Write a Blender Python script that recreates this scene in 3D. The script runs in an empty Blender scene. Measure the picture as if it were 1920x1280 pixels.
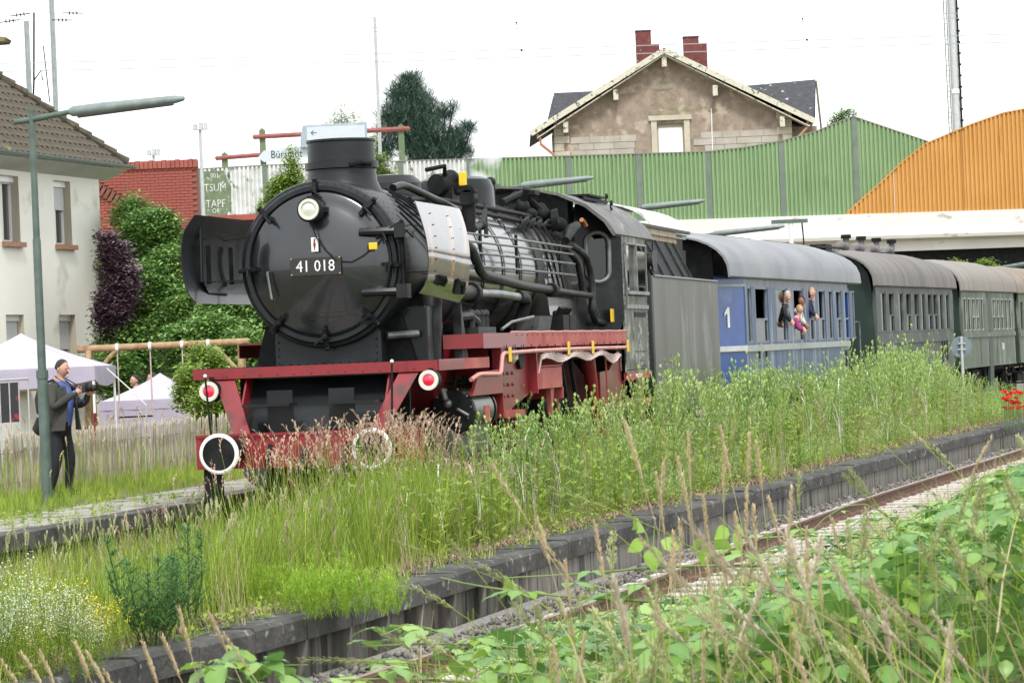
import bpy, math, random
import numpy as np
from mathutils import Vector, Matrix
sc = bpy.context.scene
random.seed(7); rng = np.random.default_rng(7)
PI = math.pi; R = math.radians
# ---------------------------------------------------------------- camera
# world frame: X runs back along the train, Y to its far side, Z up, 0 = rail top under the front buffers
FPX = 6000.0; YAW = math.asin(.205); ROLL = math.atan(.042); PITCH = math.atan(20/FPX)
r0, D0 = -2.445, 35.3
cy_, sy_ = math.cos(YAW), math.sin(YAW)
CAM = Vector((-(r0*sy_+D0*cy_), r0*cy_-D0*sy_, 2.04))
FW = Vector((cy_, sy_, 0)); RT = Vector((sy_, -cy_, 0)); UPV = Vector((0, 0, 1))
cf = FW*math.cos(PITCH)+UPV*math.sin(PITCH); cu = RT.cross(cf)
cr = RT*math.cos(ROLL)-cu*math.sin(ROLL); cu2 = RT*math.sin(ROLL)+cu*math.cos(ROLL)
cam_d = bpy.data.cameras.new('camera'); cam = bpy.data.objects.new('camera', cam_d); sc.collection.objects.link(cam)
cam.matrix_world = Matrix(((cr.x, cu2.x, -cf.x, CAM.x), (cr.y, cu2.y, -cf.y, CAM.y), (cr.z, cu2.z, -cf.z, CAM.z), (0, 0, 0, 1)))
cam_d.sensor_width = 36; cam_d.lens = FPX/1920*36; cam_d.clip_start = .3; cam_d.clip_end = 3000
cam_d.dof.use_dof = True; cam_d.dof.focus_distance = 38; cam_d.dof.aperture_fstop = 30
sc.camera = cam
# ---------------------------------------------------------------- sky, sun, exposure (bright overcast)
w = bpy.data.worlds.new('World'); sc.world = w; w.use_nodes = True
nt = w.node_tree; nt.nodes.clear()
sky = nt.nodes.new('ShaderNodeTexSky'); sky.sky_type = 'NISHITA'; sky.sun_disc = False
SUN_EL, SUN_AZ = 52, 200      # azimuth: direction in the XY plane the light comes from
sky.sun_elevation = R(SUN_EL); sky.sun_rotation = R(90-SUN_AZ); sky.dust_density = 3
hs = nt.nodes.new('ShaderNodeHueSaturation'); hs.inputs['Saturation'].default_value = .12
mx = nt.nodes.new('ShaderNodeMix'); mx.data_type = 'RGBA'; mx.inputs['Factor'].default_value = .72
mx.inputs['B'].default_value = (8.3, 8.55, 8.75, 1)
bg = nt.nodes.new('ShaderNodeBackground'); bg.inputs['Strength'].default_value = .12
wo = nt.nodes.new('ShaderNodeOutputWorld')
nt.links.new(sky.outputs[0], hs.inputs['Color']); nt.links.new(hs.outputs[0], mx.inputs['A'])
nt.links.new(mx.outputs['Result'], bg.inputs['Color']); nt.links.new(bg.outputs[0], wo.inputs['Surface'])
sd = bpy.data.lights.new('sun', 'SUN'); sd.energy = 1.5; sd.angle = R(11); sd.color = (1, .97, .92)
so = bpy.data.objects.new('sun', sd); sc.collection.objects.link(so)
sv = Vector((math.cos(R(SUN_AZ))*math.cos(R(SUN_EL)), math.sin(R(SUN_AZ))*math.cos(R(SUN_EL)), math.sin(R(SUN_EL))))
so.rotation_euler = sv.to_track_quat('Z', 'Y').to_euler(); so.location = sv*60
vs = sc.view_settings; vs.view_transform = 'Standard'; vs.look = 'None'; vs.gamma = 1; vs.use_curve_mapping = False
vs.exposure = .88
sc.cycles.volume_bounces = 4

# ---------------------------------------------------------------- helpers
BGM = Matrix(((RT.x, FW.x, 0, CAM.x), (RT.y, FW.y, 0, CAM.y), (0, 0, 1, 0), (0, 0, 0, 1)))   # background frame: x = to the right, y = away, z = up
def bend(X):            # the line curves towards the near side behind the tender
    return 0 if X < 24 else (.0045*(X-24)**2 if X < 35.1 else .554+.1*(X-35.1))
def lerp(a, b, t): return a+(b-a)*t
def interp(x, pts):
    if x <= pts[0][0]:
        (a, b), (c, d) = pts[0], pts[1]
    elif x >= pts[-1][0]:
        (a, b), (c, d) = pts[-2], pts[-1]
    else:
        for (a, b), (c, d) in zip(pts, pts[1:]):
            if a <= x <= c: break
    return b+(d-b)*(x-a)/(c-a)
EDGE = [(-20, -2.75), (-15, -3.0), (-11, -3.38), (-6.2, -3.58), (.6, -3.97), (5, -4.33), (12, -4.88), (21, -5.5), (31.6, -6.4), (80, -11)]
def edge(X): return interp(X, EDGE)
RAIL = [(-20, -3.8), (-14.5, -4.15), (-8.5, -4.75), (3, -5.22), (9, -5.6), (20, -6.5), (32, -7.4), (80, -12)]
def railY(X): return interp(X, RAIL)

def M(name, c1, c2=None, sc_=4, rough=.6, metal=0, bump=0, bsc=40, st=(1, 1, 1), thr=None, c3=None, thr3=.62, sc3=3, st3=None, attr=False, trans=0, coat=0, spec=.5, glow=0):
    m = bpy.data.materials.new(name); m.use_nodes = True; n = m.node_tree; N = n.nodes; L = n.links
    b = N['Principled BSDF']; b.inputs['Roughness'].default_value = rough; b.inputs['Metallic'].default_value = metal
    b.inputs['Specular IOR Level'].default_value = spec; b.inputs['Coat Weight'].default_value = coat
    b.inputs['Base Color'].default_value = (*c1, 1)
    if glow: b.inputs['Emission Color'].default_value = (*c1, 1); b.inputs['Emission Strength'].default_value = glow
    tc = N.new('ShaderNodeTexCoord'); col = None
    def noise(scale, stretch, detail=5):
        mp = N.new('ShaderNodeMapping'); mp.inputs['Scale'].default_value = stretch; L.new(tc.outputs['Object'], mp.inputs[0])
        t = N.new('ShaderNodeTexNoise'); t.inputs['Scale'].default_value = scale; t.inputs['Detail'].default_value = detail; L.new(mp.outputs[0], t.inputs[0]); return t.outputs[0]
    if c2:
        if attr:
            a = N.new('ShaderNodeAttribute'); a.attribute_name = 'v'; f = a.outputs['Fac']
        else: f = noise(sc_, st)
        r = N.new('ShaderNodeMapRange'); lo, hi = (0, 1) if attr else ((.34, .66) if thr is None else (thr-.03, thr+.03))
        r.inputs[1].default_value = lo; r.inputs[2].default_value = hi; L.new(f, r.inputs[0])
        x = N.new('ShaderNodeMix'); x.data_type = 'RGBA'; x.inputs['A'].default_value = (*c1, 1); x.inputs['B'].default_value = (*c2, 1)
        L.new(r.outputs[0], x.inputs['Factor']); col = x.outputs['Result']
    if c3:
        r = N.new('ShaderNodeMapRange'); r.inputs[1].default_value = thr3-.05; r.inputs[2].default_value = thr3+.05; L.new(noise(sc3, st3 or st, 8), r.inputs[0])
        x = N.new('ShaderNodeMix'); x.data_type = 'RGBA'; x.inputs['B'].default_value = (*c3, 1)
        if col: L.new(col, x.inputs['A'])
        else: x.inputs['A'].default_value = (*c1, 1)
        L.new(r.outputs[0], x.inputs['Factor']); col = x.outputs['Result']
    if col: L.new(col, b.inputs['Base Color'])
    if bump:
        bp = N.new('ShaderNodeBump'); bp.inputs['Strength'].default_value = bump; bp.inputs['Distance'].default_value = .02
        L.new(noise(bsc, st, 6), bp.inputs['Height']); L.new(bp.outputs[0], b.inputs['Normal'])
    if trans:
        t = N.new('ShaderNodeBsdfTranslucent'); s = N.new('ShaderNodeMixShader'); s.inputs[0].default_value = trans
        if col: L.new(col, t.inputs[0])
        else: t.inputs[0].default_value = (*c1, 1)
        L.new(b.outputs[0], s.inputs[1]); L.new(t.outputs[0], s.inputs[2]); L.new(s.outputs[0], N['Material Output'].inputs['Surface'])
    return m
def glassmat(name, tint=(.6, .65, .62), k=.4, rough=.05):
    m = bpy.data.materials.new(name); m.use_nodes = True; n = m.node_tree; N = n.nodes; L = n.links; N.clear()
    t = N.new('ShaderNodeBsdfTransparent'); t.inputs[0].default_value = (*tint, 1); g = N.new('ShaderNodeBsdfGlossy'); g.inputs['Roughness'].default_value = rough
    s = N.new('ShaderNodeMixShader'); s.inputs[0].default_value = k; o = N.new('ShaderNodeOutputMaterial')
    L.new(t.outputs[0], s.inputs[1]); L.new(g.outputs[0], s.inputs[2]); L.new(s.outputs[0], o.inputs[0]); return m

class MB:
    def __init__(s, T=None): s.v = []; s.f = []; s.m = []; s.T = T; s.mi = 0
    def add(s, vs, fs):
        o = len(s.v)
        s.v += [(s.T @ Vector(p)) if s.T else Vector(p) for p in vs]
        s.f += [tuple(i+o for i in f) for f in fs]; s.m += [s.mi]*len(fs); return s
    def box(s, x0, x1, y0, y1, z0, z1):
        return s.add([(x, y, z) for x in (x0, x1) for y in (y0, y1) for z in (z0, z1)], [(0, 1, 3, 2), (4, 6, 7, 5), (0, 4, 5, 1), (2, 3, 7, 6), (0, 2, 6, 4), (1, 5, 7, 3)])
    def beam(s, a, b, w_, h, up=(0, 0, 1)):     # rectangular bar from a to b, w across, h along up
        a, b = Vector(a), Vector(b); d = (b-a).normalized(); u = Vector(up)
        sd_ = d.cross(u)
        if sd_.length < 1e-4: sd_ = d.cross(Vector((1, 0, 0)))
        sd_.normalize(); u = sd_.cross(d); q = []
        for p in (a, b):
            for i, j in ((-1, -1), (1, -1), (1, 1), (-1, 1)): q.append(p+sd_*(w_/2*i)+u*(h/2*j))
        return s.add(q, [(0, 1, 2, 3), (7, 6, 5, 4), (0, 4, 5, 1), (1, 5, 6, 2), (2, 6, 7, 3), (3, 7, 4, 0)])
    def tube(s, pts, r, n=8, caps=True, closed=False):
        pts = [Vector(p) for p in pts]; rs = r if isinstance(r, (list, tuple)) else [r]*len(pts); vs = []; up = None
        for i, p in enumerate(pts):
            if closed: d = pts[(i+1) % len(pts)]-pts[i-1]
            else: d = (pts[min(i+1, len(pts)-1)]-pts[max(i-1, 0)])
            d.normalize()
            if up is None: up = d.orthogonal().normalized()
            up = (up-d*up.dot(d)).normalized(); sd_ = d.cross(up)
            vs += [p+(up*math.cos(2*PI*k/n)+sd_*math.sin(2*PI*k/n))*rs[i] for k in range(n)]
        fs = []
        for i in range(len(pts) if closed else len(pts)-1):
            j = (i+1) % len(pts)
            fs += [(i*n+k, i*n+(k+1) % n, j*n+(k+1) % n, j*n+k) for k in range(n)]
        if caps and not closed: fs += [tuple(range(n))[::-1], tuple((len(pts)-1)*n+k for k in range(n))]
        return s.add(vs, fs)
    def lathe(s, prof, o, ax=(1, 0, 0), n=32, a0=0, a1=2*PI, caps=False, ref=None):   # prof: (along, radius)
        o = Vector(o); ax = Vector(ax).normalized(); u = Vector(ref) if ref else (Vector((0, 0, 1)) if abs(ax.z) < .9 else Vector((1, 0, 0))); v = ax.cross(u); full = abs(a1-a0-2*PI) < 1e-6
        m = n if full else n+1; vs = []
        for (t, r) in prof:
            for k in range(m):
                a = a0+(a1-a0)*k/n; vs.append(o+ax*t+(u*math.cos(a)+v*math.sin(a))*r)
        fs = []
        for i in range(len(prof)-1):
            for k in range(n if full else n):
                k2 = (k+1) % m; fs.append((i*m+k, i*m+k2, (i+1)*m+k2, (i+1)*m+k))
        if caps: fs += [tuple(range(m)), tuple((len(prof)-1)*m+k for k in range(m))[::-1]]
        return s.add(vs, fs)
    def prism(s, poly, a, b, ax='y'):           # polygon extruded from a to b along an axis; poly in the other two
        def mk(p, t): return {'x': (t, p[0], p[1]), 'y': (p[0], t, p[1]), 'z': (p[0], p[1], t)}[ax]
        n = len(poly); return s.add([mk(p, a) for p in poly]+[mk(p, b) for p in poly], [tuple(range(n)), tuple(range(2*n-1, n-1, -1))]+[(i, (i+1) % n, n+(i+1) % n, n+i) for i in range(n)])
    def ball(s, c, r, n=10, sq=(1, 1, 1)):
        prof = [(-math.cos(PI*i/6)*r, max(math.sin(PI*i/6)*r, 1e-4)) for i in range(7)]; b = MB().lathe(prof, (0, 0, 0), (0, 0, 1), n)
        return s.add([(v.x*sq[0]+c[0], v.y*sq[1]+c[1], v.z*sq[2]+c[2]) for v in b.v], b.f)
    def quad(s, *p): return s.add(p, [tuple(range(len(p)))])
    def build(s, name, mats, parent=None, smooth=False, kind=None, bevel=0):
        me = bpy.data.meshes.new(name); me.from_pydata([tuple(v) for v in s.v], [], s.f)
        if not isinstance(mats, (list, tuple)): mats = [mats]
        for m in mats: me.materials.append(m)
        if len(mats) > 1: me.polygons.foreach_set('material_index', s.m)
        o = bpy.data.objects.new(name, me); link(o, parent)
        import bmesh
        bm = bmesh.new(); bm.from_mesh(me); bmesh.ops.recalc_face_normals(bm, faces=bm.faces); bm.to_mesh(me); bm.free()
        if smooth: smooth_(me)
        if kind: o['kind'] = kind
        if bevel:
            b = o.modifiers.new('bevel', 'BEVEL'); b.width = bevel; b.segments = 2; b.limit_method = 'ANGLE'
        return o
def smooth_(me, ang=38):
    me.polygons.foreach_set('use_smooth', [True]*len(me.polygons)); me.update()
    try: me.set_sharp_from_angle(angle=R(ang))
    except Exception: pass
def W(o):
    l = Matrix.LocRotScale(o.location, o.rotation_euler, o.scale) if o.type == 'EMPTY' else o.matrix_basis.copy()
    return W(o.parent) @ o.matrix_parent_inverse @ l if o.parent else l
def link(o, parent=None):       # meshes are modelled in world coordinates
    sc.collection.objects.link(o)
    if parent is not None: o.parent = parent; o.matrix_parent_inverse = W(parent).inverted()
    return o
def tag(o, label=None, cat=None, group=None, kind=None):
    if label: o['label'] = label
    if cat: o['category'] = cat
    if group: o['group'] = group
    if kind: o['kind'] = kind
    return o
def thing(name, label, cat, loc=(0, 0, 0), group=None, kind=None):
    o = bpy.data.objects.new(name, None); o.empty_display_size = .2; o.location = loc; sc.collection.objects.link(o); return tag(o, label, cat, group, kind)
def copy_tree(o, parent=None):
    c = o.copy(); sc.collection.objects.link(c)
    if parent: c.parent = parent
    for ch in [x for x in sc.objects if x.parent == o]: copy_tree(ch, c)
    return c
def text(body, size, loc, facing, m, parent, name='lettering', ext=.003, align='CENTER', T=None, sx=1):
    cu_ = bpy.data.curves.new(name, 'FONT'); cu_.body = body; cu_.size = size; cu_.extrude = ext; cu_.align_x = align; cu_.align_y = 'CENTER'; cu_.materials.append(m); cu_.resolution_u = 2
    tmp = bpy.data.objects.new(name, cu_); sc.collection.objects.link(tmp); dg = bpy.context.evaluated_depsgraph_get(); dg.update()
    me = bpy.data.meshes.new_from_object(tmp.evaluated_get(dg)); me.name = name; bpy.data.objects.remove(tmp)
    if not me.materials: me.materials.append(m)
    o = bpy.data.objects.new(name, me)
    X, Y, Z = {'-x': ((0, -1, 0), (0, 0, 1), (-1, 0, 0)), '-y': ((1, 0, 0), (0, 0, 1), (0, -1, 0))}[facing]
    mt = Matrix(((X[0]*sx, Y[0], Z[0], loc[0]), (X[1]*sx, Y[1], Z[1], loc[1]), (X[2]*sx, Y[2], Z[2], loc[2]), (0, 0, 0, 1)))
    link(o, parent); mt = (T @ mt) if T else mt
    o.matrix_basis = mt; return o
def at(px, py, D):      # a point seen in the photograph, at a depth of D metres
    return CAM+(cf*FPX+cr*(px-960)+cu2*(640-py))*(D/FPX)

# ---------- foliage: templates scattered into one mesh with numpy
def scatter(name, templs, pos, scale, mats, parent=None, kind=None, yaw=None, tilt=None, var=.5, pick=None, zs=None):
    pos = np.asarray(pos, float); n = len(pos); scale = np.broadcast_to(np.asarray(scale, float), (n,))
    yaw = rng.uniform(0, 2*PI, n) if yaw is None else yaw
    tx = rng.normal(0, .08, n) if tilt is None else tilt[0]; ty = rng.normal(0, .08, n) if tilt is None else tilt[1]
    pick = rng.integers(0, len(templs), n) if pick is None else pick
    V, Fc, A, Mi = [], [], [], []; off = 0
    rv = rng.uniform(-.5, .5, n)*var*2
    if n > 200: rv = rv+.2*np.sin(pos[:, 0]*1.9+2*np.sin(pos[:, 1]*1.3))*np.sin(pos[:, 1]*2.7+pos[:, 0]*.6)+.14*np.sin(pos[:, 0]*5.3+pos[:, 1]*4.1)
    for ti, (tv, tf, ta, tm) in enumerate(templs):
        idx = np.where(pick == ti)[0]
        if not len(idx): continue
        k = len(idx); c, s_ = np.cos(yaw[idx])[:, None], np.sin(yaw[idx])[:, None]
        x, y, z = tv[:, 0][None], tv[:, 1][None], tv[:, 2][None]
        X = x*c-y*s_; Y = x*s_+y*c; Z = np.broadcast_to(z, X.shape) * (1 if zs is None else zs[idx][:, None])
        X = X+Z*tx[idx][:, None]; Y = Y+Z*ty[idx][:, None]
        P = np.stack([X, Y, Z], -1)*scale[idx][:, None, None]+pos[idx][:, None, :]
        V.append(P.reshape(-1, 3)); m = len(tv)
        Fc.append((tf[None]+(np.arange(k)*m+off)[:, None, None]).reshape(-1, 3)); off += k*m
        A.append(np.clip(ta[None]+rv[idx][:, None], 0, 1).reshape(-1)); Mi.append(np.tile(tm, k))
    V = np.concatenate(V); Fc = np.concatenate(Fc); A = np.concatenate(A); Mi = np.concatenate(Mi)
    me = bpy.data.meshes.new(name); me.vertices.add(len(V)); me.vertices.foreach_set('co', V.astype(np.float32).ravel())
    me.loops.add(len(Fc)*3); me.loops.foreach_set('vertex_index', Fc.astype(np.int32).ravel())
    me.polygons.add(len(Fc)); me.polygons.foreach_set('loop_start', np.arange(0, len(Fc)*3, 3, dtype=np.int32))
    try: me.polygons.foreach_set('loop_total', np.full(len(Fc), 3, np.int32))
    except Exception: pass
    for m in mats: me.materials.append(m)
    me.polygons.foreach_set('material_index', Mi.astype(np.int32))
    at_ = me.attributes.new('v', 'FLOAT', 'POINT'); at_.data.foreach_set('value', A.astype(np.float32))
    me.update(calc_edges=True); o = bpy.data.objects.new(name, me); link(o, parent)
    if kind: o['kind'] = kind
    return o
class TB:               # builds one template
    def __init__(s): s.v = []; s.f = []; s.a = []; s.m = []
    def tri(s, pts, fs, a, m=0):
        o = len(s.v); s.v += [tuple(p) for p in pts]; s.a += (list(a) if isinstance(a, (list, tuple)) else [a]*len(pts))
        s.f += [(i+o, j+o, k+o) for i, j, k in fs]; s.m += [m]*len(fs)
    def blade(s, base, az, L_, w_, lean, curl, a, m=0, seg=3, tw=None):
        d = Vector((math.cos(az), math.sin(az), 0)); sd_ = Vector((-d.y, d.x, 0)) if tw is None else Vector((math.cos(tw), math.sin(tw), 0)); p = Vector(base); ang = lean; pts = []
        for i in range(seg+1):
            t = i/seg; ww = w_*(1-t)**.7 if i < seg else 0
            if i < seg: pts += [p-sd_*ww/2, p+sd_*ww/2]
            else: pts += [p.copy()]
            ang = lean+curl*t; p = p+(d*math.sin(ang)+Vector((0, 0, math.cos(ang))))*(L_/seg)
        fs = []
        for i in range(seg-1): fs += [(2*i, 2*i+1, 2*i+3), (2*i, 2*i+3, 2*i+2)]
        fs += [(2*seg-2, 2*seg-1, 2*seg)]; s.tri(pts, fs, a, m); return p
    def leaf(s, base, dr, L_, w_, a, m=0, up=(0, 0, 1)):     # flat pointed leaf, 2 triangles wide in the middle
        b = Vector(base); d = Vector(dr).normalized(); sd_ = d.cross(Vector(up))
        if sd_.length < 1e-3: sd_ = Vector((1, 0, 0))
        sd_.normalize(); n_ = sd_.cross(d)
        s.tri([b, b+d*L_*.45+sd_*w_/2+n_*w_*.12, b+d*L_, b+d*L_*.45-sd_*w_/2+n_*w_*.12], [(0, 1, 2), (0, 2, 3)], a, m)
    def stem(s, p, q, w_, a, m=0, w2=None):
        p, q = Vector(p), Vector(q); d = (q-p).normalized(); u = d.orthogonal().normalized(); v = d.cross(u); w2 = w_ if w2 is None else w2
        A_ = [p+(u*math.cos(t)+v*math.sin(t))*w_/2 for t in (0, 2.1, 4.2)]; B_ = [q+(u*math.cos(t)+v*math.sin(t))*w2/2 for t in (0, 2.1, 4.2)]
        s.tri(A_+B_, [(0, 1, 4), (0, 4, 3), (1, 2, 5), (1, 5, 4), (2, 0, 3), (2, 3, 5)], a, m)
    def get(s): return (np.array([tuple(p) for p in s.v], float), np.array(s.f, int), np.array(s.a, float), np.array(s.m, int))
U = random.uniform
# ---------------------------------------------------------------- materials
SOIL = M('soil', (.13, .1, .07), (.2, .16, .11), 3, .95, bump=.8, bsc=12, c3=(.1, .14, .05), thr3=.55, sc3=2)
GRAVEL = M('gravel', (.16, .15, .14), (.3, .28, .26), 18, .95, bump=1, bsc=30)
CONC = M('concrete', (.24, .23, .2), (.36, .34, .3), 3, .85, bump=.5, bsc=25, c3=(.12, .12, .1), thr3=.56, sc3=2.2)
EDGEM = M('weathered concrete', (.03, .03, .029), (.085, .082, .076), 3, .9, bump=.9, bsc=18, c3=(.3, .29, .26), thr3=.66, sc3=9)
EDGEF = M('stained concrete face', (.13, .12, .105), (.3, .28, .245), 6, .9, bump=.5, bsc=14, st=(1, 1, .12), c3=(.05, .05, .045), thr3=.55, sc3=6)
BCONC = M('bridge concrete', (.62, .6, .56), (.72, .7, .66), .3, .85, bump=.3, bsc=4, c3=(.36, .34, .3), thr3=.66, sc3=.9, st3=(1, 1, 2))
SLEEP = M('sleeper', (.36, .32, .28), (.55, .51, .46), 6, .9, bump=.8, bsc=20, st=(1, .2, 1))
RUST = M('rusty steel', (.12, .065, .047), (.19, .11, .08), 9, .8, bump=.3, bsc=40)
RAILTOP = M('rail head', (.3, .2, .15), (.36, .3, .26), 9, .4, metal=.6)
BALL = M('ballast stone', (.09, .083, .075), (.25, .232, .21), attr=True, rough=.95)
STEEL = M('galvanised steel', (.42, .45, .45), (.52, .54, .53), 8, .55, metal=.3)
LAMPG = M('grey green lamp paint', (.065, .1, .082), (.1, .14, .12), 6, .55, bump=.2)
# ---------------------------------------------------------------- ground
g = MB(); N_ = 60; S_ = 900
g.add([(-120, -S_, -.3), (S_+300, -S_, -.3), (S_+300, S_, -.3), (-120, S_, -.3)], [(0, 1, 2, 3)])
tag(g.build('ground', SOIL), kind='structure')
def strip(name, mat_, xs, yf0, yf1, z, z2=None, lo=-.3, T=None, wob=0):   # a raised slab between two lines
    m = MB(); vs = []
    for x in xs:
        a, b = yf0(x), yf1(x); z_ = z2 if z2 is not None else z
        vs += [(x, a, lo), (x, a, z), (x, b, z_), (x, b, lo)]
    fs = []
    for i in range(len(xs)-1): fs += [(4*i+k, 4*i+k+1, 4*i+k+5, 4*i+k+4) for k in range(3)]
    m.add(vs, fs); o = m.build(name, mat_); tag(o, kind='structure'); return o
xs = [-24+2*i for i in range(60)]
strip('middle_platform', SOIL, xs, lambda x: edge(x)+.42, lambda x: -1.72-bend(x), .17)
strip('far_platform', CONC, xs, lambda x: 1.8-bend(x), lambda x: 3.15-bend(x)*.7, .45)
# grassy ground behind the paved strip, falling slightly towards the gardens
m = MB(); rows = [(3.15, .44), (5.5, .42), (9, .2), (14, .3), (24, .6), (60, 1), (200, 1.5)]
vs = [(x, y-bend(x)*.7*(1 if y < 9 else 0), z) for x in [-24, 0, 15, 30, 45, 60, 80, 120, 400, 800] for y, z in rows]
n = len(rows); m.add(vs, [(i*n+j, i*n+j+1, (i+1)*n+j+1, (i+1)*n+j) for i in range(9) for j in range(n-1)])
tag(m.build('garden_ground', SOIL), kind='structure')
# bank the photographer of this picture stands on
m = MB(); rows = [(-2.3, -.28), (-2.9, .15), (-3.6, .45), (-5, .55), (-30, .6), (-300, .6)]
vs = [(x, railY(x)+dy, z+ (0)) for x in [-60, -24, -15, -5, 5, 20, 40, 80, 400] for dy, z in rows]
n = len(rows); m.add(vs, [(i*n+j, i*n+j+1, (i+1)*n+j+1, (i+1)*n+j) for i in range(8) for j in range(n-1)])
tag(m.build('grass_bank', SOIL), kind='structure')
# ballast beds
strip('ballast_bed', GRAVEL, xs, lambda x: railY(x)-2.2, lambda x: edge(x)-.02, -.25)
strip('train_ballast_bed', GRAVEL, xs, lambda x: -1.7-bend(x), lambda x: 1.78-bend(x), -.2)

# ---------------------------------------------------------------- platform edge blocks
es = thing('platform_edge', 'dark weathered concrete edge blocks along the weedy middle platform', 'platform edge', (0, edge(0), -.3), kind='structure')
x = -16.6
while x < 62:
    L_ = 1.0 if x < 8 else 2.0; y0, y1 = edge(x), edge(x+L_-.02); j = U(-.012, .012)
    m = MB(); top = .2+j; und = .02
    m.add([(x, y0, und), (x+L_-.02, y1, und), (x+L_-.02, y1, top-.03), (x, y0, top-.03), (x, y0+.03, top), (x+L_-.02, y1+.03, top),
           (x, y0+.46, top), (x+L_-.02, y1+.46, top), (x, y0+.46, und), (x+L_-.02, y1+.46, und)],
          [(0, 1, 2, 3), (3, 2, 5, 4), (4, 5, 7, 6), (6, 7, 9, 8), (8, 9, 1, 0), (0, 3, 4, 6, 8), (1, 9, 7, 5, 2)])
    m.build('edge_slab', EDGEM, es)
    m = MB()
    d_ = .16 if x < -6.5 else .03          # the left stretch oversails its wall and stands on small fins
    m.add([(x, y0+d_, -.3), (x+L_-.02, y1+d_, -.3), (x+L_-.02, y1+d_, und), (x, y0+d_, und), (x, y0+.4, -.3), (x+L_-.02, y1+.4, -.3), (x+L_-.02, y1+.4, und), (x, y0+.4, und)],
          [(0, 1, 2, 3), (4, 7, 6, 5), (0, 3, 7, 4), (1, 5, 6, 2)])
    m.build('wall_panel', EDGEF, es)
    if x < -6.5:
        m = MB(); m.prism([(y0+.01, und), (y0+.02, -.1), (y0+.08, -.3), (y0+.17, -.3), (y0+.17, und)], x-.03, x+.03, 'x'); m.build('fin', EDGEF, es)
    x += L_
# far platform edge
fe = thing('far_platform_edge', 'low dark edge stones of the paved platform on the far side', 'platform edge', (0, 1.8, -.3), kind='structure')
x = -16
while x < 12:
    j = U(-.01, .01); MB().box(x, x+.985, 1.68, 2.0, .28+j, .462+j).build('edge_slab', EDGEM if U(0, 1) < .8 else EDGEF, fe, bevel=.015)
    MB().box(x, x+.98, 1.74, 1.8, -.25, .28).build('wall_panel', EDGEM, fe); x += 1.0
# ---------------------------------------------------------------- tracks
def track(label, yf, x0, x1, ns0, ns1):
    t = thing('railway_track', label, 'track', (0, yf(0), -.3), kind='structure')
    for dy in (0, -1.505):
        m = MB(); X = [x0+(x1-x0)*i/40 for i in range(41)]
        prof = [(-.065, -.195), (.065, -.195), (.065, -.18), (.012, -.165), (.012, -.09), (.034, -.075), (.034, -.05), (-.034, -.05), (-.034, -.075), (-.012, -.09), (-.012, -.165), (-.065, -.18)]
        vs = [(a, yf(a)+dy+p[0], p[1]) for a in X for p in prof]; k = len(prof)
        m.add(vs, [(i*k+j, i*k+(j+1) % k, (i+1)*k+(j+1) % k, (i+1)*k+j) for i in range(40) for j in range(k)])
        m.mi = 1; m.add([(a, yf(a)+dy+q, -.0485) for a in X for q in (-.026, .026)], [(2*i, 2*i+1, 2*i+3, 2*i+2) for i in range(40)])
        m.build('rail', [RUST, RAILTOP], t)
    x = ns0; i = 0; base = None
    while x < ns1:
        y = yf(x)-.75; sl = (yf(x+1)-yf(x)); a = math.atan(sl)
        if base is None:
            base = MB().box(-.13, .13, -1.3, 1.3, -.07, .07).build('sleeper', SLEEP, t, bevel=.012)
            cl = MB()
            for q in (-.75, .755):
                for e in (-.1, .1): cl.box(-.05, .05, q+e-.028, q+e+.028, .07, .115)
            base2 = cl.build('clip', RUST, base); o = base; c2 = base2
        else:
            o = base.copy(); sc.collection.objects.link(o); c2 = base2.copy(); sc.collection.objects.link(c2); c2.parent = o
        o.location = (x, y, -.262+U(-.006, .006)); o.rotation_euler = (0, 0, a+U(-.02, .02)); x += .63
    return t
track('rusty near track of two rails on pale sleepers in front of the platform', railY, -16, 75, -15, 48)
track('track under the steam train mostly hidden by weeds', lambda x: .7525-bend(x), -24, 110, -6, 6)
# loose ballast stones
def stone():
    t = TB(); p = [Vector((U(-1, 1), U(-1, 1), U(-1, 1))).normalized()*U(.7, 1.1) for _ in range(0)]
    b = [(1, 0, 0), (0, 1, 0), (-1, 0, 0), (0, -1, 0), (0, 0, .8), (0, 0, -.8)]
    v = [tuple(c*U(.7, 1.25) for c in q) for q in b]; v[0] = (v[0][0], U(-.4, .4), U(-.3, .3)); v[2] = (v[2][0], U(-.4, .4), U(-.3, .3))
    t.tri(v, [(0, 1, 4), (1, 2, 4), (2, 3, 4), (3, 0, 4), (1, 0, 5), (2, 1, 5), (3, 2, 5), (0, 3, 5)], .5); return t.get()
n = 21000; X = -15.5+45*rng.random(n)**1.5; Y = np.array([railY(a) for a in X])+rng.uniform(-2.1, .95, n)
Y = np.minimum(Y, np.array([edge(a) for a in X])-.03); pos = np.stack([X, Y, -.24+rng.random(n)*.03], 1)
scatter('loose_ballast', [stone() for _ in range(6)], pos, rng.uniform(.018, .044, n), [BALL], kind='stuff', tilt=(rng.normal(0, .5, n), rng.normal(0, .5, n)), var=.5)
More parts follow.
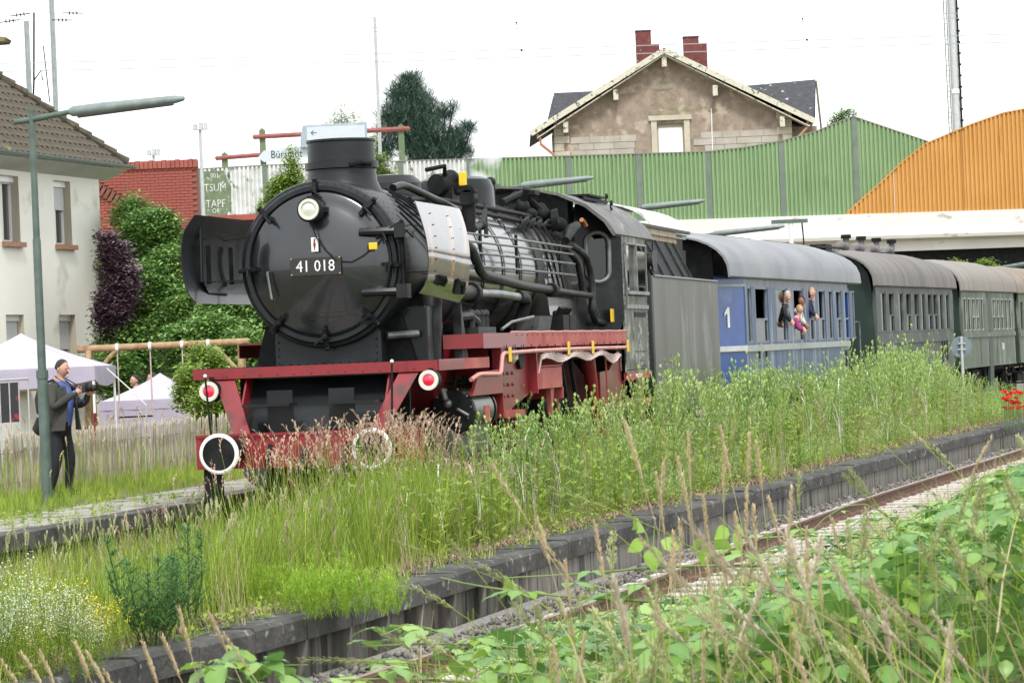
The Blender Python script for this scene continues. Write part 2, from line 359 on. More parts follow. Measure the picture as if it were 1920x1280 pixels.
# ---------------------------------------------------------------- locomotive
BLK = M('black loco paint', (.005, .006, .007), (.013, .016, .017), 2.5, .36, bump=.12, bsc=8, coat=.15, spec=.25, c3=(.025, .024, .022), thr3=.66, sc3=2.5)
BLKD = M('sooty black', (.004, .0045, .005), (.014, .0145, .015), 5, .6, spec=.18, bump=.3, bsc=20)
SMOKE = M('smokebox black', (.006, .008, .010), (.014, .017, .02), 1.5, .42, bump=.12, bsc=10, coat=.1, spec=.3)
BOIL = M('glossy boiler cladding', (.07, .073, .07), (.15, .154, .147), 1.8, .2, metal=.65, bump=.1, bsc=2.5, st=(1, 1, .4), coat=.4, c3=(.1, .09, .07), thr3=.66, sc3=2, st3=(1, 1, .3))
DEFL = M('dusty polished black sheet', (.012, .013, .013), (.04, .04, .038), 2.2, .1, bump=.2, bsc=2.2, coat=.8, c3=(.33, .15, .05), thr3=.62, sc3=2.2, st3=(1.6, 1, .6))
PIPE = M('grey pipe lagging', (.011, .012, .013), (.036, .039, .037), 6, .5, spec=.3, bump=.2, bsc=30)
SILV = M('bare pipe', (.14, .15, .15), (.27, .28, .27), 6, .4, metal=.6)
RED = M('red frame paint', (.24, .01, .016), (.17, .01, .013), 3, .42, bump=.1, coat=.2, c3=(.07, .02, .018), thr3=.66, sc3=2.5)
REDL = M('dusty red paint', (.36, .055, .045), (.42, .11, .09), 3, .6, bump=.15, c3=(.3, .03, .03), thr3=.57, sc3=1.4)
CABG = M('grimy cab side paint', (.07, .08, .068), (.15, .16, .135), 5, .6, bump=.5, bsc=20, st=(1, 1, .5), c3=(.33, .33, .28), thr3=.6, sc3=7)
WHITE = M('white paint', (.8, .8, .77), (.68, .68, .65), 8, .5)
YEL = M('yellow tag', (.8, .55, .02), (.7, .45, .02), 20, .5)
REDLENS = M('red lens', (.8, .01, .06), rough=.25, coat=1)
CREAM = M('lamp ring', (.62, .6, .52), rough=.4)
GLS = M('lamp glass', (.55, .58, .52), rough=.08, coat=1)
PINKP = M('dusty pink pipe', (.6, .3, .27), (.5, .2, .18), 6, .5)
CABLE = M('pale cable', (.55, .45, .42), (.4, .3, .28), 9, .6)
BRASS = M('brass', (.5, .35, .15), rough=.4, metal=.7)
SIGNK = M('plate black', (.02, .02, .02), rough=.4)
L = thing('steam_locomotive', 'black steam locomotive with red frames and number plate 41 018 on its smokebox door', 'locomotive', (6, 0, -.05))
ZC = 3.14; DX = 1.45
def part(mb, name, mat_, parent=None, **k): return mb.build(name, mat_, parent if parent is not None else L, **k)
part(MB().lathe([(0, .0), (0, .9), (.02, .955), (.05, .965), (1.9, .965), (1.9, .9)], (DX, 0, ZC), n=72), 'smokebox', SMOKE, smooth=True)
part(MB().lathe([(.02, .815), (-.03, .82), (-.045, .8), (-.05, .74), (-.09, .66), (-.16, .45), (-.2, .2), (-.21, 0)], (DX, 0, ZC), n=72), 'smokebox_door', M('door black', (.005, .007, .009), (.012, .015, .018), 1.5, .26, bump=.12, bsc=3, coat=.7, spec=.6, c3=(.02, .022, .024), thr3=.62, sc3=2), smooth=True)
d = [o for o in sc.objects if o.name.startswith('smokebox_door')][0]
part(MB().lathe([(-.005, .83), (-.03, .85), (-.03, .9), (-.005, .92)], (DX, 0, ZC), n=72), 'door_ring', BLK, smooth=True)
for a in (92, 47, 22, -3, -48, -88, -128, 182, 137):     # clamps round the rim
    ca, sa = math.cos(R(a)), math.sin(R(a)); m = MB()
    p = lambda r, x: (DX+x, -ca*r, ZC+sa*r)
    m.beam(p(.93, -.05), p(.74, -.11), .045, .05, (1, 0, 0)); m.ball(p(.84, -.11), .04, 8); m.tube([p(.84, -.04), p(.84, -.16)], .022, 6)
    m.tube([p(.84, -.15), (DX-.17, -ca*.84-sa*.11, ZC+sa*.84-.09+ca*.0)], .016, 6); m.tube([p(.9, .0), p(.985, -.03)], .03, 6)
    part(m, 'door_clamp', BLKD, d)
for z in (3.48, 2.79):
    m = MB(); m.tube([(DX-.13, -.5, z), (DX-.12, -.75, z), (DX-.03, -.98, z)], [.045, .05, .055], 8); m.box(DX-.12, DX+.06, -1.03, -.9, z-.08, z+.08); part(m, 'door_hinge', BLK, d, smooth=True)
part(MB().tube([(DX-.03, -.97, 2.68), (DX-.03, -.97, 3.6)], .025, 8), 'hinge_pin', BLKD)
part(MB().tube([(DX-.07, .62, 3.08), (DX-.17, .6, 3.06), (DX-.17, .56, 2.76), (DX-.07, .55, 2.74)], .014, 6), 'door_handle', SILV, d)
pl = part(MB().box(DX-.26, DX-.235, -.3, .3, ZC-.135, ZC+.075), 'number_plate', SIGNK, d, bevel=.006)
text('41 018', .185, (DX-.262, 0, ZC-.032), '-x', WHITE, pl, 'lettering', .004, sx=.9)
m = MB()
for a_, b_ in (((.285,), (ZC+.06,)), ((-.285,), (ZC+.06,)), ((.285,), (ZC-.12,)), ((-.285,), (ZC-.12,))): m.ball((DX-.262, a_[0], b_[0]), .012, 6)
part(m, 'bolt', BRASS, pl)
sg = part(MB().box(DX-.262, DX-.25, -.042, .042, ZC+.135, ZC+.3), 'warning_sign', WHITE, d, bevel=.015)
MB().add([(DX-.266, y, z) for y, z in ((-.012, ZC+.285), (.006, ZC+.285), (.014, ZC+.212), (-.004, ZC+.218))]+[(DX-.266, y, z) for y, z in ((.016, ZC+.225), (-.016, ZC+.235), (-.002, ZC+.15), (.004, ZC+.15))], [(0, 1, 2, 3), (4, 5, 6, 7)]).build('lightning_mark', RED, sg)
# headlamp on the door
hz = ZC+.615; m = MB(); m.lathe([(.22, .07), (.2, .13), (0, .145), (-.02, .13), (-.02, .1)], (DX-.36, .02, hz), n=28); m.box(DX-.3, DX-.12, -.02, .06, hz+.1, hz+.16); m.box(DX-.2, DX-.04, -.14, .17, hz-.03, hz+.03)
hl = part(m, 'headlamp', BLKD, smooth=True)
MB().lathe([(-.02, .122), (-.04, .118), (-.04, .088), (-.015, .085)], (DX-.36, .02, hz), n=28).build('lamp_ring', CREAM, hl, smooth=True)
MB().lathe([(-.02, .088), (-.035, .05), (-.04, 0)], (DX-.36, .02, hz), n=24).build('lens', GLS, hl, smooth=True)
part(MB().tube([(DX-.3, .02, hz-.13), (DX-.28, -.02, hz-.3), (DX-.27, -.12, ZC+.15), (DX-.26, -.25, ZC+.02)], .008, 5), 'lamp_cable', BLKD)
part(MB().tube([(DX-.24, -.3, ZC+.01), (DX-.22, -.42, ZC), (DX-.2, -.56, ZC+.07), (DX-.15, -.72, ZC+.2), (DX-.12, -.84, ZC+.36), (DX-.1, -.95, ZC+.43), (DX-.06, -1.02, ZC+.35), (DX, -1.1, ZC+.25)], .01, 5), 'door_cable', BLKD)
part(MB().box(DX-.21, DX-.19, -.72, -.62, ZC+.13, ZC+.21), 'inspection_tag', YEL, bevel=.008)
# chimney
part(MB().lathe([(-.12, .5), (.0, .44), (.06, .415), (.2, .40), (.21, .435), (.29, .435), (.3, .40), (.52, .395), (.53, .41), (.555, .41), (.555, .37), (.2, .36)], (2.55, 0, 4.07), (0, 0, 1), 48), 'chimney', SMOKE, smooth=True)
part(MB().tube([(2.3, -.42, 4.31), (2.2, -.33, 4.33), (2.15, -.2, 4.31)], .03, 6), 'chimney_latch', BLKD)
# saddle and front
m = MB(); m.prism([(.63, 1.97), (.63, 2.35), (.5, 2.5), (-.5, 2.5), (-.63, 2.35), (-.63, 1.97)], 1.58, 3.2, 'x'); part(m, 'smokebox_saddle', SMOKE, bevel=.02)
[part(MB().prism([(s*.97, 1.95), (s*.8, 2.55), (s*.6, 2.4), (s*.6, 1.95)], 1.9, 2.6, 'x'), 'saddle_wing', BLKD) for s in (-1, 1)]
# smoke deflectors: sheet with top and front edges turned in
for s in (-1, 1):
    X0, X1 = (.42, 2.75) if s < 0 else (.75, 3.3); m = MB(); nx, nz = 10, 12; vs = []
    for th in (0, .012):
        for i in range(nx+1):
            for k in range(nz+1):
                u, v = i/nx, k/nz; z = 2.74+v*1.02-(.1*u*(1-v) if s < 0 else 0)
                x = X0+(X1-X0)*u+(.38*(1-v)*(1-u) if s < 0 else .12*(v)*(1-u)*0); x += .25*max(0, v-.8)/.2*(1-u)*(1 if s > 0 else .3)
                y = 1.46-.1*((v-.5)/.5)**2-.1*max(0, .12-v)*5-th
                vs.append((x, s*y, z-.05*max(0, u-.8)*v))
    q = (nx+1)*(nz+1); fs = []
    for b in (0, q):
        fs += [(b+i*(nz+1)+k, b+i*(nz+1)+k+1, b+(i+1)*(nz+1)+k+1, b+(i+1)*(nz+1)+k) for i in range(nx) for k in range(nz)]
    rim = [i*(nz+1) for i in range(nx+1)]+[nx*(nz+1)+k for k in range(1, nz+1)]+[i*(nz+1)+nz for i in range(nx-1, -1, -1)]+[k for k in range(nz-1, 0, -1)]
    fs += [(rim[i], rim[(i+1) % len(rim)], rim[(i+1) % len(rim)]+q, rim[i]+q) for i in range(len(rim))]
    m.add(vs, fs); df = part(m, 'smoke_deflector', DEFL if s < 0 else BLK, smooth=True)
    m = MB()
    zt = [3.0, 3.5]
    for xx in (1.5, 2.4):
        for z in zt: MB().beam((xx, s*1.43, z), (xx+.1, s*.93, z+(0 if z < 3.2 else .05)), .05, .012).build('stay', BLKD, df)
    for xx in (1.55, 2.45): MB().beam((xx, s*1.38, 2.98), (xx, s*1.38, 3.42), .05, .02, (1, 0, 0)).build('bracket', BLKD, df)
    if s < 0:
        m = MB()
        for i in range(7):
            for xx in (1.02, 1.9): m.ball((xx, -1.466+.1*((.118+i*.127-.5)/.5)**2, 2.86+i*.13), .008, 6)
        m.build('rivet', BLKD, df)
        MB().tube([(1.75, -1.5, 2.74), (1.72, -1.53, 2.87), (1.95, -1.53, 2.87), (1.98, -1.5, 2.74)], .05, 6).build('grab_bracket', BLKD, df)
    else:
        MB().tube([(1.35, 1.4, 3.62), (1.32, 1.4, 3.0), (1.5, 1.39, 2.86), (2.2, 1.38, 2.86)], .02, 6).build('bracket', BLK, df, smooth=True)
# boiler and firebox
part(MB().lathe([(0, .93), (8.3, .95), (8.3, .5)], (3.33, 0, ZC), n=64), 'boiler', BOIL, smooth=True)
for x in (3.5, 4.7, 5.9, 7.1, 8.2, 9.3): part(MB().lathe([(-.03, .935+.002*x), (-.03, .945+.002*x), (.03, .945+.002*x), (.03, .935+.002*x)], (x, 0, ZC), n=64), 'boiler_band', BLK, smooth=True)
prof = [(-1.0, 1.9), (-1.06, 2.4)]+[(-.99*math.cos(R(a)), 3.16+.99*math.sin(R(a))) for a in range(-5, 186, 8)]+[(1.06, 2.4), (1.0, 1.9)]
part(MB().prism(prof, 9.6, 12.6, 'x'), 'firebox', BOIL, smooth=True)
# firebox bulges (washout plugs)
for i in range(5):
    m = MB(); m.ball((0, 0, 0), 1, 10); bb = MB(Matrix.Translation((9.15+i*.55, -.78+.02*i, 3.75)) @ Matrix.Rotation(R(38), 4, 'X') @ Matrix.Diagonal((.11, .045, .19, 1))); bb.add(m.v, m.f)
    part(bb, 'washout_cover', PIPE, smooth=True)
# domes and top fittings
part(MB().lathe([(-.1, .62), (0, .56), (.3, .54), (.4, .5), (.44, .4), (.45, 0)], (8.5, 0, 4.0), (0, 0, 1), 40), 'steam_dome', BLK, smooth=True)
part(MB().lathe([(-.1, .5), (0, .45), (.2, .43), (.3, .33), (.33, 0)], (5.2, .1, 4.02), (0, 0, 1), 32), 'sand_dome', BLK, smooth=True)
m = MB(); m.lathe([(0, 0), (0, .14), (.25, .16), (.5, .13), (.5, 0)], (5.9, -.35, 4.22), (.9, -.4, 0), 16); m.box(5.95, 6.3, -.55, -.35, 4.0, 4.2); m.ball((6.1, -.5, 4.3), .12, 8); m.tube([(6, -.45, 4.3), (5.8, -.5, 4.45), (5.6, -.3, 4.4)], .03, 6); part(m, 'turbo_generator', BLKD, smooth=True)
part(MB().box(6.05, 6.09, -.72, -.62, 4.2, 4.38), 'inspection_tag', YEL, bevel=.01)
m = MB(); m.tube([(4.9, -.98, 3.55), (4.9, -1.0, 4.05)], .085, 12); m.box(4.78, 5.02, -1.1, -.88, 4.05, 4.1); m.tube([(4.78, -1.0, 3.98), (5.02, -1.0, 3.98)], .1, 10); m.tube([(4.82, -1.0, 4.1), (4.82, -1.0, 4.14)], .03, 6); m.tube([(4.98, -1.0, 4.1), (4.98, -1.0, 4.14)], .03, 6); part(m, 'feed_pump', BLKD, smooth=True)
m = MB(); m.tube([(5.0, -1.02, 3.6), (5.4, -1.04, 3.66), (5.6, -1.05, 3.85)], [.05, .04, .03], 8); m.tube([(5.6, -1.05, 3.95), (5.6, -1.05, 3.5)], [.02, .03], 6); m.ball((5.4, -1.04, 3.66), .07, 8); part(m, 'shutoff_valve', PIPE, smooth=True)
m = MB()
for i, y in enumerate((-.25, 0, .25)): m.tube([(9.7, y, 4.05), (9.7, y, 4.4)], .07, 10); m.ball((9.7, y, 4.42), .08, 8)
part(m, 'safety_valve', BLKD, smooth=True)
m = MB()   # clack valves and turret in front of the cab
for q in ((10.6, -.5, 4.1, .12), (10.9, -.75, 4.0, .1), (11.0, -.35, 4.25, .1), (11.3, -.9, 3.85, .11), (10.3, -.7, 3.98, .08), (11.5, -.6, 4.1, .09)): m.ball(q[:3], q[3], 10)
m.tube([(10.2, -.3, 4.15), (10.9, -.45, 4.3), (11.3, -.7, 4.0)], .06, 8); m.lathe([(-.06, .05), (-.05, .16), (.05, .16), (.06, .05)], (10.95, -.9, 3.9), (.2, -1, .3), 16); m.tube([(10.6, -.5, 4.1), (10.5, -.6, 4.35)], .05, 8); m.box(10.85, 11.2, -.65, -.4, 4.28, 4.34)
m.tube([(9.9, .1, 4.15), (10.4, -.1, 4.2)], .05, 8); part(m, 'steam_turret', BLKD, smooth=True)
m = MB(); m.tube([(11.35, -.98, 3.62), (11.55, -1.03, 3.78), (11.8, -1.06, 3.84)], [.06, .085, .07], 10); part(m, 'injector_elbow', PIPE, smooth=True)
part(MB().tube([(12.0, -1.1, 3.93), (12.08, -1.12, 3.9), (12.12, -1.14, 3.84)], .035, 8), 'copper_fitting', M('copper', (.5, .2, .1), rough=.35, metal=.8), smooth=True)
# pipes along the boiler
def pipe(pts, r, mat_=None, name='boiler_pipe', n=10):
    # soften corners
    P_ = [Vector(p) for p in pts]; out = [P_[0]]
    for i in range(1, len(P_)-1):
        a, b, c = P_[i-1], P_[i], P_[i+1]; k = min(.18, (b-a).length*.4, (c-b).length*.4)
        p1, p2 = b+(a-b).normalized()*k, b+(c-b).normalized()*k
        out += [p1, (p1+b*2+p2)/4, p2]
    out.append(P_[-1]); return part(MB().tube(out, r, n), name, mat_ or PIPE, smooth=True)
for z, y in ((3.52, -1.1), (3.42, -1.12), (3.28, -1.14), (3.12, -1.14)):
    pipe([(3.3, y, z), (7.0, y, z), (11.0, y-.02, z-.02)], .015, SILV, 'sand_pipe', 6)
for x in (5.0, 7.2, 10.2): part(MB().beam((x, -1.1, 3.58), (x, -1.1, 3.06), .07, .03, (0, 1, 0)), 'pipe_clip', BLKD)
pipe([(2.9, -.72, 3.9), (4.9, -.62, 3.98), (7, -.62, 3.98), (9.5, -.66, 3.96), (11.4, -.75, 3.9)], .035, BLKD)
pipe([(2.9, -.82, 3.8), (5.2, -.72, 3.88), (8, -.74, 3.86), (11.0, -.8, 3.8)], .03, BLKD)
pipe([(3.0, -.5, 4.05), (3.3, -.55, 4.1), (4.0, -.75, 3.95), (5.0, -.8, 3.85)], .05, BLK)
for k in range(6):
    a = R(35+k*6); pipe([(2.0+k*.18, -math.cos(a)*1.0, ZC+math.sin(a)*1.0), (2.3+k*.15, -math.cos(a-.25)*1.02, ZC+math.sin(a-.25)*1.02), (3.0, -math.cos(a-.5)*1.04, ZC+math.sin(a-.5)*1.04)], .014, BLKD, 'oil_line', 6)
pipe([(3.3, -1.05, 3.5), (4.2, -1.16, 3.35), (4.6, -1.18, 3.02), (7.2, -1.18, 2.9), (9.2, -1.16, 2.87)], .062)
pipe([(9.1, -1.17, 2.87), (12.1, -1.17, 2.82)], .045)
part(MB().tube([(9.05, -1.17, 2.87), (9.25, -1.17, 2.87)], .1, 12), 'pipe_union', BLKD)
pipe([(2.9, -1.1, 2.78), (3.9, -1.2, 2.78)], .1, PIPE); part(MB().tube([(3.85, -1.2, 2.78), (4.0, -1.2, 2.78)], .13, 12), 'pipe_union', BLKD)
pipe([(4.0, -1.2, 2.78), (5.4, -1.22, 2.78), (6.8, -1.2, 2.75)], .055, SILV)
pipe([(6.7, -1.2, 2.76), (7.3, -1.2, 2.73), (7.15, -1.1, 2.4), (7.0, -1, 2.3)], .08, BLKD)
pipe([(2.35, -1.03, 2.0), (2.35, -1.06, 2.45), (2.45, -1.05, 2.72), (2.8, -1.0, 2.85)], .12, PIPE, 'steam_pipe', 14)
pipe([(11.35, -1.05, 3.55), (12.0, -1.16, 3.4), (12.25, -1.18, 3.0), (12.1, -1.18, 2.6), (12.3, -1.18, 2.45), (13.0, -1.22, 2.4), (13.05, -1.22, 2.28)], .052)
pipe([(11.0, -1.02, 3.5), (11.5, -1.12, 3.3), (11.6, -1.14, 2.9)], .045, BLKD)
pipe([(12.3, -1.1, 2.95), (12.5, -1.14, 2.8), (12.3, -1.18, 2.7), (12.45, -1.2, 2.5)], .03, PIPE)
pipe([(12.9, -.95, 2.9), (12.6, -1.0, 2.7), (12.9, -1.1, 2.55)], .05, PIPE)
m = MB()   # small junk by the running board: lubricators, air valves
for q in (3.6, 3.9, 4.15, 4.4): m.tube([(q, -1.25, 2.28), (q, -1.25, 2.5)], .05, 8); m.ball((q, -1.25, 2.52), .06, 8)
m.tube([(3.0, -1.2, 2.48), (3.5, -1.25, 2.5), (3.9, -1.25, 2.42)], .06, 8); m.box(3.5, 4.5, -1.36, -1.15, 2.28, 2.36); part(m, 'lubricator', PIPE, smooth=True)
for x in (8.6, 9.1):
    m = MB(); m.box(x, x+.42, -1.42, -1.1, 2.29, 2.52)
    for q in (.08, .2, .32): m.tube([(x+q, -1.3, 2.5), (x+q-.03, -1.38, 2.62)], .03, 6); m.ball((x+q, -1.3, 2.54), .045, 8)
    part(m, 'oil_pump', BLKD)
part(MB().prism([(6.9, 2.28), (7.1, 2.5), (7.95, 2.5), (7.7, 2.28)], -1.4, -1.1, 'y'), 'tool_box', PIPE)
part(MB().tube([(4.9, -1.35, 2.33), (5.5, -1.35, 2.42), (6.9, -1.35, 2.49)], .02, 6), 'reach_rod', SILV)
# running board and front platform
part(MB().box(3.05, 13.0, -1.5, -.9, 2.255, 2.275), 'running_board', BLKD); part(MB().box(3.05, 13.0, .9, 1.5, 2.255, 2.275), 'running_board', RED)
part(MB().box(3.05, 5.6, -1.512, -1.5, 2.1, 2.28), 'valance', RED); part(MB().box(5.6, 13.0, -1.512, -1.5, 2.1, 2.28), 'valance', REDL); part(MB().box(3.05, 13, 1.5, 1.512, 2.1, 2.28), 'valance', RED)
part(MB().beam((2.6, -1.12, 2.19), (3.05, -1.5, 2.19), .02, .17), 'valance', RED)
m = MB(); m.add([(1.0, 1.45, 1.99), (1.0, -1.42, 1.99), (1.0, -1.42, 1.87), (1.0, 1.45, 1.87), (1.03, 1.45, 1.99), (1.03, -1.42, 1.99), (1.03, -1.42, 1.87), (1.03, 1.45, 1.87)], [(0, 1, 2, 3), (4, 7, 6, 5), (0, 4, 5, 1), (3, 2, 6, 7), (0, 3, 7, 4), (1, 5, 6, 2)])
part(m, 'front_valance', RED)
part(MB().box(1.02, 3.7, -1.42, 1.45, 1.972, 1.992), 'front_platform', BLKD)
part(MB().box(1.03, 2.3, -1.435, -1.42, 1.87, 1.995), 'valance', RED); part(MB().box(2.3, 3.7, -1.435, -1.42, 1.87, 1.995), 'valance', REDL); part(MB().box(1.03, 3.7, 1.45, 1.462, 1.87, 1.995), 'valance', RED)
for s in (-1, 1):
    m = MB(); m.prism([(.62, 1.24), (1.08, 1.86), (1.5, 1.87), (1.5, 1.7), (1.15, 1.6), (.8, 1.15)], s*.84-.01, s*.84+.01, 'y')
    m.add([(1.03, s*1.2, 1.87), (1.03, s*.97, 1.87), (.62, s*.68, 1.22), (.62, s*.88, 1.22), (1.06, s*1.2, 1.87), (1.06, s*.97, 1.87), (.66, s*.68, 1.22), (.66, s*.88, 1.22)], [(0, 1, 2, 3), (4, 7, 6, 5), (0, 4, 5, 1), (1, 5, 6, 2), (2, 6, 7, 3), (3, 7, 4, 0)])
    part(m, 'platform_strut', RED)
    st = MB(); st.box(.78, .8, s*.36-.14, s*.36+.16, 1.25, 1.72); st.box(.55, .9, s*.5-.3, s*.5+.25, 1.545, 1.575); part(st, 'footplate_step', BLK)
m = MB(); m.add([(1.35, .95, 1.85), (1.35, -.95, 1.85), (.85, -.85, 1.24), (.85, .85, 1.24)], [(0, 1, 2, 3)]); m.box(1.35, 1.4, -1, 1, 1.0, 1.97); part(m, 'front_apron', BLK)
m = MB(); m.box(.6, .66, -1.32, 1.32, .86, 1.23); m.box(.58, .7, -1.32, 1.32, 1.22, 1.25); m.box(.5, .6, -.2, .2, .95, 1.16); part(m, 'buffer_beam', RED)
[part(MB().box(.45, .75, s*1.15-.15, s*1.15+.15, .35, .41).box(.7, .74, s*1.165-.11, s*1.165+.11, .4, .9), 'shunter_step', BLKD) for s in (-1, 1)]
for s in (-1, 1):
    b = part(MB().lathe([(0, 0), (0, .21), (.012, .225), (.03, .222), (.05, .08), (.35, .085), (.35, .13), (.6, .14), (.6, 0)], (0, s*.875, 1.05), n=32), 'buffer', BLKD, smooth=True)
    MB().lathe([(-.004, .186), (-.006, .21), (.01, .227), (.03, .227), (.005, .186)], (0, s*.875, 1.05), n=40).build('white_rim', WHITE, b, smooth=True)
part(MB().tube([(.6, 0, 1.0), (.35, 0, 1.02), (.28, 0, .92), (.36, 0, .85)], .035, 8), 'coupling_hook', BLKD, smooth=True); part(MB().tube([(.58, .1, .95), (.4, .1, .6), (.45, .1, .45), (.58, .1, .6)], .02, 6), 'coupling_link', BLKD)
for y in (-.45, .45, -.65): part(MB().tube([(.6, y, 1.1), (.48, y, 1.02), (.46, y+.03, .7), (.55, y+.04, .6)], .03, 8), 'brake_hose', BLKD, smooth=True)
for y, z in ((1.225, 1.735), (-1.345, 1.765)):
    m = MB(); m.lathe([(0, .1), (.02, .12), (.14, .12), (.16, .06)], (.86, y, z), n=24); m.box(.95, 1.05, y-.02, y+.02, z, 1.9)
    ml = part(m, 'marker_lamp', BLKD, smooth=True)
    MB().lathe([(-.012, .066), (-.02, .075), (-.02, .11), (0, .115)], (.86, y, z), n=28).build('lamp_ring', CREAM, ml, smooth=True); MB().lathe([(-.03, 0), (-.024, .03), (-.005, .068)], (.86, y, z), n=24).build('lens', REDLENS, ml, smooth=True)
for y, z0, z1 in ((1.2, 1.1, 1.9), (-.98, 1.2, 1.98)):
    r_ = part(MB().tube([(.62, y-.06 if y > 0 else y+.02, z0), (.66, y, z1)], .012, 6), 'marker_rod', BLKD); MB().ball((.66, y, z1+.015), .022, 8).build('knob', WHITE, r_, smooth=True)
# cylinder block, near and far
for s in (-1, 1):
    m = MB(); m.lathe([(0, 0), (0, .25), (.03, .27), (.06, .27), (.06, .255), (1.15, .255), (1.15, .275), (1.2, .275), (1.2, 0)], (2.55, s*1.22, 1.37), n=36); cyl = part(m, 'valve_chest', BLK, smooth=True)
    if s < 0:
        m = MB()
        for k in range(10): a = k*PI/5; m.ball((2.545, -1.22+.22*math.cos(a), 1.42+.22*math.sin(a)), .016, 6)
        m.ball((2.52, -1.17, 1.47), .055, 10); m.tube([(2.53, -1.28, 1.4), (2.5, -1.42, 1.32)], .02, 6); m.tube([(2.5, -1.15, 1.52), (2.48, -1.12, 1.65)], .035, 8); m.build('cover_fitting', SILV, cyl, smooth=True)
        m = MB()
        for xx in (2.7, 2.95, 3.15, 3.35, 3.55): m.tube([(xx, -1.2, 1.66), (xx, -1.25, 1.74+U(0, .06))], .03, 6); m.tube([(xx, -1.1, 1.7), (xx+.15, -1.3, 1.7)], .015, 5)
        m.build('drain_valves', BLKD, cyl)
        MB().lathe([(0, .262), (1.0, .262)], (2.64, -1.22, 1.37), n=36).build('cladding', M('olive cladding', (.09, .1, .075), (.15, .16, .125), 3, .35, metal=.4), cyl, smooth=True)
        MB().box(3.1, 3.35, -1.492, -1.482, 1.22, 1.42).build('maker_plate', REDL, cyl)
    m = MB(); m.lathe([(0, 0), (0, .3), (.03, .33), (1.2, .33), (1.2, 0)], (2.5, s*1.05, .86), n=32); m.box(2.6, 3.6, s*1.42 if s < 0 else 1.0, s*1.0 if s < 0 else 1.42, .9, 1.4); part(m, 'cylinder', M('olive grey cladding', (.06, .065, .05), (.1, .105, .085), 3, .4), smooth=True)
m = MB(); m.prism([(-1.1, 1.95), (-1.1, 2.62), (-.75, 2.62), (-.62, 2.3), (-.62, 1.95)], 1.95, 2.75, 'x'); jb = part(m, 'side_casing', BLK, bevel=.03)
part(MB().tube([(1.7, -.68, 2.29), (1.9, -1.0, 2.3)], .045, 12), 'pre_heater_pipe', SILV, smooth=True)
m = MB(); m.prism([(2.85, 1.99), (3.15, 1.99), (3.05, 2.25), (2.85, 2.7)], -1.3, -1.2, 'y'); part(m, 'gusset', PIPE)
# frames and motion
for s in (-1, 1): part(MB().prism([(1.4, .9), (1.4, 1.35), (2.6, 1.6), (4, 1.95), (13, 1.95), (15, 1.4), (15, .8), (3, .75)], s*.62-.02, s*.62+.02, 'y'), 'frame_plate', RED)
m = MB(); m.prism([(2.4, 1.55), (2.8, 1.82), (4.1, 1.84), (4.1, 1.55)], -1.5, -1.46, 'y'); part(m, 'motion_plate', RED)
m = MB(); m.prism([(4.1, 1.3), (4.1, 2.1), (6.3, 2.1), (6.3, 1.5), (5.2, 1.35), (5.0, 1.2)], -1.38, -1.34, 'y'); m.box(4.1, 4.14, -1.5, -.62, 1.3, 2.1); m.box(6.26, 6.3, -1.5, -.62, 1.5, 2.1); fr = part(m, 'motion_bracket', RED)
m = MB()
for i in range(4):
    for k in range(3): m.ball((4.4+i*.28, -1.385, 1.5+k*.14), .025, 6)
m.build('rivet', RED, fr)
m = MB(); m.box(6.3, 8.0, -1.5, -1.44, 1.55, 1.83); m.box(6.3, 8.0, -1.5, -1.0, 1.82, 1.85); m.box(7.94, 8.0, -1.5, -1.0, 1.4, 2.1); part(m, 'slide_bar_bracket', REDL)
part(MB().prism([(7.3, 1.55), (7.55, 1.55), (7.42, 1.3), (7.35, 1.2)], -1.46, -1.4, 'y'), 'hanger_bracket', REDL); part(MB().box(4.2, 5.3, -1.52, -1.3, 1.24, 1.32), 'slide_bar', REDL)
m = MB(); m.tube([(6.5, -1.3, 2.1), (6.55, -1.35, 1.85), (6.9, -1.35, 1.72)], [.1, .12, .08], 8); m.box(6.6, 7.1, -1.4, -1.2, 1.7, 2.02); part(m, 'expansion_link', REDL)
m = MB(); m.lathe([(-.1, .02), (-.05, .08), (.06, .085), (.1, .03)], (5.2, -1.4, 2.0), (0, 0, 1), 12); part(m, 'oil_glass', M('milky glass', (.7, .7, .5), rough=.2), smooth=True)
part(MB().lathe([(-.03, 0), (-.03, .16), (.03, .16), (.03, 0)], (5.65, -1.4, 1.98), (0, 1, 0), 20), 'frame_opening', BLKD)
m = MB(); m.tube([(10.3, -1.3, 2.05), (10.6, -1.36, 1.95), (10.85, -1.36, 1.5), (11.0, -1.36, 1.0)], [.09, .11, .09, .08], 10); part(m, 'ash_pan_duct', RED, smooth=True)
m = MB(); m.prism([(11.2, 1.2), (11.2, 1.7), (12.0, 1.72), (12.5, 1.9), (12.7, 2.1), (13.0, 2.1), (13.0, .8), (11.2, .8)], -1.42, -1.38, 'y'); part(m, 'rear_frame', RED)
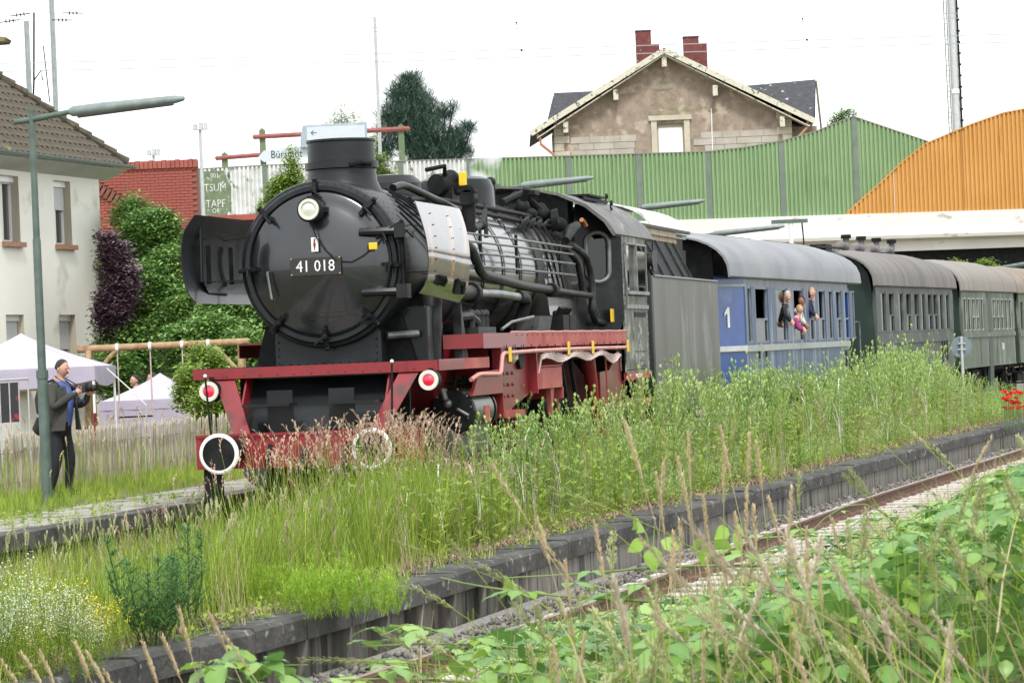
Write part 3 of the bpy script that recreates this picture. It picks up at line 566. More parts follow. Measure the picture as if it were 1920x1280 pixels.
for s in (-1, 1):      # wheels: leading, three... four coupled, trailing
    for x, r_ in ((2.2, .5), (4.3, .8), (6.15, .8), (8.0, .8), (9.85, .8), (12.6, .625)):
        m = MB(); y = s*.755; m.lathe([(-.07, r_-.09), (-.07, r_), (.065, r_-.01), (.075, r_+.02), (.09, r_+.02), (.09, r_-.09)], (x, y, r_-.05), (0, -s, 0), 36); wl = part(m, 'wheel', BLKD, smooth=True)
        m = MB(); m.lathe([(-.075, r_-.1), (-.075, r_-.07), (.05, r_-.07), (.05, r_-.1)], (x, y, r_-.05), (0, -s, 0), 36); m.lathe([(-.1, 0), (-.1, .13), (.06, .13)], (x, y, r_-.05), (0, -s, 0), 16)
        ns = 14 if r_ > .7 else 10
        for k in range(ns): a = 2*PI*k/ns; m.beam((x+.1*math.cos(a), y+s*.02, r_-.05+.1*math.sin(a)), (x+(r_-.08)*math.cos(a), y+s*.02, r_-.05+(r_-.08)*math.sin(a)), .05, .06, (0, 1, 0))
        if r_ > .7: m.prism([(x+(r_-.1)*math.cos(a), r_-.05+(r_-.1)*math.sin(a)) for a in np.linspace(2.4, 3.9, 8)], y+s*.05, y+s*.08, 'y')
        m.build('spokes', RED, wl)
part(MB().beam((4.3, -.93, .5), (9.85, -.93, .5), .05, .13), 'coupling_rod', SILV); part(MB().beam((3.7, -1.05, .86), (6.15, -1.02, .5), .06, .12), 'main_rod', SILV); part(MB().beam((4.2, -1.15, 1.3), (5.6, -1.15, 1.5), .05, .08), 'radius_rod', SILV)
part(MB().tube([(8.3, -.9, 1.35), (10.2, -.9, 1.35)], .25, 20), 'air_reservoir', BLKD, smooth=True)
for x in (8.9, 9.6): part(MB().tube([(x, -1.3, 1.9), (x+.2, -1.32, 1.4), (x+.1, -1.3, 1.1)], .03, 6), 'air_hose', BLKD)
part(MB().tube([(8.2, -1.35, 1.95), (8.25, -1.36, 1.2)], .02, 6), 'lever_rod', REDL); part(MB().tube([(11.7, -1.42, 1.98), (11.75, -1.42, 1.2)], .015, 6), 'lever_rod', REDL)
m = MB(); m.box(8.05, 11.1, -.6, .6, .9, 2.2); part(m, 'ash_pan', BLKD)
# pale cables hanging under the running board
for k in range(5):
    pts = [(6.35, -1.5, 1.75), (6.45, -1.52, 1.98-.012*k)]+[(6.6+i*.35, -1.52-.01*k, 2.0-.02*k+.035*math.sin(i*1.1+k*.4)-(.06 if i > 12 else 0)*math.sin((i-12)*.8)) for i in range(17)]+[(12.5, -1.5, 1.9-.02*k), (12.65, -1.48, 1.7)]
    part(MB().tube(pts, .012, 5), 'cable', CABLE)
pipe([(2.35, -1.5, 1.74), (2.7, -1.52, 1.8), (3.95, -1.52, 1.78), (4.05, -1.52, 2.03), (6, -1.53, 2.045), (9, -1.53, 2.05), (13.0, -1.53, 2.04)], .026, PINKP, 'brake_pipe')
part(MB().tube([(4.7+i*.3, -1.505, 2.287+.003*math.sin(i*1.7)) for i in range(29)], .014, 6), 'conduit', PINKP)
for i in range(17): part(MB().tube([(4.3+i*.52, -1.525, 2.13), (4.28+i*.52, -1.54, 2.0)], .007, 4), 'pipe_hanger', BLKD)
for x, z in ((4.35, 2.0), (8.2, 2.05), (10.0, 2.05), (12.9, 2.05)): part(MB().box(x-.05, x+.1, -1.56, -1.545, z-.08, z+.1), 'inspection_tag', YEL, bevel=.01)
# cab
roofp = [(math.copysign(1, a)*0+a, z) for a, z in [(-1.52, 3.72), (-1.4, 3.93), (-1.15, 4.16), (-.8, 4.33), (-.4, 4.43), (0, 4.46), (.4, 4.43), (.8, 4.33), (1.15, 4.16), (1.4, 3.93), (1.52, 3.72)]]
cx0, cx1 = 13.0, 15.15
roof = roofp+[(a*.975, z-.035) for a, z in roofp[::-1]]
m = MB()
def roof_seg(m, xa, xb, oa=0, ob=0):      # front edge of the roof slopes back towards the eaves
    n = len(roof); vs = [(xa+oa*abs(a/1.52)**1.5, a, z) for a, z in roof]+[(xb+ob, a, z) for a, z in roof]
    k = n//2
    fs = [(i, i+1, n+i+1, n+i) for i in range(k-1)]+[(k+i, k+i+1, n+k+i+1, n+k+i) for i in range(k-1)]
    fs += [(i, i+1, n-2-i, n-1-i) for i in range(k-1)]+[(n+i, n+n-1-i, n+n-2-i, n+i+1) for i in range(k-1)]+[(0, n, 2*n-1, n-1), (k-1, k, n+k, n+k-1)]
    m.add(vs, fs)
roof_seg(m, 11.5, 15.9, 1.0); cr_ = part(m, 'cab_roof', M('dusty cab roof', (.05, .05, .052), (.12, .12, .11), 4, .5, bump=.2, c3=(.3, .27, .22), thr3=.64, sc3=5), smooth=True)
m = MB(); m.box(13.3, 14.6, -1.0, -.35, 4.34, 4.37); m.beam((13.0, -.95, 4.3), (15.0, -.95, 4.3), .03, .05); m.build('roof_hatch', BLKD, cr_)
for x, y, z in ((14.0, -1.2, 4.15), (15.3, -.9, 4.32)): MB().tube([(x+.07*math.cos(a), y, z+.06+.07*math.sin(a)) for a in np.linspace(0, 5.5, 9)], .014, 5).build('lifting_eye', BLKD, cr_)
# visor under the roof front
m = MB(); roof_seg(m, 11.45, 11.6, 1.0, 1.0*0); 
fw = [(-1.5, 2.28), (-1.5, 3.7), (-1.38, 3.9), (-1.13, 4.12), (-.78, 4.29), (-.4, 4.39), (0, 4.42), (.4, 4.39), (.78, 4.29), (1.13, 4.12), (1.38, 3.9), (1.5, 3.7), (1.5, 2.28)]
# front wall slopes back towards the sides and carries an oblong window on each side
def slantx(y): return 12.2+.8*min(1, abs(y)/1.5)
def wallpoly(m, ys, t=0):
    for (y0, z0a, z0b), (y1, z1a, z1b) in zip(ys, ys[1:]): m.add([(slantx(y0)+t, y0, z0a), (slantx(y1)+t, y1, z1a), (slantx(y1)+t, y1, z1b), (slantx(y0)+t, y0, z0b)], [(0, 1, 2, 3)])
def topz(y): return interp(abs(y), [(0, 4.42), (.4, 4.39), (.78, 4.29), (1.13, 4.12), (1.38, 3.9), (1.5, 3.7)])
m = MB()
for s in (-1, 1):
    oc, hw, h0, h1 = 1.17, .16, 3.0, 3.78
    ring = []; 
    for a in np.linspace(0, 2*PI, 25)[:-1]:
        cz = 3.2 if math.sin(a) < 0 else 3.6; ring.append((oc+hw*math.cos(a), cz+hw*1.05*math.sin(a)))
    out = []
    for y, z in ring:
        dy, dz = y-oc, z-3.4; k = 9
        if dy > 1e-3: k = min(k, (1.5-oc)/dy)
        if dy < -1e-3: k = min(k, (.85-oc)/dy)
        if dz > 1e-3: k = min(k, (4.2-3.4)/dz)
        if dz < -1e-3: k = min(k, (2.28-3.4)/dz)
        yy, zz = oc+dy*k, 3.4+dz*k; out.append((yy, min(zz, topz(yy))))
    n = len(ring); m.add([(slantx(y), s*y, z) for y, z in ring]+[(slantx(y), s*y, z) for y, z in out], [(i, (i+1) % n, n+(i+1) % n, n+i) for i in range(n)])
    fr_ = MB().tube([(slantx(y)-.02, s*y, z) for y, z in ring], .035, 8, closed=True); wn = part(fr_, 'cab_front_window', SILV, smooth=True)
    MB().add([(slantx(y)+.01, s*y, z) for y, z in ring], [tuple(range(n))]).build('pane', glassmat('cab glass', (.25, .28, .28), .07), wn)
m.add([(12.2, -.86, 2.28), (12.2, -.86, 4.27), (12.2, 0, 4.42), (12.2, .86, 4.27), (12.2, .86, 2.28)], [(0, 1, 2, 3, 4)]); 
for s in (-1, 1): m.add([(12.2, s*.86, 2.28), (slantx(.86), s*.86, 2.28), (slantx(.86), s*.86, 4.25), (12.2, s*.86, 4.27)], [(0, 1, 2, 3)])
part(m, 'cab_front', BLK)
part(MB().ball((13.6, -.9, 3.15), .16, 8, (1, .7, 1.3)), 'driver_cushion', M('red cloth', (.5, .03, .02), rough=.8), smooth=True)
for s in (-1, 1):
    m = MB(); y0, y1 = (s*1.5, s*1.48); ya, yb = min(y0, y1), max(y0, y1)
    m.box(cx0, cx1, ya, yb, 1.66, 2.86); m.box(cx0, 13.2, ya, yb, 2.86, 3.72); m.box(15.02, cx1, ya, yb, 2.86, 3.72); m.box(13.2, 15.02, ya, yb, 3.6, 3.72)
    side = part(m, 'cab_side', CABG)
    if s < 0:
        m = MB(); m.beam((13.2, -1.52, 2.88), (13.2, -1.52, 3.6), .03, .04, (1, 0, 0)); m.beam((15.02, -1.52, 2.88), (15.02, -1.52, 3.6), .03, .04, (1, 0, 0)); m.beam((13.2, -1.52, 3.6), (15.02, -1.52, 3.6), .04, .03); m.beam((13.15, -1.53, 2.86), (15.05, -1.53, 2.86), .06, .05); m.beam((14.0, -1.5, 2.88), (14.0, -1.5, 3.6), .12, .04, (1, 0, 0)); wf = m.build('window_frame', SILV, side)
        MB().box(13.22, 13.95, -1.497, -1.492, 2.9, 3.58).build('pane', glassmat('pale reflecting glass', (.5, .55, .5), .6), side); MB().box(14.2, 14.9, -1.53, -1.52, 2.95, 3.5).build('wind_deflector', glassmat('dark glass', (.2, .25, .25), .4), side)
        MB().box(13.05, 15.1, -1.53, -1.5, 2.62, 2.68).build('elbow_rail', SILV, side)
        MB().box(13.9, 14.9, -1.512, -1.5, 2.5, 2.57).build('side_strip', BLKD, side)
        for z0, z1, t_ in ((2.0, 2.4, 'DB'), (1.78, 2.0, '41 018')):
            q = MB().box(13.75, 14.85, -1.515, -1.5, z0-.02, z1-.06).build('cab_plate', CABG, side); text(t_, (z1-z0)*.6, (14.3, -1.517, (z0+z1)/2-.04), '-y', SILV, q, ext=.004)
        m = MB().tube([(13.03, -1.54, 2.6), (12.98, -1.56, 3.0), (13.0, -1.54, 3.42)], .014, 6); m.build('grab_rail', SILV, side)
        MB().box(12.7, 12.95, -1.36, -1.34, 2.42, 2.62).build('inspection_tag', YEL, side, bevel=.01)
part(MB().box(12.5, 15.1, -1.45, 1.45, 1.9, 2.0), 'cab_floor', BLKD); part(MB().box(12.7, 12.9, -.8, .8, 2.0, 3.9), 'backhead', BLKD); part(MB().box(15.0, 15.05, -1.4, 1.4, 2.0, 3.9), 'cab_dark_panel', BLKD)  # dark panel added at the cab rear so no bright sky shows through
for z, w_ in ((1.55, 1.66), (1.15, 1.25)):
    q = part(MB().box(13.05, 15.1, -1.5, -1.2, z, w_), 'cab_step', REDL)
m = MB(); m.box(13.05, 13.1, -1.45, -1.2, .6, 1.66); m.box(14.4, 15.1, -1.4, -1.36, .7, 1.6); m.box(13.0, 13.2, -1.42, -1.38, 1.85, 1.93); part(m, 'step_hanger', RED)
text('BW 27.3.85 REV', .085, (14.1, -1.503, 1.6), '-y', WHITE, q)
text('SERIE', .07, (14.5, -1.503, 1.2), '-y', WHITE, q)
def rivets(name, pts, r_, mat_, parent):
    m = MB()
    for p in pts: p = Vector(p); m.add([p+Vector((r_, 0, 0)), p-Vector((r_, 0, 0)), p+Vector((0, r_, 0)), p-Vector((0, r_, 0)), p+Vector((0, 0, r_)), p-Vector((0, 0, r_))], [(0, 2, 4), (2, 1, 4), (1, 3, 4), (3, 0, 4), (2, 0, 5), (1, 2, 5), (3, 1, 5), (0, 3, 5)])
    o = m.build(name, mat_, parent, kind='stuff'); return o
rivets('rivets', [(DX-.008, .94*math.cos(k*PI/30), ZC+.94*math.sin(k*PI/30)) for k in range(60)], .008, BLK, L)
rivets('rivets', [(x, -.967*math.cos(R(a)), ZC+.967*math.sin(R(a))) for x in (1.55, 1.75, 3.25) for a in range(-40, 120, 5)], .008, BLK, L)
rivets('rivets', [(1.575, y, z) for y in (-.58, .58) for z in (2.02, 2.1, 2.18, 2.26)]+[(1.575, -.55+.1*k, 2.0) for k in range(12)], .012, BLK, L)
rivets('rivets', [(.595, -1.25+.125*k, z) for k in range(21) for z in (.9, 1.19)], .014, RED, L)
rivets('rivets', [(.995, -1.35+.2*k, 1.9) for k in range(14)]+[(5.0+.33*k, -1.516, 2.25) for k in range(24)], .01, RED, L)
rivets('rivets', [(13.05+.09*k, -1.503, z) for k in range(23) for z in (1.7, 2.82)]+[(x, -1.503, 1.75+.09*k) for k in range(22) for x in (13.05, 15.1)]+[(slantx(y)-.004, -y, z) for y, z in [(1.44, 2.4+.1*k) for k in range(13)]+[(.9+.06*k, 2.35) for k in range(9)]], .009, BLK, L)
rivets('rivets', [(3.0+.25*k, -1.06+.05*math.sin(k), 3.0+.3*math.sin(k*1.7)) for k in range(0)]+[(2.56, -1.22+.255*math.cos(k*.45), 1.37+.255*math.sin(k*.45)) for k in range(14)], .014, BLK, L)
for k in range(0):      # thin copper oil and control lines draped over the boiler side
    a = Vector((3.4+k*1.15, -.97, 3.5+.05*(k % 3))); pipe([tuple(a), (a.x+.15, -1.0, 3.3), (a.x+.1*(k % 2), -1.03, 2.9), (a.x+.3, -1.08, 2.55), (a.x+.25, -1.2, 2.3)], .013, BLKD, 'oil_line', 5)
for k in range(3): pipe([(9.9+k*.4, -.55-.03*k, 4.0), (9.7+k*.4, -.8, 3.85), (9.6+k*.42, -1.0, 3.5), (9.9+k*.3, -1.08, 2.9)], .016, BLKD, 'control_line', 5)
for k in range(0): pipe([(6.2+k*.18, -.4, 4.12), (6.5+k*.2, -.62, 4.0), (6.6+k*.2, -.8, 3.78), (6.5+k*.2, -.97, 3.5)], .018, PIPE, 'control_line', 5)
# ---------------------------------------------------------------- tender
TG = M('weathered tender paint', (.055, .06, .046), (.1, .102, .086), 1.1, .42, st=(1, 1, .3), c3=(.15, .16, .152), thr3=.58, sc3=1.7, st3=(1, 1, .35))
WOOD = M('bleached wood boards', (.4, .3, .19), (.52, .42, .3), 9, .8, st=(1, .3, .3))
T = thing('tender', 'weathered grey green tender with streaked flat side behind the locomotive cab', 'tender', (19, 0, -.05))
m = MB(); m.prism([(-1.5, .95), (-1.5, 3.12), (-1.42, 3.16), (1.42, 3.16), (1.5, 3.12), (1.5, .95)], 15.75, 22.95, 'x'); tb = m.build('water_tank', TG, T)
m = MB(); m.lathe([(0, .13), (2.3, .13)], (15.68, -1.37, .85), (0, 0, 1), 24); m.lathe([(0, .13), (2.3, .13)], (15.68, 1.37, .85), (0, 0, 1), 24); m.box(15.55, 15.7, -1.4, 1.4, .85, 3.1); m.build('front_plate', BLK, T, smooth=True)
MB().tube([(15.5, -1.38, 3.14), (15.55, -1.4, 3.3), (15.75, -1.4, 3.3), (15.8, -1.4, 3.15)], .04, 8).build('grab_loop', PIPE, T, smooth=True)
m = MB()       # inclined bunker boards
for s in (-1, 1): m.add([(15.6, s*1.42, 3.16), (20.3, s*1.42, 3.16), (20.3, s*1.12, 3.78), (15.6, s*1.12, 3.78), (15.6, s*1.38, 3.16), (20.3, s*1.38, 3.16), (20.3, s*1.08, 3.78), (15.6, s*1.08, 3.78)], [(0, 1, 2, 3), (4, 7, 6, 5), (0, 4, 5, 1), (3, 2, 6, 7), (0, 3, 7, 4), (1, 5, 6, 2)])
m.build('coal_bunker', M('bunker black', (.006, .0075, .009), (.014, .017, .02), 2, .65, spec=.2), T)
for x in (16.2, 17.3, 18.4, 19.5, 20.3): MB().beam((x, -1.43, 3.17), (x, -1.13, 3.79), .03, .05, (0, 1, 0)).build('bunker_rib', PIPE, T)
MB().box(20.35, 22.6, -1.0, 1.0, 3.14, 3.72).build('tank_top', BLKD, T)
for i in range(5):
    MB().box(16.3+i*.95, 17.22+i*.95, -1.09, -1.05, 3.8, 4.0+.02*(i % 2)).build('board', WOOD, T)
MB().beam((16.2, -1.1, 4.02), (22.4, -1.1, 4.02), .06, .05).build('board_rail', PIPE, T); MB().beam((16.2, -1.12, 3.9), (21.8, -1.12, 3.9), .03, .03).build('board_rail', SILV, T)
arc = [(1.0*math.cos(R(a)), 4.0+.5*math.sin(R(a))) for a in range(180, -1, -12)]; arc = arc+[(a*.97, z-.03) for a, z in arc[::-1]]
MB().prism(arc, 19.0, 22.9, 'x').build('bunker_hood', M('pale aluminium sheet', (.62, .63, .63), (.75, .76, .76), 2, .35, metal=.4, bump=.1, c3=(.4, .38, .34), thr3=.62, sc3=4), T, smooth=True)
MB().box(16.2, 22.6, -.95, .95, 3.72, 3.98).build('coal', BLKD, T)
MB().lathe([(-.05, 0), (-.05, .11), (.05, .11), (.05, 0)], (15.6, -1.5, 3.4), (0, 1, 0), 14).build('tool_drum', PIPE, T); MB().box(15.7, 16.1, -1.53, -1.5, 3.22, 3.55).build('notice_plate', PIPE, T)
MB().tube([(15.75, -1.52, 3.7), (15.78, -1.52, 3.2)], .01, 5).build('chain', BLKD, T)
for i, t_ in enumerate(('41 018', 'Br.Gew. 43 t', 'Wasser 34 m3', 'Kohle 10 t', 'REV 1985')): text(t_, .075, (16.15, -1.503, 1.72-.13*i), '-y', WHITE, tb, ext=.001)
MB().tube([(15.9, -1.5, 3.15), (22.9, -1.5, 3.15)], .02, 6).build('top_bead', SILV, T)
m = MB(); m.box(15.6, 23.0, -1.0, 1.0, .7, .95)
for x in (17, 18.8, 20.6, 22.0):
    for s in (-1, 1): m.lathe([(-.07, 0), (-.07, .5), (.06, .5), (.08, .53), (.08, 0)], (x, s*.755, .45), (0, -s, 0), 28)
m.box(16.6, 19.2, -1.15, -1.05, .4, .75); m.box(20.2, 22.5, -1.15, -1.05, .4, .75); m.build('running_gear', BLKD, T, smooth=True)
MB().box(22.95, 23.0, -1.3, 1.3, .9, 1.2).build('buffer_beam', RED, T)
for s in (-1, 1): MB().lathe([(0, .1), (.5, .09), (.5, .22), (.54, .22), (.54, 0)], (23.0, s*.875, 1.05), n=20).build('buffer', BLKD, T, smooth=True)
# ---------------------------------------------------------------- coaches
CB = M('weathered blue side', (.07, .11, .2), (.05, .09, .135), 1.4, .5, bump=.1, st=(1, 1, .12), c3=(.24, .27, .33), thr3=.57, sc3=5, st3=(1, 1, .08))
CBP = M('glossy blue end panel', (.01, .05, .22), (.02, .075, .27), 1.5, .3, coat=.4, c3=(.06, .12, .3), thr3=.66, sc3=1.5)
CBB = M('greyed letterboard', (.15, .17, .21), (.22, .24, .27), 5, .6, bump=.1)
TRIM = M('pale waist rail', (.36, .39, .38), (.28, .3, .29), 6, .5)
RF1 = M('light grey roof', (.18, .19, .205), (.25, .26, .275), .9, .6, bump=.1, bsc=3)
RF2 = M('sooty brown grey roof', (.12, .112, .108), (.185, .172, .165), 2.5, .8, bump=.15, st=(1, .1, .1))
RF3 = M('light brown roof', (.19, .172, .155), (.26, .24, .215), 2.5, .8, bump=.1, st=(1, .1, .1))
CG = M('dusty dark green side', (.055, .068, .062), (.085, .098, .09), 1.5, .6, bump=.1, c3=(.12, .13, .12), thr3=.6, sc3=3)
CGE = M('dark green end', (.018, .036, .03), (.03, .048, .04), 2, .5)
CG3 = M('olive green dusty side', (.085, .11, .08), (.115, .14, .105), 1.5, .6, bump=.1, c3=(.22, .24, .2), thr3=.6, sc3=3, st3=(1, 1, .3))
INT = M('coach interior wood', (.25, .1, .045), (.32, .15, .07), 4, .7)
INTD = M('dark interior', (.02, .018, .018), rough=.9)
WG = glassmat('coach glass', (.4, .42, .38), .28, .03); BLIND = M('grey blind', (.26, .26, .23), (.33, .33, .3), 5, .8)
def coach(label, X0, Ln, side, end, board, roofm, wins, zw0, zw1, zg, crown, trim, cat='railway coach', taper=0, belt=1.95, frame=None, inter=INT, doors=(), zb=1.08, hw=1.45):
    X1 = X0+Ln; a = -math.atan2(bend(X1)-bend(X0), Ln); Tm = Matrix.Translation((X0, -bend(X0), 0)) @ Matrix.Rotation(a, 4, 'Z')
    t = thing('railway_coach', label, cat, (X0+Ln/2, -(bend(X0)+bend(X1))/2, -.05), 'coaches of the steam train'); P = lambda: MB(Tm)
    # openings on the near side: list of (x0,x1,kind)
    tp = taper
    ed = sorted([(w_[0], w_[1]) for w_ in wins]+[(d_[0], d_[1]) for d_ in doors]); x = tp
    m = P(); m.box(tp, Ln-tp, -hw, -hw+.05, zb, belt); m.build('lower_side', side, t)
    m = P(); m.box(tp, Ln-tp, -hw, -hw+.05, zw1, zg); m.build('letterboard', board, t)
    m = P(); m.box(tp, Ln-tp, -hw, -hw+.05, belt, zw0); m.build('sill_panel', side, t)
    for a0, a1 in ed:
        if a0-x > .02: P().box(x, a0, -hw-.012, -hw+.08, zw0, zw1).build('pillar', side, t)
        x = a1
    if Ln-tp-x > .02: P().box(x, Ln-tp, -hw-.012, -hw+.08, zw0, zw1).build('pillar', side, t)
    for a0, a1, k in wins:
        f = P().box(a0, a1, -hw-.005, -hw+.06, zw0, zw0+.035); f.box(a0, a1, -hw+.0, -hw+.05, zw1-.04, zw1); f.box(a0, a0+.025, -hw+.01, -hw+.05, zw0+.03, zw1-.03); f.box(a1-.025, a1, -hw+.01, -hw+.05, zw0+.03, zw1-.03)
        zm = zw0+(zw1-zw0)*.42
        if k != 'c': f.box(a0, a1, -hw+.005, -hw+.05, zm-.02, zm+.02)
        fo = f.build('window_frame', frame or board, t)
        if k == 'c': P().box(a0, a1, -hw+.03, -hw+.035, zw0+.03, zw1-.03).build('pane', WG, fo)
        else: P().box(a0, a1, -hw+.03, -hw+.035, zw0+.03, zm-.02).build('pane', WG, fo)
        if k == 'b' or k == 'c' and U(0, 1) < .5: P().box(a0, a1-.15*(a1-a0), -hw+.06, -hw+.065, zw0+.04, (zw1 if k == 'c' else zm)-.03).build('blind', BLIND, fo)
    for a0, a1, k in doors: P().box(a0, a1, -hw+.1, -hw+.14, .55, zw1+.05).build('door', end, t)
    # far side, floor, partitions (interior)
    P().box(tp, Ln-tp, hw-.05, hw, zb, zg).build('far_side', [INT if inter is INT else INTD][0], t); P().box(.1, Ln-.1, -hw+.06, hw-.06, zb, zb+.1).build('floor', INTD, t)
    for q in np.arange(2, Ln-1, 1.7): P().box(q, q+.05, -hw+.35, hw-.1, zb+.1, zg).build('partition', inter, t)
    # ends
    for xe, s in ((0, 1), (Ln, -1)):
        m = P(); n_ = 10; arcp = [(hw*.93*math.cos(PI*i/n_), zg+(crown-zg-.03)*math.sin(PI*i/n_)) for i in range(n_+1)]
        y_ = hw-(.34 if tp else 0); arcp = [(max(-y_, min(y_, a_)), z) for a_, z in arcp]
        m.prism([(y_, zb)]+arcp+[(-y_, zb)], xe+s*.0, xe+s*.05, 'x'); eo = m.build('end_wall', BLKD if tp else end, t)
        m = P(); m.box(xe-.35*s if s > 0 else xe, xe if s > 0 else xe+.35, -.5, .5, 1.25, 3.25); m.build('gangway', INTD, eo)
        if tp:
            for sd_ in (-1, 1):
                m = P(); m.add([(xe+s*.02, sd_*y_, zb), (xe+s*tp, sd_*hw, zb), (xe+s*tp, sd_*hw, zg), (xe+s*.02, sd_*y_, zg), (xe+s*.04, sd_*(y_-.05), zb), (xe+s*tp, sd_*(hw-.05), zb), (xe+s*tp, sd_*(hw-.05), zg), (xe+s*.04, sd_*(y_-.05), zg)], [(0, 1, 2, 3), (4, 7, 6, 5), (0, 4, 5, 1), (3, 2, 6, 7), (0, 3, 7, 4), (1, 5, 6, 2)]); m.build('entrance_panel', CBP if board is CBB else end, t)
                m = P(); m.beam((xe, sd_*(y_+.015), 1.93), (xe+s*tp, sd_*(hw+.015), 1.93), .03, .1); m.build('waist_rail', M('white rail', (.55, .56, .55), (.45, .46, .45), 5) if board is CBB else trim, t)
                if board is CBB: m = P(); m.beam((xe, sd_*(y_+.012), 3.12), (xe+s*tp, sd_*(hw+.012), 3.12), .02, .05); m.build('top_bead', TRIM, t)
        for s2 in (-1, 1):
            m = P(); m.lathe([(0, .2), (.03, .2), (.05, .07), (.5, .08)], (xe-s*.55, s2*.875, 1.03), (s, 0, 0), 16); m.build('buffer', INTD, t)
    P().box(tp, Ln-tp, -hw-.03, -hw, belt-.09, belt+.03).build('waist_rail', trim, t)
    P().box(tp, Ln-tp, -hw-.012, -hw, zb, zb+.05).build('bottom_rail', trim if board is CBB else side, t)
    for q in np.arange(tp+2.9, Ln-tp-1, 2.9): P().box(q-.012, q+.012, -hw-.006, -hw, zb+.05, belt-.1).build('panel_seam', side if board is CBB else INTD, t)
    # roof: shell with drooping ends, made of sheets
    n_ = 16; ns = max(3, int(Ln/2.2)); e_ = .38
    def rprof(k): return [((hw+.07)*math.copysign(abs(math.cos(PI*i/n_))**.85, math.cos(PI*i/n_)), zg-.02+(crown-zg-k)*math.sin(PI*i/n_)**.8) for i in range(n_+1)]
    for j in range(ns):
        xa, xb = -e_+(Ln+2*e_)*j/ns, -e_+(Ln+2*e_)*(j+1)/ns-.006
        pa = rprof(.1 if j == 0 else 0); pb = rprof(.1 if j == ns-1 else 0); k = n_+1; m = P()
        vs = [(xa, y, z) for y, z in pa]+[(xb, y, z) for y, z in pb]+[(xa, y*.975, z-.03) for y, z in pa]+[(xb, y*.975, z-.03) for y, z in pb]
        fs = [(i, i+1, k+i+1, k+i) for i in range(k-1)]+[(2*k+i, 3*k+i, 3*k+i+1, 2*k+i+1) for i in range(k-1)]+[(i, 2*k+i, 2*k+i+1, i+1) for i in range(k-1)]+[(k+i, k+i+1, 3*k+i+1, 3*k+i) for i in range(k-1)]+[(0, k, 3*k, 2*k), (k-1, 3*k-1, 4*k-1, 2*k-1)]
        m.add(vs, fs); m.build('roof_sheet', roofm, t, smooth=True)
    # running gear
    m = P(); m.box(0, Ln, -1.1, 1.1, .95, 1.1); m.box(Ln*.3, Ln*.7, -1.2, -1.15, .7, 1.0)
    for q in (2.6, Ln-2.6):
        for s2 in (-1, 1): m.lathe([(-.07, 0), (-.07, .5), (.06, .5), (.08, .53), (.08, 0)], (q, s2*.755, .45), (0, -s2, 0), 24); m.box(q-.7, q+.7, s2*1.0-.05, s2*1.0+.05, .5, .8)
    m.build('running_gear', INTD, t, smooth=True)
    for q in (1.0, Ln-1.0):
        m = P(); m.box(q-.4, q+.4, -1.45, -1.2, .45, .5); m.box(q-.4, q+.4, -1.4, -1.2, .75, .8); m.beam((q-.38, -1.4, .45), (q-.38, -1.3, 1.05), .04, .04); m.beam((q+.38, -1.4, .45), (q+.38, -1.3, 1.05), .04, .04); m.build('step', INTD, t)
    return t, Tm, P
x0 = 25.2
w1 = [(26.62, 26.98, 'c'), (27.36, 28.61, 'o'), (29.41, 30.55, 'c'), (31.32, 32.36, 'o'), (32.99, 33.61, 'o'), (34.2, 34.95, 'o'), (35.3, 35.9, 'c'), (36.35, 37.0, 'o'), (37.45, 38.05, 'o'), (38.45, 38.8, 'c')]
w1 = [(a-x0, b-x0, k) for a, b, k in w1]
c1, T1, P1 = coach('weathered blue first class coach with a white 1 on its end panel', x0, 13.85, CB, CBP, CBB, RF1, w1, 2.02, 3.1, 3.3, 4.22, TRIM, taper=1.15, inter=INTD)
MB(T1 @ Matrix.Translation((.5, -1.262, 2.52)) @ Matrix.Rotation(-math.atan2(.34, 1.13), 4, 'Z')).prism([(-.04, -.19), (.045, -.19), (.045, .19), (-.03, .19), (-.15, .08), (-.15, .02), (-.04, .09)], -.006, 0, 'y').build('class_number', WHITE, c1)
for q in (2.3, 3.0): P1().box(q, q+.08, -1.475, -1.46, 1.72, 1.86).build('label_holder', INTD, c1)
for q in (12.1, 12.55): P1().box(q, q+.1, -1.48, -1.455, 1.3, 1.78).build('door_handle', INTD, c1)
P1().beam((5, 0, 4.24), (9, 0, 4.24), .1, .03).build('roof_walkway', BLKD, c1); P1().beam((.3, 0, 4.2), (3.3, 0, 4.22), .1, .03).build('roof_walkway', BLKD, c1)
P1().beam((10.5, 0, 4.24), (13.8, 0, 4.24), .1, .03).build('roof_walkway', BLKD, c1)
P1().tube([(13.9, -1.4, 2.4), (13.95, -1.48, 2.4), (13.98, -1.48, 1.0)], .018, 6).build('grab_rail', SILV, c1)
x0 = 41.35; xs_ = [41.9, 42.95, 44.15, 45.2, 46.3, 47.2, 48.2, 49.0, 49.8, 50.75]; w2 = [(a-x0, a-x0+.62, k) for a, k in zip(xs_, 'cocobcooccc')]
c2, T2, P2 = coach('dark green second coach with four curved ventilators on its brown roof', x0, 10.6, CG, CGE, CG, RF2, w2, 2.14, 3.1, 3.27, 4.2, CG)
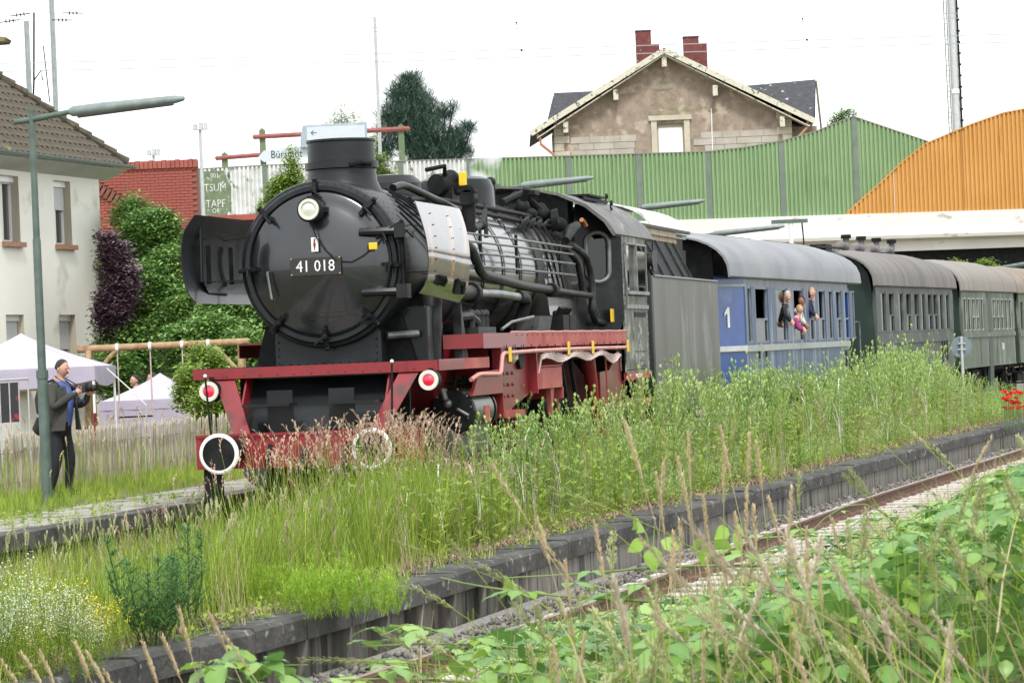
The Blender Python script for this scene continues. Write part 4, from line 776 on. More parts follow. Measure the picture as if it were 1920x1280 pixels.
# seen against the bridge: four bent stove pipes and a walkway
for i, q in enumerate((3.6, 5.5, 7.5, 9.6)):
    P2().tube([(q-.5, .1, 4.1), (q-.4, .1, 4.28), (q-.05, .05, 4.34), (q+.25, 0, 4.28), (q+.35, 0, 4.38), (q+.35, 0, 4.56)], [.08, .1, .11, .1, .08, .075], 10).build('roof_ventilator', RF2, c2, smooth=True)
    P2().lathe([(0, .09), (0, .13), (.1, .13), (.1, .0)], (q+.35, 0, 4.5), (0, 0, 1), 12).build('ventilator_cap', BLKD, c2)
P2().box(.8, 1.5, -.15, .25, 4.16, 4.3).build('roof_box', BLKD, c2); P2().beam((-.3, -.1, 4.22), (3.0, -.1, 4.24), .12, .04).build('roof_walkway', BLKD, c2); P2().beam((8.3, 0, 4.22), (10.4, 0, 4.2), .12, .04).build('roof_walkway', BLKD, c2)
for q in (8.7, 9.05, 9.4): P2().box(q, q+.07, -1.475, -1.45, 1.25+.12*(q > 9), 1.9).build('door_handle', INTD, c2)
for i in range(4): P2().box(1.6+.12*i, 1.65+.12*i, -1.46, -1.45, 1.72, 1.86).build('label_mark', WHITE if i % 2 else INTD, c2)
x0 = 53.35; w3 = [(.25+.72*i, .72+.72*i, 'c' if i in (0, 1, 4) else 'o') for i in range(5)]+[(5.25+.76*i, 5.75+.76*i, 'o' if i < 3 else 'c') for i in range(5)]
c3, T3, P3 = coach('olive green coach with a recessed middle door, third in the train', x0, 9.25, CG3, CGE, CG3, RF3, w3, 2.1, 3.0, 3.22, 4.15, CG3, belt=2.0, doors=[(4.3, 5.0, 'd')], frame=TRIM)
P3().box(4.32, 4.98, -1.465, -1.39, .5, 3.2).build('door_recess', CGE, c3)
text('38-11', .3, (6.9, -1.46, 1.6), '-y', WHITE, c3, 'side_number', .003, T=T3, sx=.6)
w4 = [(.3+.9*i, .85+.9*i, 'o' if i % 3 else 'c') for i in range(13)]
c4, T4, P4 = coach('olive green coach cut by the right picture edge, last one seen', 63.5, 13, CG3, CGE, CG3, M('rust brown roof', (.19, .15, .12), (.25, .21, .17), 2, .8), w4, 2.05, 2.95, 3.2, 4.1, CG3, belt=1.95)

# ---------------------------------------------------------------- people
SKIN = M('skin', (.55, .3, .22), (.6, .35, .27), 20, .5); SKIND = M('darker skin', (.3, .14, .08), rough=.5)
HAIRD = M('dark hair', (.03, .02, .015), rough=.7); HAIRB = M('blond hair', (.5, .36, .18), (.4, .28, .13), 40, .7); HAIRW = M('grey hair', (.55, .53, .5), rough=.8)
CL = lambda n_, c, c2=None: M(n_, c, c2, 5, .85, bump=.25, bsc=18)
def skin_body(name, bones, mats, fmat, parent, sub=2):
    """one continuous skin: bones = list of chains of (point, radius); chains start at a shared point index"""
    vs, es_, rs, idx = [], [], [], {}
    def vid(p, r):
        k = tuple(round(c, 4) for c in p)
        if k not in idx: idx[k] = len(vs); vs.append(Vector(p)); rs.append(r)
        return idx[k]
    for ch in bones:
        q = [vid(p, r) for p, r in ch]; es_ += [(a, b) for a, b in zip(q, q[1:]) if a != b]
    me = bpy.data.meshes.new(name+'_cage'); me.from_pydata([tuple(v) for v in vs], es_, []); o = bpy.data.objects.new(name, me); sc.collection.objects.link(o)
    sm = o.modifiers.new('s', 'SKIN'); sm.use_smooth_shade = True
    for i, r in enumerate(rs): me.skin_vertices[0].data[i].radius = (r if isinstance(r, tuple) else (r, r))
    me.skin_vertices[0].data[0].use_root = True
    su = o.modifiers.new('d', 'SUBSURF'); su.levels = sub; su.render_levels = sub
    dg = bpy.context.evaluated_depsgraph_get(); dg.update(); m2 = bpy.data.meshes.new_from_object(o.evaluated_get(dg)); m2.name = name
    bpy.data.objects.remove(o); o = bpy.data.objects.new(name, m2)
    m2.materials.clear()
    for m in mats: m2.materials.append(m)
    m2.polygons.foreach_set('material_index', [fmat(p.center) for p in m2.polygons]); m2.polygons.foreach_set('use_smooth', [True]*len(m2.polygons))
    link(o, parent); return o
def head(c, fdir, r, skin, hair, parent, long=False, bald=0, beard=False):
    """head: skull, jaw, nose, ears, eyes; fdir = where the face looks"""
    f = Vector(fdir).normalized(); s_ = f.cross(Vector((0, 0, 1))).normalized(); u = s_.cross(f)
    Tm = Matrix(((f.x, s_.x, u.x, c[0]), (f.y, s_.y, u.y, c[1]), (f.z, s_.z, u.z, c[2]), (0, 0, 0, 1))) @ Matrix.Scale(r, 4)
    m = MB(Tm); n, k = 16, 12; vs = []
    for j in range(k+1):
        t = PI*j/k; z = math.cos(t)*1.25
        for i in range(n):
            a = 2*PI*i/n; x, y = math.cos(a)*math.sin(t)*1.02, math.sin(a)*math.sin(t)*.82
            if z < -.1: y *= 1-.25*min(1, (-z-.1)); x = x*(1-.1*(-z)) if x > 0 else x*(1-.45*(-z))
            if x > 0 and abs(a if a < PI else a-2*PI) < .25 and -.35 < z < .2: x += .0
            vs.append((x, y, z))
    m.add(vs, [(j*n+i, j*n+(i+1) % n, (j+1)*n+(i+1) % n, (j+1)*n+i) for j in range(k) for i in range(n)])
    m.prism([(.9, .12), (1.28, -.28), (.92, -.33)], -.13, .13, 'y'); m.ball((1.0, 0, -.62), .13, 8, (.6, 1.8, .5)); m.ball((.9, 0, -1.0), .2, 8, (1, 1.2, .8)); m.ball((.9, .3, .16), .17, 8, (.6, 1.2, .5)); m.ball((.9, -.3, .16), .17, 8, (.6, 1.2, .5))
    for sg_ in (-1, 1): m.ball((-.08, sg_*.84, -.05), .24, 8, (.7, .3, 1.1))
    m.tube([(-.15, 0, -.7), (-.3, 0, -1.7)], [.55, .6], 10)
    h = m.build('head', skin, parent, smooth=True)
    e = MB(Tm)
    for sg_ in (-1, 1): e.ball((.9, sg_*.32, .04), .1, 8, (.6, 1.2, .7))
    e.build('eyes', SIGNK, h, smooth=True)
    hm = MB(Tm); vs = []; n, k = 18, 8; lim = 1.95 if long else 1.65
    for j in range(k+1):
        for i in range(n):
            a = 2*PI*i/n; fr_ = max(0, math.cos(a)); t = (lim-(lim-.75-.0)*fr_**.6-bald*.3*fr_)*j/k
            x, y, z = math.cos(a)*math.sin(t)*1.09, math.sin(a)*math.sin(t)*.9, math.cos(t)*1.36
            x -= .06; w_ = 1+.03*math.sin(7*a+j)
            if z < -.1: x *= .9
            vs.append((x*w_, y*w_, z))
    hm.add(vs, [(j*n+i, j*n+(i+1) % n, (j+1)*n+(i+1) % n, (j+1)*n+i) for j in range(k) for i in range(n)])
    ho = hm.build('hair', hair, parent, smooth=True); so_ = ho.modifiers.new('s', 'SOLIDIFY'); so_.thickness = .09*r; so_.offset = -1
    if beard: MB(Tm).ball((.96, 0, -.48), .22, 8, (.5, 1.4, .35)).build('moustache', hair, h, smooth=True)
    return h
def hand(wrist, dr, up, r, skin, parent, curl=.8):
    """palm plus four bent fingers and a thumb"""
    w_ = Vector(wrist); d = Vector(dr).normalized(); n_ = Vector(up).normalized(); s_ = d.cross(n_).normalized(); n_ = s_.cross(d); m = MB()
    Tm = Matrix(((d.x, s_.x, n_.x, w_.x), (d.y, s_.y, n_.y, w_.y), (d.z, s_.z, n_.z, w_.z), (0, 0, 0, 1))); m.T = Tm
    m.tube([(-.03, 0, 0), (.0, 0, 0), (.045, 0, 0), (.085, 0, 0)], [.028, .032, .04, .036], 8)
    for i, (y, l) in enumerate(((-.03, .07), (-.01, .08), (.01, .075), (.03, .058))):
        p = Vector((.08, y, 0)); a = 0; pts = [p]
        for q in range(3): a += curl; p = p+Vector((math.cos(a), 0, -math.sin(a)))*l*.42; pts.append(p)
        m.tube(pts, [.011, .0105, .01, .008], 6)
    m.tube([(.02, -.03, 0), (.045, -.055, -.015), (.075, -.06, -.03)], [.013, .012, .009], 6)
    return m.build('hand', skin, parent, smooth=True)
# photographer on the far platform
pz = .43; PX, PY = 4.95, 4.5; ph = thing('person', 'man in a dark jacket and blue shirt photographing the train beside the tall lamp', 'person', (PX, PY, pz))
Fd = RT*.86-FW*.35+Vector((0, 0, 0)); Fd = Vector((Fd.x, Fd.y, 0)).normalized(); Sd = Vector((0, 0, 1)).cross(Fd)   # faces the train, Sd = his left
def Q(f, s_, z): return Vector((PX, PY, pz))+Fd*f+Sd*s_+Vector((0, 0, z))
JK = CL('dark olive jacket', (.035, .037, .03), (.06, .06, .05)); SH = CL('blue shirt', (.09, .16, .5), (.14, .22, .6)); TR = CL('black trousers', (.012, .013, .018)); SHOE = CL('black shoes', (.015, .014, .013))
pel = Q(-.02, 0, .93); chest = Q(.0, 0, 1.3)
bones = [[(pel, (.17, .15)), (Q(.02, 0, 1.1), (.18, .15)), (chest, (.19, .15)), (Q(.0, 0, 1.45), (.1, .1)), (Q(.03, 0, 1.56), .06)],
         [(pel, (.17, .15)), (Q(-.02, .11, .84), .1), (Q(.04, .15, .48), .075), (Q(-.02, .17, .1), .05), (Q(.03, .17, .05), .045), (Q(.17, .18, .04), .035)],
         [(pel, (.17, .15)), (Q(-.02, -.11, .84), .1), (Q(.03, -.17, .48), .075), (Q(-.06, -.2, .1), .05), (Q(-.02, -.2, .05), .045), (Q(.12, -.21, .04), .035)],
         [(chest, (.19, .15)), (Q(.0, .2, 1.4), .08), (Q(.12, .3, 1.16), .06), (Q(.3, .16, 1.22), .05), (Q(.38, .08, 1.32), .035)],
         [(chest, (.19, .15)), (Q(.0, -.2, 1.4), .08), (Q(.08, -.3, 1.14), .06), (Q(.24, -.16, 1.28), .05), (Q(.31, -.06, 1.34), .035)]]
def pm(c):
    v = c-Vector((PX, PY, pz)); f, s_ = v.dot(Fd), v.dot(Sd); z = v.z
    if z < .08: return 3
    if z < .93: return 2
    if abs(s_) < .135 and f > .03 and f < .3 and z < 1.48: return 1
    return 0 if z < 1.47 or abs(s_) > .1 else 4
skin_body('body', bones, [JK, SH, TR, SHOE, SKIN], pm, ph)
head(Q(.06, 0, 1.64), Fd*1+Vector((0, 0, -.12))+Sd*-.12, .093, SKIN, HAIRD, ph, bald=.25, beard=True)
hand(Q(.36, .1, 1.31), Fd-Sd*.5+Vector((0, 0, .3)), -Sd, 1, SKIN, ph); hand(Q(.3, -.08, 1.33), Fd*.6+Sd*.6+Vector((0, 0, .4)), Sd*-1, 1, SKIN, ph)
# open jacket fronts
m = MB(); m.add([Q(.19, .14, 1.42), Q(.2, .1, 1.2), Q(.23, .14, .85), Q(.1, .24, .85), Q(.1, .22, 1.2), Q(.08, .2, 1.4)], [(0, 1, 4, 5), (1, 2, 3, 4)]); m.add([Q(.17, -.12, 1.42), Q(.2, -.13, 1.2), Q(.18, -.2, .85), Q(.0, -.24, .85), Q(.08, -.22, 1.2), Q(.06, -.2, 1.4)], [(0, 1, 4, 5), (1, 2, 3, 4)]); o = m.build('jacket_flap', JK, ph); s_ = o.modifiers.new('s', 'SOLIDIFY'); s_.thickness = .015
m = MB(); m.tube([Q(.04, -.06, 1.49), Q(.1, 0, 1.47), Q(.04, .06, 1.49), Q(-.03, 0, 1.51)], .014, 6, closed=True); m.build('collar', SH, ph)
cm = thing('camera', 'black camera with a long zoom lens held up by the man on the platform', 'camera', Q(.4, 0, 1.36)); K = Q(.4, 0, 1.38)
A2 = Fd; m = MB(); m.beam(K-Sd*.075, K+Sd*.075, .05, .1); m.beam(K-Sd*.02+Vector((0, 0, .06)), K+Sd*.03+Vector((0, 0, .06)), .05, .03); m.build('camera_body', SIGNK, cm, bevel=.01)
MB().tube([K+A2*.02, K+A2*.06, K+A2*.075, K+A2*.155], [.035, .035, .042, .045], 14).build('lens', SIGNK, cm, smooth=True); MB().tube([K+A2*.08, K+A2*.1], .044, 14).build('zoom_ring', BLKD, cm)
m = MB(); m.tube([K-Sd*.075, Q(.2, -.1, 1.42), Q(.02, -.1, 1.54), Q(-.06, 0, 1.55), Q(.02, .1, 1.53), Q(.25, .1, 1.4), K+Sd*.075], .008, 5); m.build('neck_strap', SIGNK, cm)
bp = thing('backpack', 'black backpack worn on the back of the man with the camera', 'backpack', Q(-.25, 0, 1.2)); NY = CL('black nylon', (.012, .012, .013), (.03, .03, .03))
m = MB(); m.tube([Q(-.19, 0, 1.05), Q(-.22, 0, 1.1), Q(-.23, 0, 1.25), Q(-.2, 0, 1.4), Q(-.17, 0, 1.45)], [.06, .11, .12, .1, .06], 12); m.build('bag_body', NY, bp, smooth=True)
for s2 in (-1, 1): MB().tube([Q(-.16, s2*.1, 1.46), Q(.0, s2*.14, 1.5), Q(.14, s2*.15, 1.38), Q(.1, s2*.18, 1.15), Q(-.12, s2*.16, 1.05)], .018, 6).build('strap', NY, bp)
hb = thing('shoulder_bag', 'black camera bag hanging at the hip of the man with the camera', 'bag', Q(-.3, .1, .85)); m = MB(); m.tube([Q(-.22, .12, .95), Q(-.33, .12, .92), Q(-.42, .12, .84)], [.1, .13, .08], 10); m.tube([Q(-.15, .12, .82), Q(-.28, .12, .7)], [.12, .1], 10); m.build('bag_body', NY, hb, smooth=True)
MB().tube([Q(-.3, .12, 1.0), Q(-.1, .19, 1.3), Q(.05, .14, 1.44)], .014, 5).build('strap', NY, hb)
# travellers leaning out of the blue coach
def lean(label, px, py, D, fdir, skin, hair, top, sleeve, r=.1, body=True, armz=-.28, long=False, D_out=.22):
    D = 60.0
    for _ in range(40):
        c = at(px, py, D); D += ((-bend(c.x)-1.45-D_out)-c.y)*4.0
    t = thing('person', label, 'person', (c.x, c.y+.35, c.z-.6)); hd = head(c, fdir, r, skin, hair, t, long=long)
    inn = Vector((0, 1, 0)); b0 = c+Vector((0, .06, -.2)); b1 = c+inn*.42+Vector((0, 0, -.42)); b2 = c+inn*.7+Vector((0, 0, -.85)); ax = Vector((1, 0, 0)); wz = min(b0.z-.25, 2.16)
    wz = 0
    bones = [[(b1, (.15, .13)), (b0, (.13, .12)), (c+Vector((0, .03, -.1)), .05)], [(b1, (.15, .13)), (b2, (.14, .12))],
             [(b0, (.13, .12)), (b0-ax*.17+Vector((0, 0, -.03)), .06), (b0-ax*.2+Vector((0, -.05, -.2)), .05), (b0-ax*.08+Vector((0, -.12, armz)), .04)],
             [(b0, (.13, .12)), (b0+ax*.17+Vector((0, 0, -.03)), .06), (b0+ax*.2+Vector((0, -.04, -.2)), .05), (b0+ax*.1+Vector((0, -.1, armz)), .04)]]
    def fm(p): return 1 if abs((p-b0).dot(ax)) > .15 or (p-b0).y < -.04 and p.z < b0.z-.15 else (0 if p.z < c.z-.13 else 2)
    skin_body('body', bones, [top, sleeve, skin], fm, t)
    for s2 in (-1, 1): hand(b0+ax*s2*.09+Vector((0, -.12, armz)), (-s2*.4, -.4, -.8), (0, -1, .2), 1, skin, t)
    return t
fc = -FW*1+Vector((0, 0, -.1))
lean('white haired man leaning out of a window of the blue coach', 1476, 556, 65.2, fc+RT*.3, SKIN, HAIRW, CL('black jumper', (.02, .02, .025)), CL('black sleeve', (.02, .02, .025)), .09, armz=-.3, D_out=.2)
lean('dark haired traveller leaning out of the blue coach between a man and a boy', 1503, 564, 66.6, fc-RT*.5, SKIND, HAIRD, CL('grey top', (.4, .4, .38)), CL('white sleeve', (.6, .58, .55)), .086, long=True, D_out=.24)
lean('blond boy in a navy top leaning furthest out of the blue coach', 1522, 549, 67.8, fc-RT*.2, SKIN, HAIRB, CL('navy top', (.012, .018, .05)), CL('navy sleeve', (.015, .02, .06)), .09, D_out=.22)
lean('small fair haired child in a red and white top with magenta sleeves at the window', 1499, 580, 65.4, fc+RT*.9, SKIN, HAIRB, CL('red and white top', (.5, .05, .06), (.6, .55, .52)), CL('magenta sleeve', (.3, .03, .16)), .076, armz=-.2, D_out=.26)
# ---------------------------------------------------------------- street furniture on the far platform
def lamp(label, X, Y, zt=5.25, arm=.5, hd=1.45, base=.44, tilt=.06, coll=True):
    t = thing('platform_lamp', label, 'street lamp', (X, Y, base), 'lamps along the far platform'); ax = Vector((.06, -1, 0)).normalized()
    m = MB(); m.tube([(X, Y, base-.1), (X, Y, base+1.55), (X, Y, base+1.6)], [.068, .066, .058], 14); m.tube([(X, Y, base+1.6), (X, Y, base+3.2), (X, Y, base+3.23)], [.052, .051, .045], 14); m.tube([(X, Y, base+3.23), (X, Y, zt)], [.042, .04], 12); m.build('pole', LAMPG, t, smooth=True)
    MB().tube([(X, Y, base+1.52), (X, Y, base+1.62)], .075, 14).build('collar', LAMPG, t); MB().tube([(X, Y, zt), (X, Y, zt+.03)], .045, 10).build('post_cap', LAMPG, t)
    p = Vector((X, Y, zt-.1)); a = p-ax*.22-Vector((0, 0, .02)); b = p+ax*arm+Vector((0, 0, .07)); MB().tube([a, p, b], [.035, .04, .032], 10).build('arm', LAMPG, t, smooth=True)
    c = b-ax*.02; pr = [(0, .055, .04), (.04, .075, .065), (.4, .085, .07), (.9, .075, .06), (hd-.12, .06, .05), (hd-.02, .035, .03), (hd, .005, .005)]; m = MB(); n = 12; vs = []
    for (u, w_, h_) in pr:
        o = c+ax*u+Vector((0, 0, tilt*u))
        for k in range(n): q = 2*PI*k/n; vs.append(o+Vector((1, .06, 0)).normalized()*math.cos(q)*w_+Vector((0, 0, 1))*math.sin(q)*h_)
    m.add(vs, [(i*n+k, i*n+(k+1) % n, (i+1)*n+(k+1) % n, (i+1)*n+k) for i in range(len(pr)-1) for k in range(n)]+[tuple(range(n))]); hdq = m.build('lamp_head', M('lamp shell', (.15, .19, .185), (.21, .25, .24), 8, .4), t, smooth=True)
    MB().tube([c+ax*.1+Vector((0, 0, -.045+tilt*.1)), c+ax*(hd-.15)+Vector((0, 0, -.035+tilt*hd))], .045, 8).build('lamp_cover', M('milky cover', (.09, .1, .1), rough=.3), hdq, smooth=True)
    return t
lamp('tall grey green lamp in the left foreground beside the photographer', 3.0, 4.0, 5.22)
lamp('lamp whose pale arm shows above the cab roof', 29.8, 3.9, 5.45, .5, 1.5)
lamp('lamp whose arm shows above the front of the blue coach', 40.5, 3.2, 5.35, .5, 1.5)
lamp('lamp with a thin post above the blue coach roof, in front of the bridge', 49.2, 3.0, 4.95, .7, 1.9)
t = thing('railing_lamp', 'pale grey lamp bar reaching over the coaches at the right under the bridge', 'lamp', (70, 1, .4)); a, b = at(1856, 505, 104), at(1960, 489, 104); MB().tube([a, b], [.05, .09], 8).build('lamp_head', LAMPG, t, smooth=True); MB().tube([b, (b.x, b.y, .3)], .05, 8).build('pole', LAMPG, t)
t = thing('loudspeaker_bracket', 'light grey post with bracket standing behind the blue coach roof', 'post', (48, 1.6, .4)); p = at(1482, 415, 84); MB().tube([p, (p.x, p.y, .4)], .055, 8).build('pole', WHITE, t); MB().beam(p+RT*-.5, p+RT*.45, .12, .1).build('arm', LAMPG, t); MB().tube([p+RT*.3, p+RT*.33-UPV*.6, p+RT*.1-UPV*.9], .02, 6).build('cable', BLKD, t)
# round sign seen from behind
s0 = at(1803, 650, 75); t = thing('round_sign', 'round grey sign seen from behind on a short post before the green coaches', 'sign', (s0.x, s0.y, .2))
MB().lathe([(0, 0), (0, .25), (.012, .25), (.012, 0)], s0+FW*.03, FW, 32).build('sign_plate', M('sign back', (.13, .17, .2), (.18, .22, .25), 6, .5), t)
MB().tube([s0+UPV*.24, (s0.x, s0.y, .0)], .035, 10).build('post', STEEL, t, smooth=True)
for dz in (-.06, .08): MB().beam(s0-RT*.09+UPV*dz-FW*.02, s0+RT*.09+UPV*dz-FW*.02, .05, .025).build('clamp', STEEL, t)
# chestnut paling fence
PAL = M('weathered paling', (.26, .23, .18), (.48, .44, .37), 14, .9, st=(1, 1, .2), bump=.4, c3=(.12, .11, .09), thr3=.6, sc3=6)
WIRE = M('wire', (.2, .19, .18), rough=.6)
fy = lambda x: 5.55-.0*x
t = thing('paling_fence', 'grey cleft wood paling fence wired together behind the platform', 'fence', (9, 5.5, .4)); n = 0; x = 3.8; protos = []
for i in range(5):
    m = MB(); h_ = .8; w_ = U(.03, .042); m.prism([(-w_/2, -.05), (w_/2*.9, -.05), (w_/2, h_*.6), (w_/2*.8, h_-.02), (0, h_+.015), (-w_/2*.9, h_-.04), (-w_/2*1.05, h_*.5)], -.012, .012, 'y')
    protos.append(m)
first = []
while x < 16.2:
    i = n % 5; s_ = 1
    if len(first) < 5: o = protos[i].build('pale', PAL, t); first.append(o); 
    else: o = first[i].copy(); sc.collection.objects.link(o)
    o.location = (x, fy(x)+U(-.02, .02), .42+U(-.04, .03)); o.rotation_euler = (U(-.05, .05), U(-.09, .09)+(.12 if U(0, 1) < .08 else 0), U(-.3, .3)); n += 1; x += U(.058, .09)
for z in (.6, 1.0): MB().tube([(x_, fy(x_)+.01*math.sin(x_*9), z+.012*math.sin(x_*3)) for x_ in np.arange(3.8, 16.3, .25)], .006, 4).build('fence_wire', WIRE, t)
for x_ in (4.2, 7.4, 10.6, 13.8): MB().tube([(x_, 5.6, .2), (x_, 5.6, 1.3)], .035, 8).build('post', PAL, t)
# barrier tape at the far left
TAPE = M('red white tape', (.8, .78, .75), (.7, .05, .04), 1.1, .5, st=(1, 0, 0), thr=.5)
t = thing('barrier_tape', 'red and white barrier tape sagging along the fence on the left', 'barrier tape', (3, 5.4, .4)); pts = [(1.5+.35*i, 5.48, 1.0-.02*i+.02*math.sin(i)) for i in range(10)]; m = MB()
for a_, b_ in zip(pts, pts[1:]): m.add([a_, b_, (b_[0], b_[1]+.01, b_[2]+.08), (a_[0], a_[1]+.01, a_[2]+.08)], [(0, 1, 2, 3)])
m.build('tape', TAPE, t)
for x_ in (1.5, 4.6): MB().tube([(x_, 5.5, .3), (x_, 5.5, 1.2)], .02, 6).build('stake', PAL, t)
# steel railing behind, far left, with red and dark banner
a, b = at(-20, 714, 56), at(52, 710, 57); t = thing('tube_railing', 'thin pale tube railing in front of the house on the left', 'railing', (a.x, a.y, .2)); m = MB(); m.tube([a, b], .02, 6)
for k in range(5): p = a.lerp(b, k/4); m.tube([p, (p.x, p.y, .3)], .015, 6)
m.build('rail', STEEL, t); m = MB(); m.add([a-UPV*.05, a.lerp(b, .75)-UPV*.05, a.lerp(b, .75)-UPV*.75, a-UPV*.75], [(0, 1, 2, 3)]); m.build('banner', M('dark banner', (.04, .04, .045), (.5, .03, .04), 3, .8, thr=.6), t)
# tents
TENT = M('white tent canvas', (.62, .6, .68), (.54, .52, .61), 1.2, .8, bump=.15, bsc=4, trans=.25); TENTV = M('lilac tent valance', (.4, .36, .46), (.46, .42, .52), 1.5, .8, bump=.2, bsc=5, trans=.15)
def tent(label, c, hw_, zp, ze, zv, walls, rot=0, legs=True, zg=.2):
    t = thing('marquee_tent', label, 'tent', (c.x, c.y, zg)); Tm = Matrix.Translation((c.x, c.y, 0)) @ Matrix.Rotation(math.atan2(RT.y, RT.x)+rot, 4, 'Z')
    cor = [(-hw_, -hw_), (hw_, -hw_), (hw_, hw_), (-hw_, hw_)]; m = MB(Tm); n = 10
    for k in range(4):
        a, b = cor[k], cor[(k+1) % 4]; vs = []
        for j in range(n+1):
            s_ = j/n
            for i in range(n+1):
                u = i/n; x, y = lerp(a[0], b[0], u)*s_, lerp(a[1], b[1], u)*s_; z = zp+(ze-zp)*s_**.9-.05*math.sin(PI*u)*s_*s_-.03*math.sin(PI*s_)*(1+.5*math.sin(u*9))
                vs.append((x, y, z))
        m.add(vs, [(j*(n+1)+i, j*(n+1)+i+1, (j+1)*(n+1)+i+1, (j+1)*(n+1)+i) for j in range(n) for i in range(n)])
    m.build('canvas_roof', TENT, t, smooth=True); m = MB(Tm)
    for k in range(4):
        a, b = cor[k], cor[(k+1) % 4]; vs = []
        for i in range(13):
            u = i/12; x, y = lerp(a[0], b[0], u), lerp(a[1], b[1], u); dip = .13*math.sin(PI*u)**.7 if not walls else 0; o_ = 1.004+.01*math.sin(i*2.1); vs += [(x*1.002, y*1.002, ze+.01), (x*o_, y*o_, zv-dip)]
        m.add(vs, [(2*i, 2*i+1, 2*i+3, 2*i+2) for i in range(12)])
    m.build('valance', TENTV, t, smooth=True)
    if legs:
        for a in cor: q = MB(Tm).tube([(a[0]*.98, a[1]*.98, .9), (a[0]*.98, a[1]*.98, ze)], .025, 8).build('leg', WHITE, t); a == cor[1] and MB(Tm).tube([(a[0]*.98, a[1]*.98, zg), (a[0]*.98, a[1]*.98, 1.25)], .035, 8).build('leg_sleeve', RED, t)
    return t, Tm
c = at(40, 640, 60); tent('large white marquee with lilac valance in front of the cream house', c, 1.55, 2.78, 2.1, 1.86, False)
c = at(300, 700, 66); t2, Tm = tent('small low lilac tent behind the paling fence', c, 1.13, 1.92, 1.38, 1.2, True, legs=False, zg=.1)
m = MB(Tm)
for s_ in (-1, 1): m.box(-1.12, 1.12, s_*1.12-.005, s_*1.12+.005, .1, 1.22); m.box(s_*1.12-.005, s_*1.12+.005, -1.12, 1.12, .1, 1.22)
m.build('side_wall', TENTV, t2)
p = at(200, 690, 60); t = thing('guy_rope', 'pale guy rope slanting down from the large marquee', 'rope', (p.x, p.y, .3)); q = at(250, 735, 60); MB().tube([p, q, (at(275, 760, 60))], .012, 5).build('rope', WHITE, t)
# swing of round logs
LOG = M('round log wood', (.24, .15, .07), (.38, .26, .14), 6, .7, st=(1, 1, 1), bump=.2, c3=(.2, .1, .05), thr3=.62, sc3=5)
A, B = at(150, 655, 62), at(466, 640, 62); t = thing('swing_frame', 'swing frame of peeled round logs with hanging ropes', 'swing', ((A.x+B.x)/2, (A.y+B.y)/2, .25)); ax = (B-A).normalized(); nn = Vector((-ax.y, ax.x, 0))
MB().tube([A-ax*.05, A.lerp(B, .5), B], [.075, .07, .072], 12).build('crossbeam', LOG, t, smooth=True)
for P_, s_ in ((A+ax*.17, 1), (B-ax*.15, -1)):
    for q in (-1, 1): MB().tube([P_+UPV*-.04+nn*q*.05, P_+nn*q*.75-ax*s_*.02*1-UPV*(P_.z-.2)], .065, 10).build('leg', LOG, t, smooth=True)
    MB().tube([P_+ax*s_*.55+UPV*-.02, P_-UPV*.62-nn*.12], .045, 8).build('brace', LOG, t, smooth=True)
for u in (.22, .415, .605, .76):
    p = A.lerp(B, u); MB().tube([p+UPV*.07, p-UPV*.03, p-UPV*1.35], [.02, .014, .014], 6).build('rope', CABLE, t); MB().lathe([(-.03, .08), (.03, .08)], p, ax, 12).build('rope_sleeve', WHITE, t)
for u0, u1 in ((.22, .415),): p, q = A.lerp(B, u0)-UPV*1.35, A.lerp(B, u1)-UPV*1.35; MB().beam(p, q, .18, .03).build('seat', BLKD, t)
# slide tower with blue roof
p = at(235, 662, 74); BLUE = M('blue painted board', (.05, .12, .28), (.08, .16, .33), 6, .6); t = thing('play_tower', 'play tower with a blue flat roof among the bushes', 'play tower', (p.x, p.y, .3)); MB().beam(p-RT*.55, p+RT*.62, .9, .08).build('roof', BLUE, t)
for dx in (-.35, .25, .42): q = p+RT*dx; MB().beam(q, (q.x, q.y, .2), .07, .07, (1, 0, 0)).build('post', BLUE, t)
MB().beam(p+RT*.25-UPV*.45, p+RT*.25-UPV*1.2, .3, .03, (1, 0, 0)).build('side_board', BLUE, t)
MB().beam(p-RT*.5-UPV*1.05, p+RT*.5-UPV*1.05, .9, .05).build('deck', BLUE, t)
# small things round there
p = at(371, 616, 72); t = thing('blue_sign', 'narrow blue sign on a white post above the swing beam', 'sign', (p.x, p.y, .3)); MB().beam(p-UPV*.22, p+UPV*.2, .15, .03, tuple(FW)).build('sign_plate', M('sign blue', (.05, .14, .42), rough=.4), t); MB().tube([p-UPV*.2, (p.x, p.y, .2)], .035, 8).build('post', WHITE, t)
p = at(458, 626, 70); t = thing('floodlight', 'small grey floodlight in the bushes left of the smokebox', 'floodlight', (p.x, p.y, .3)); MB().beam(p-RT*.1+UPV*.05, p+RT*.12-UPV*.08, .1, .12).build('lamp_housing', STEEL, t); MB().tube([p, (p.x, p.y, .2)], .02, 6).build('post', STEEL, t)
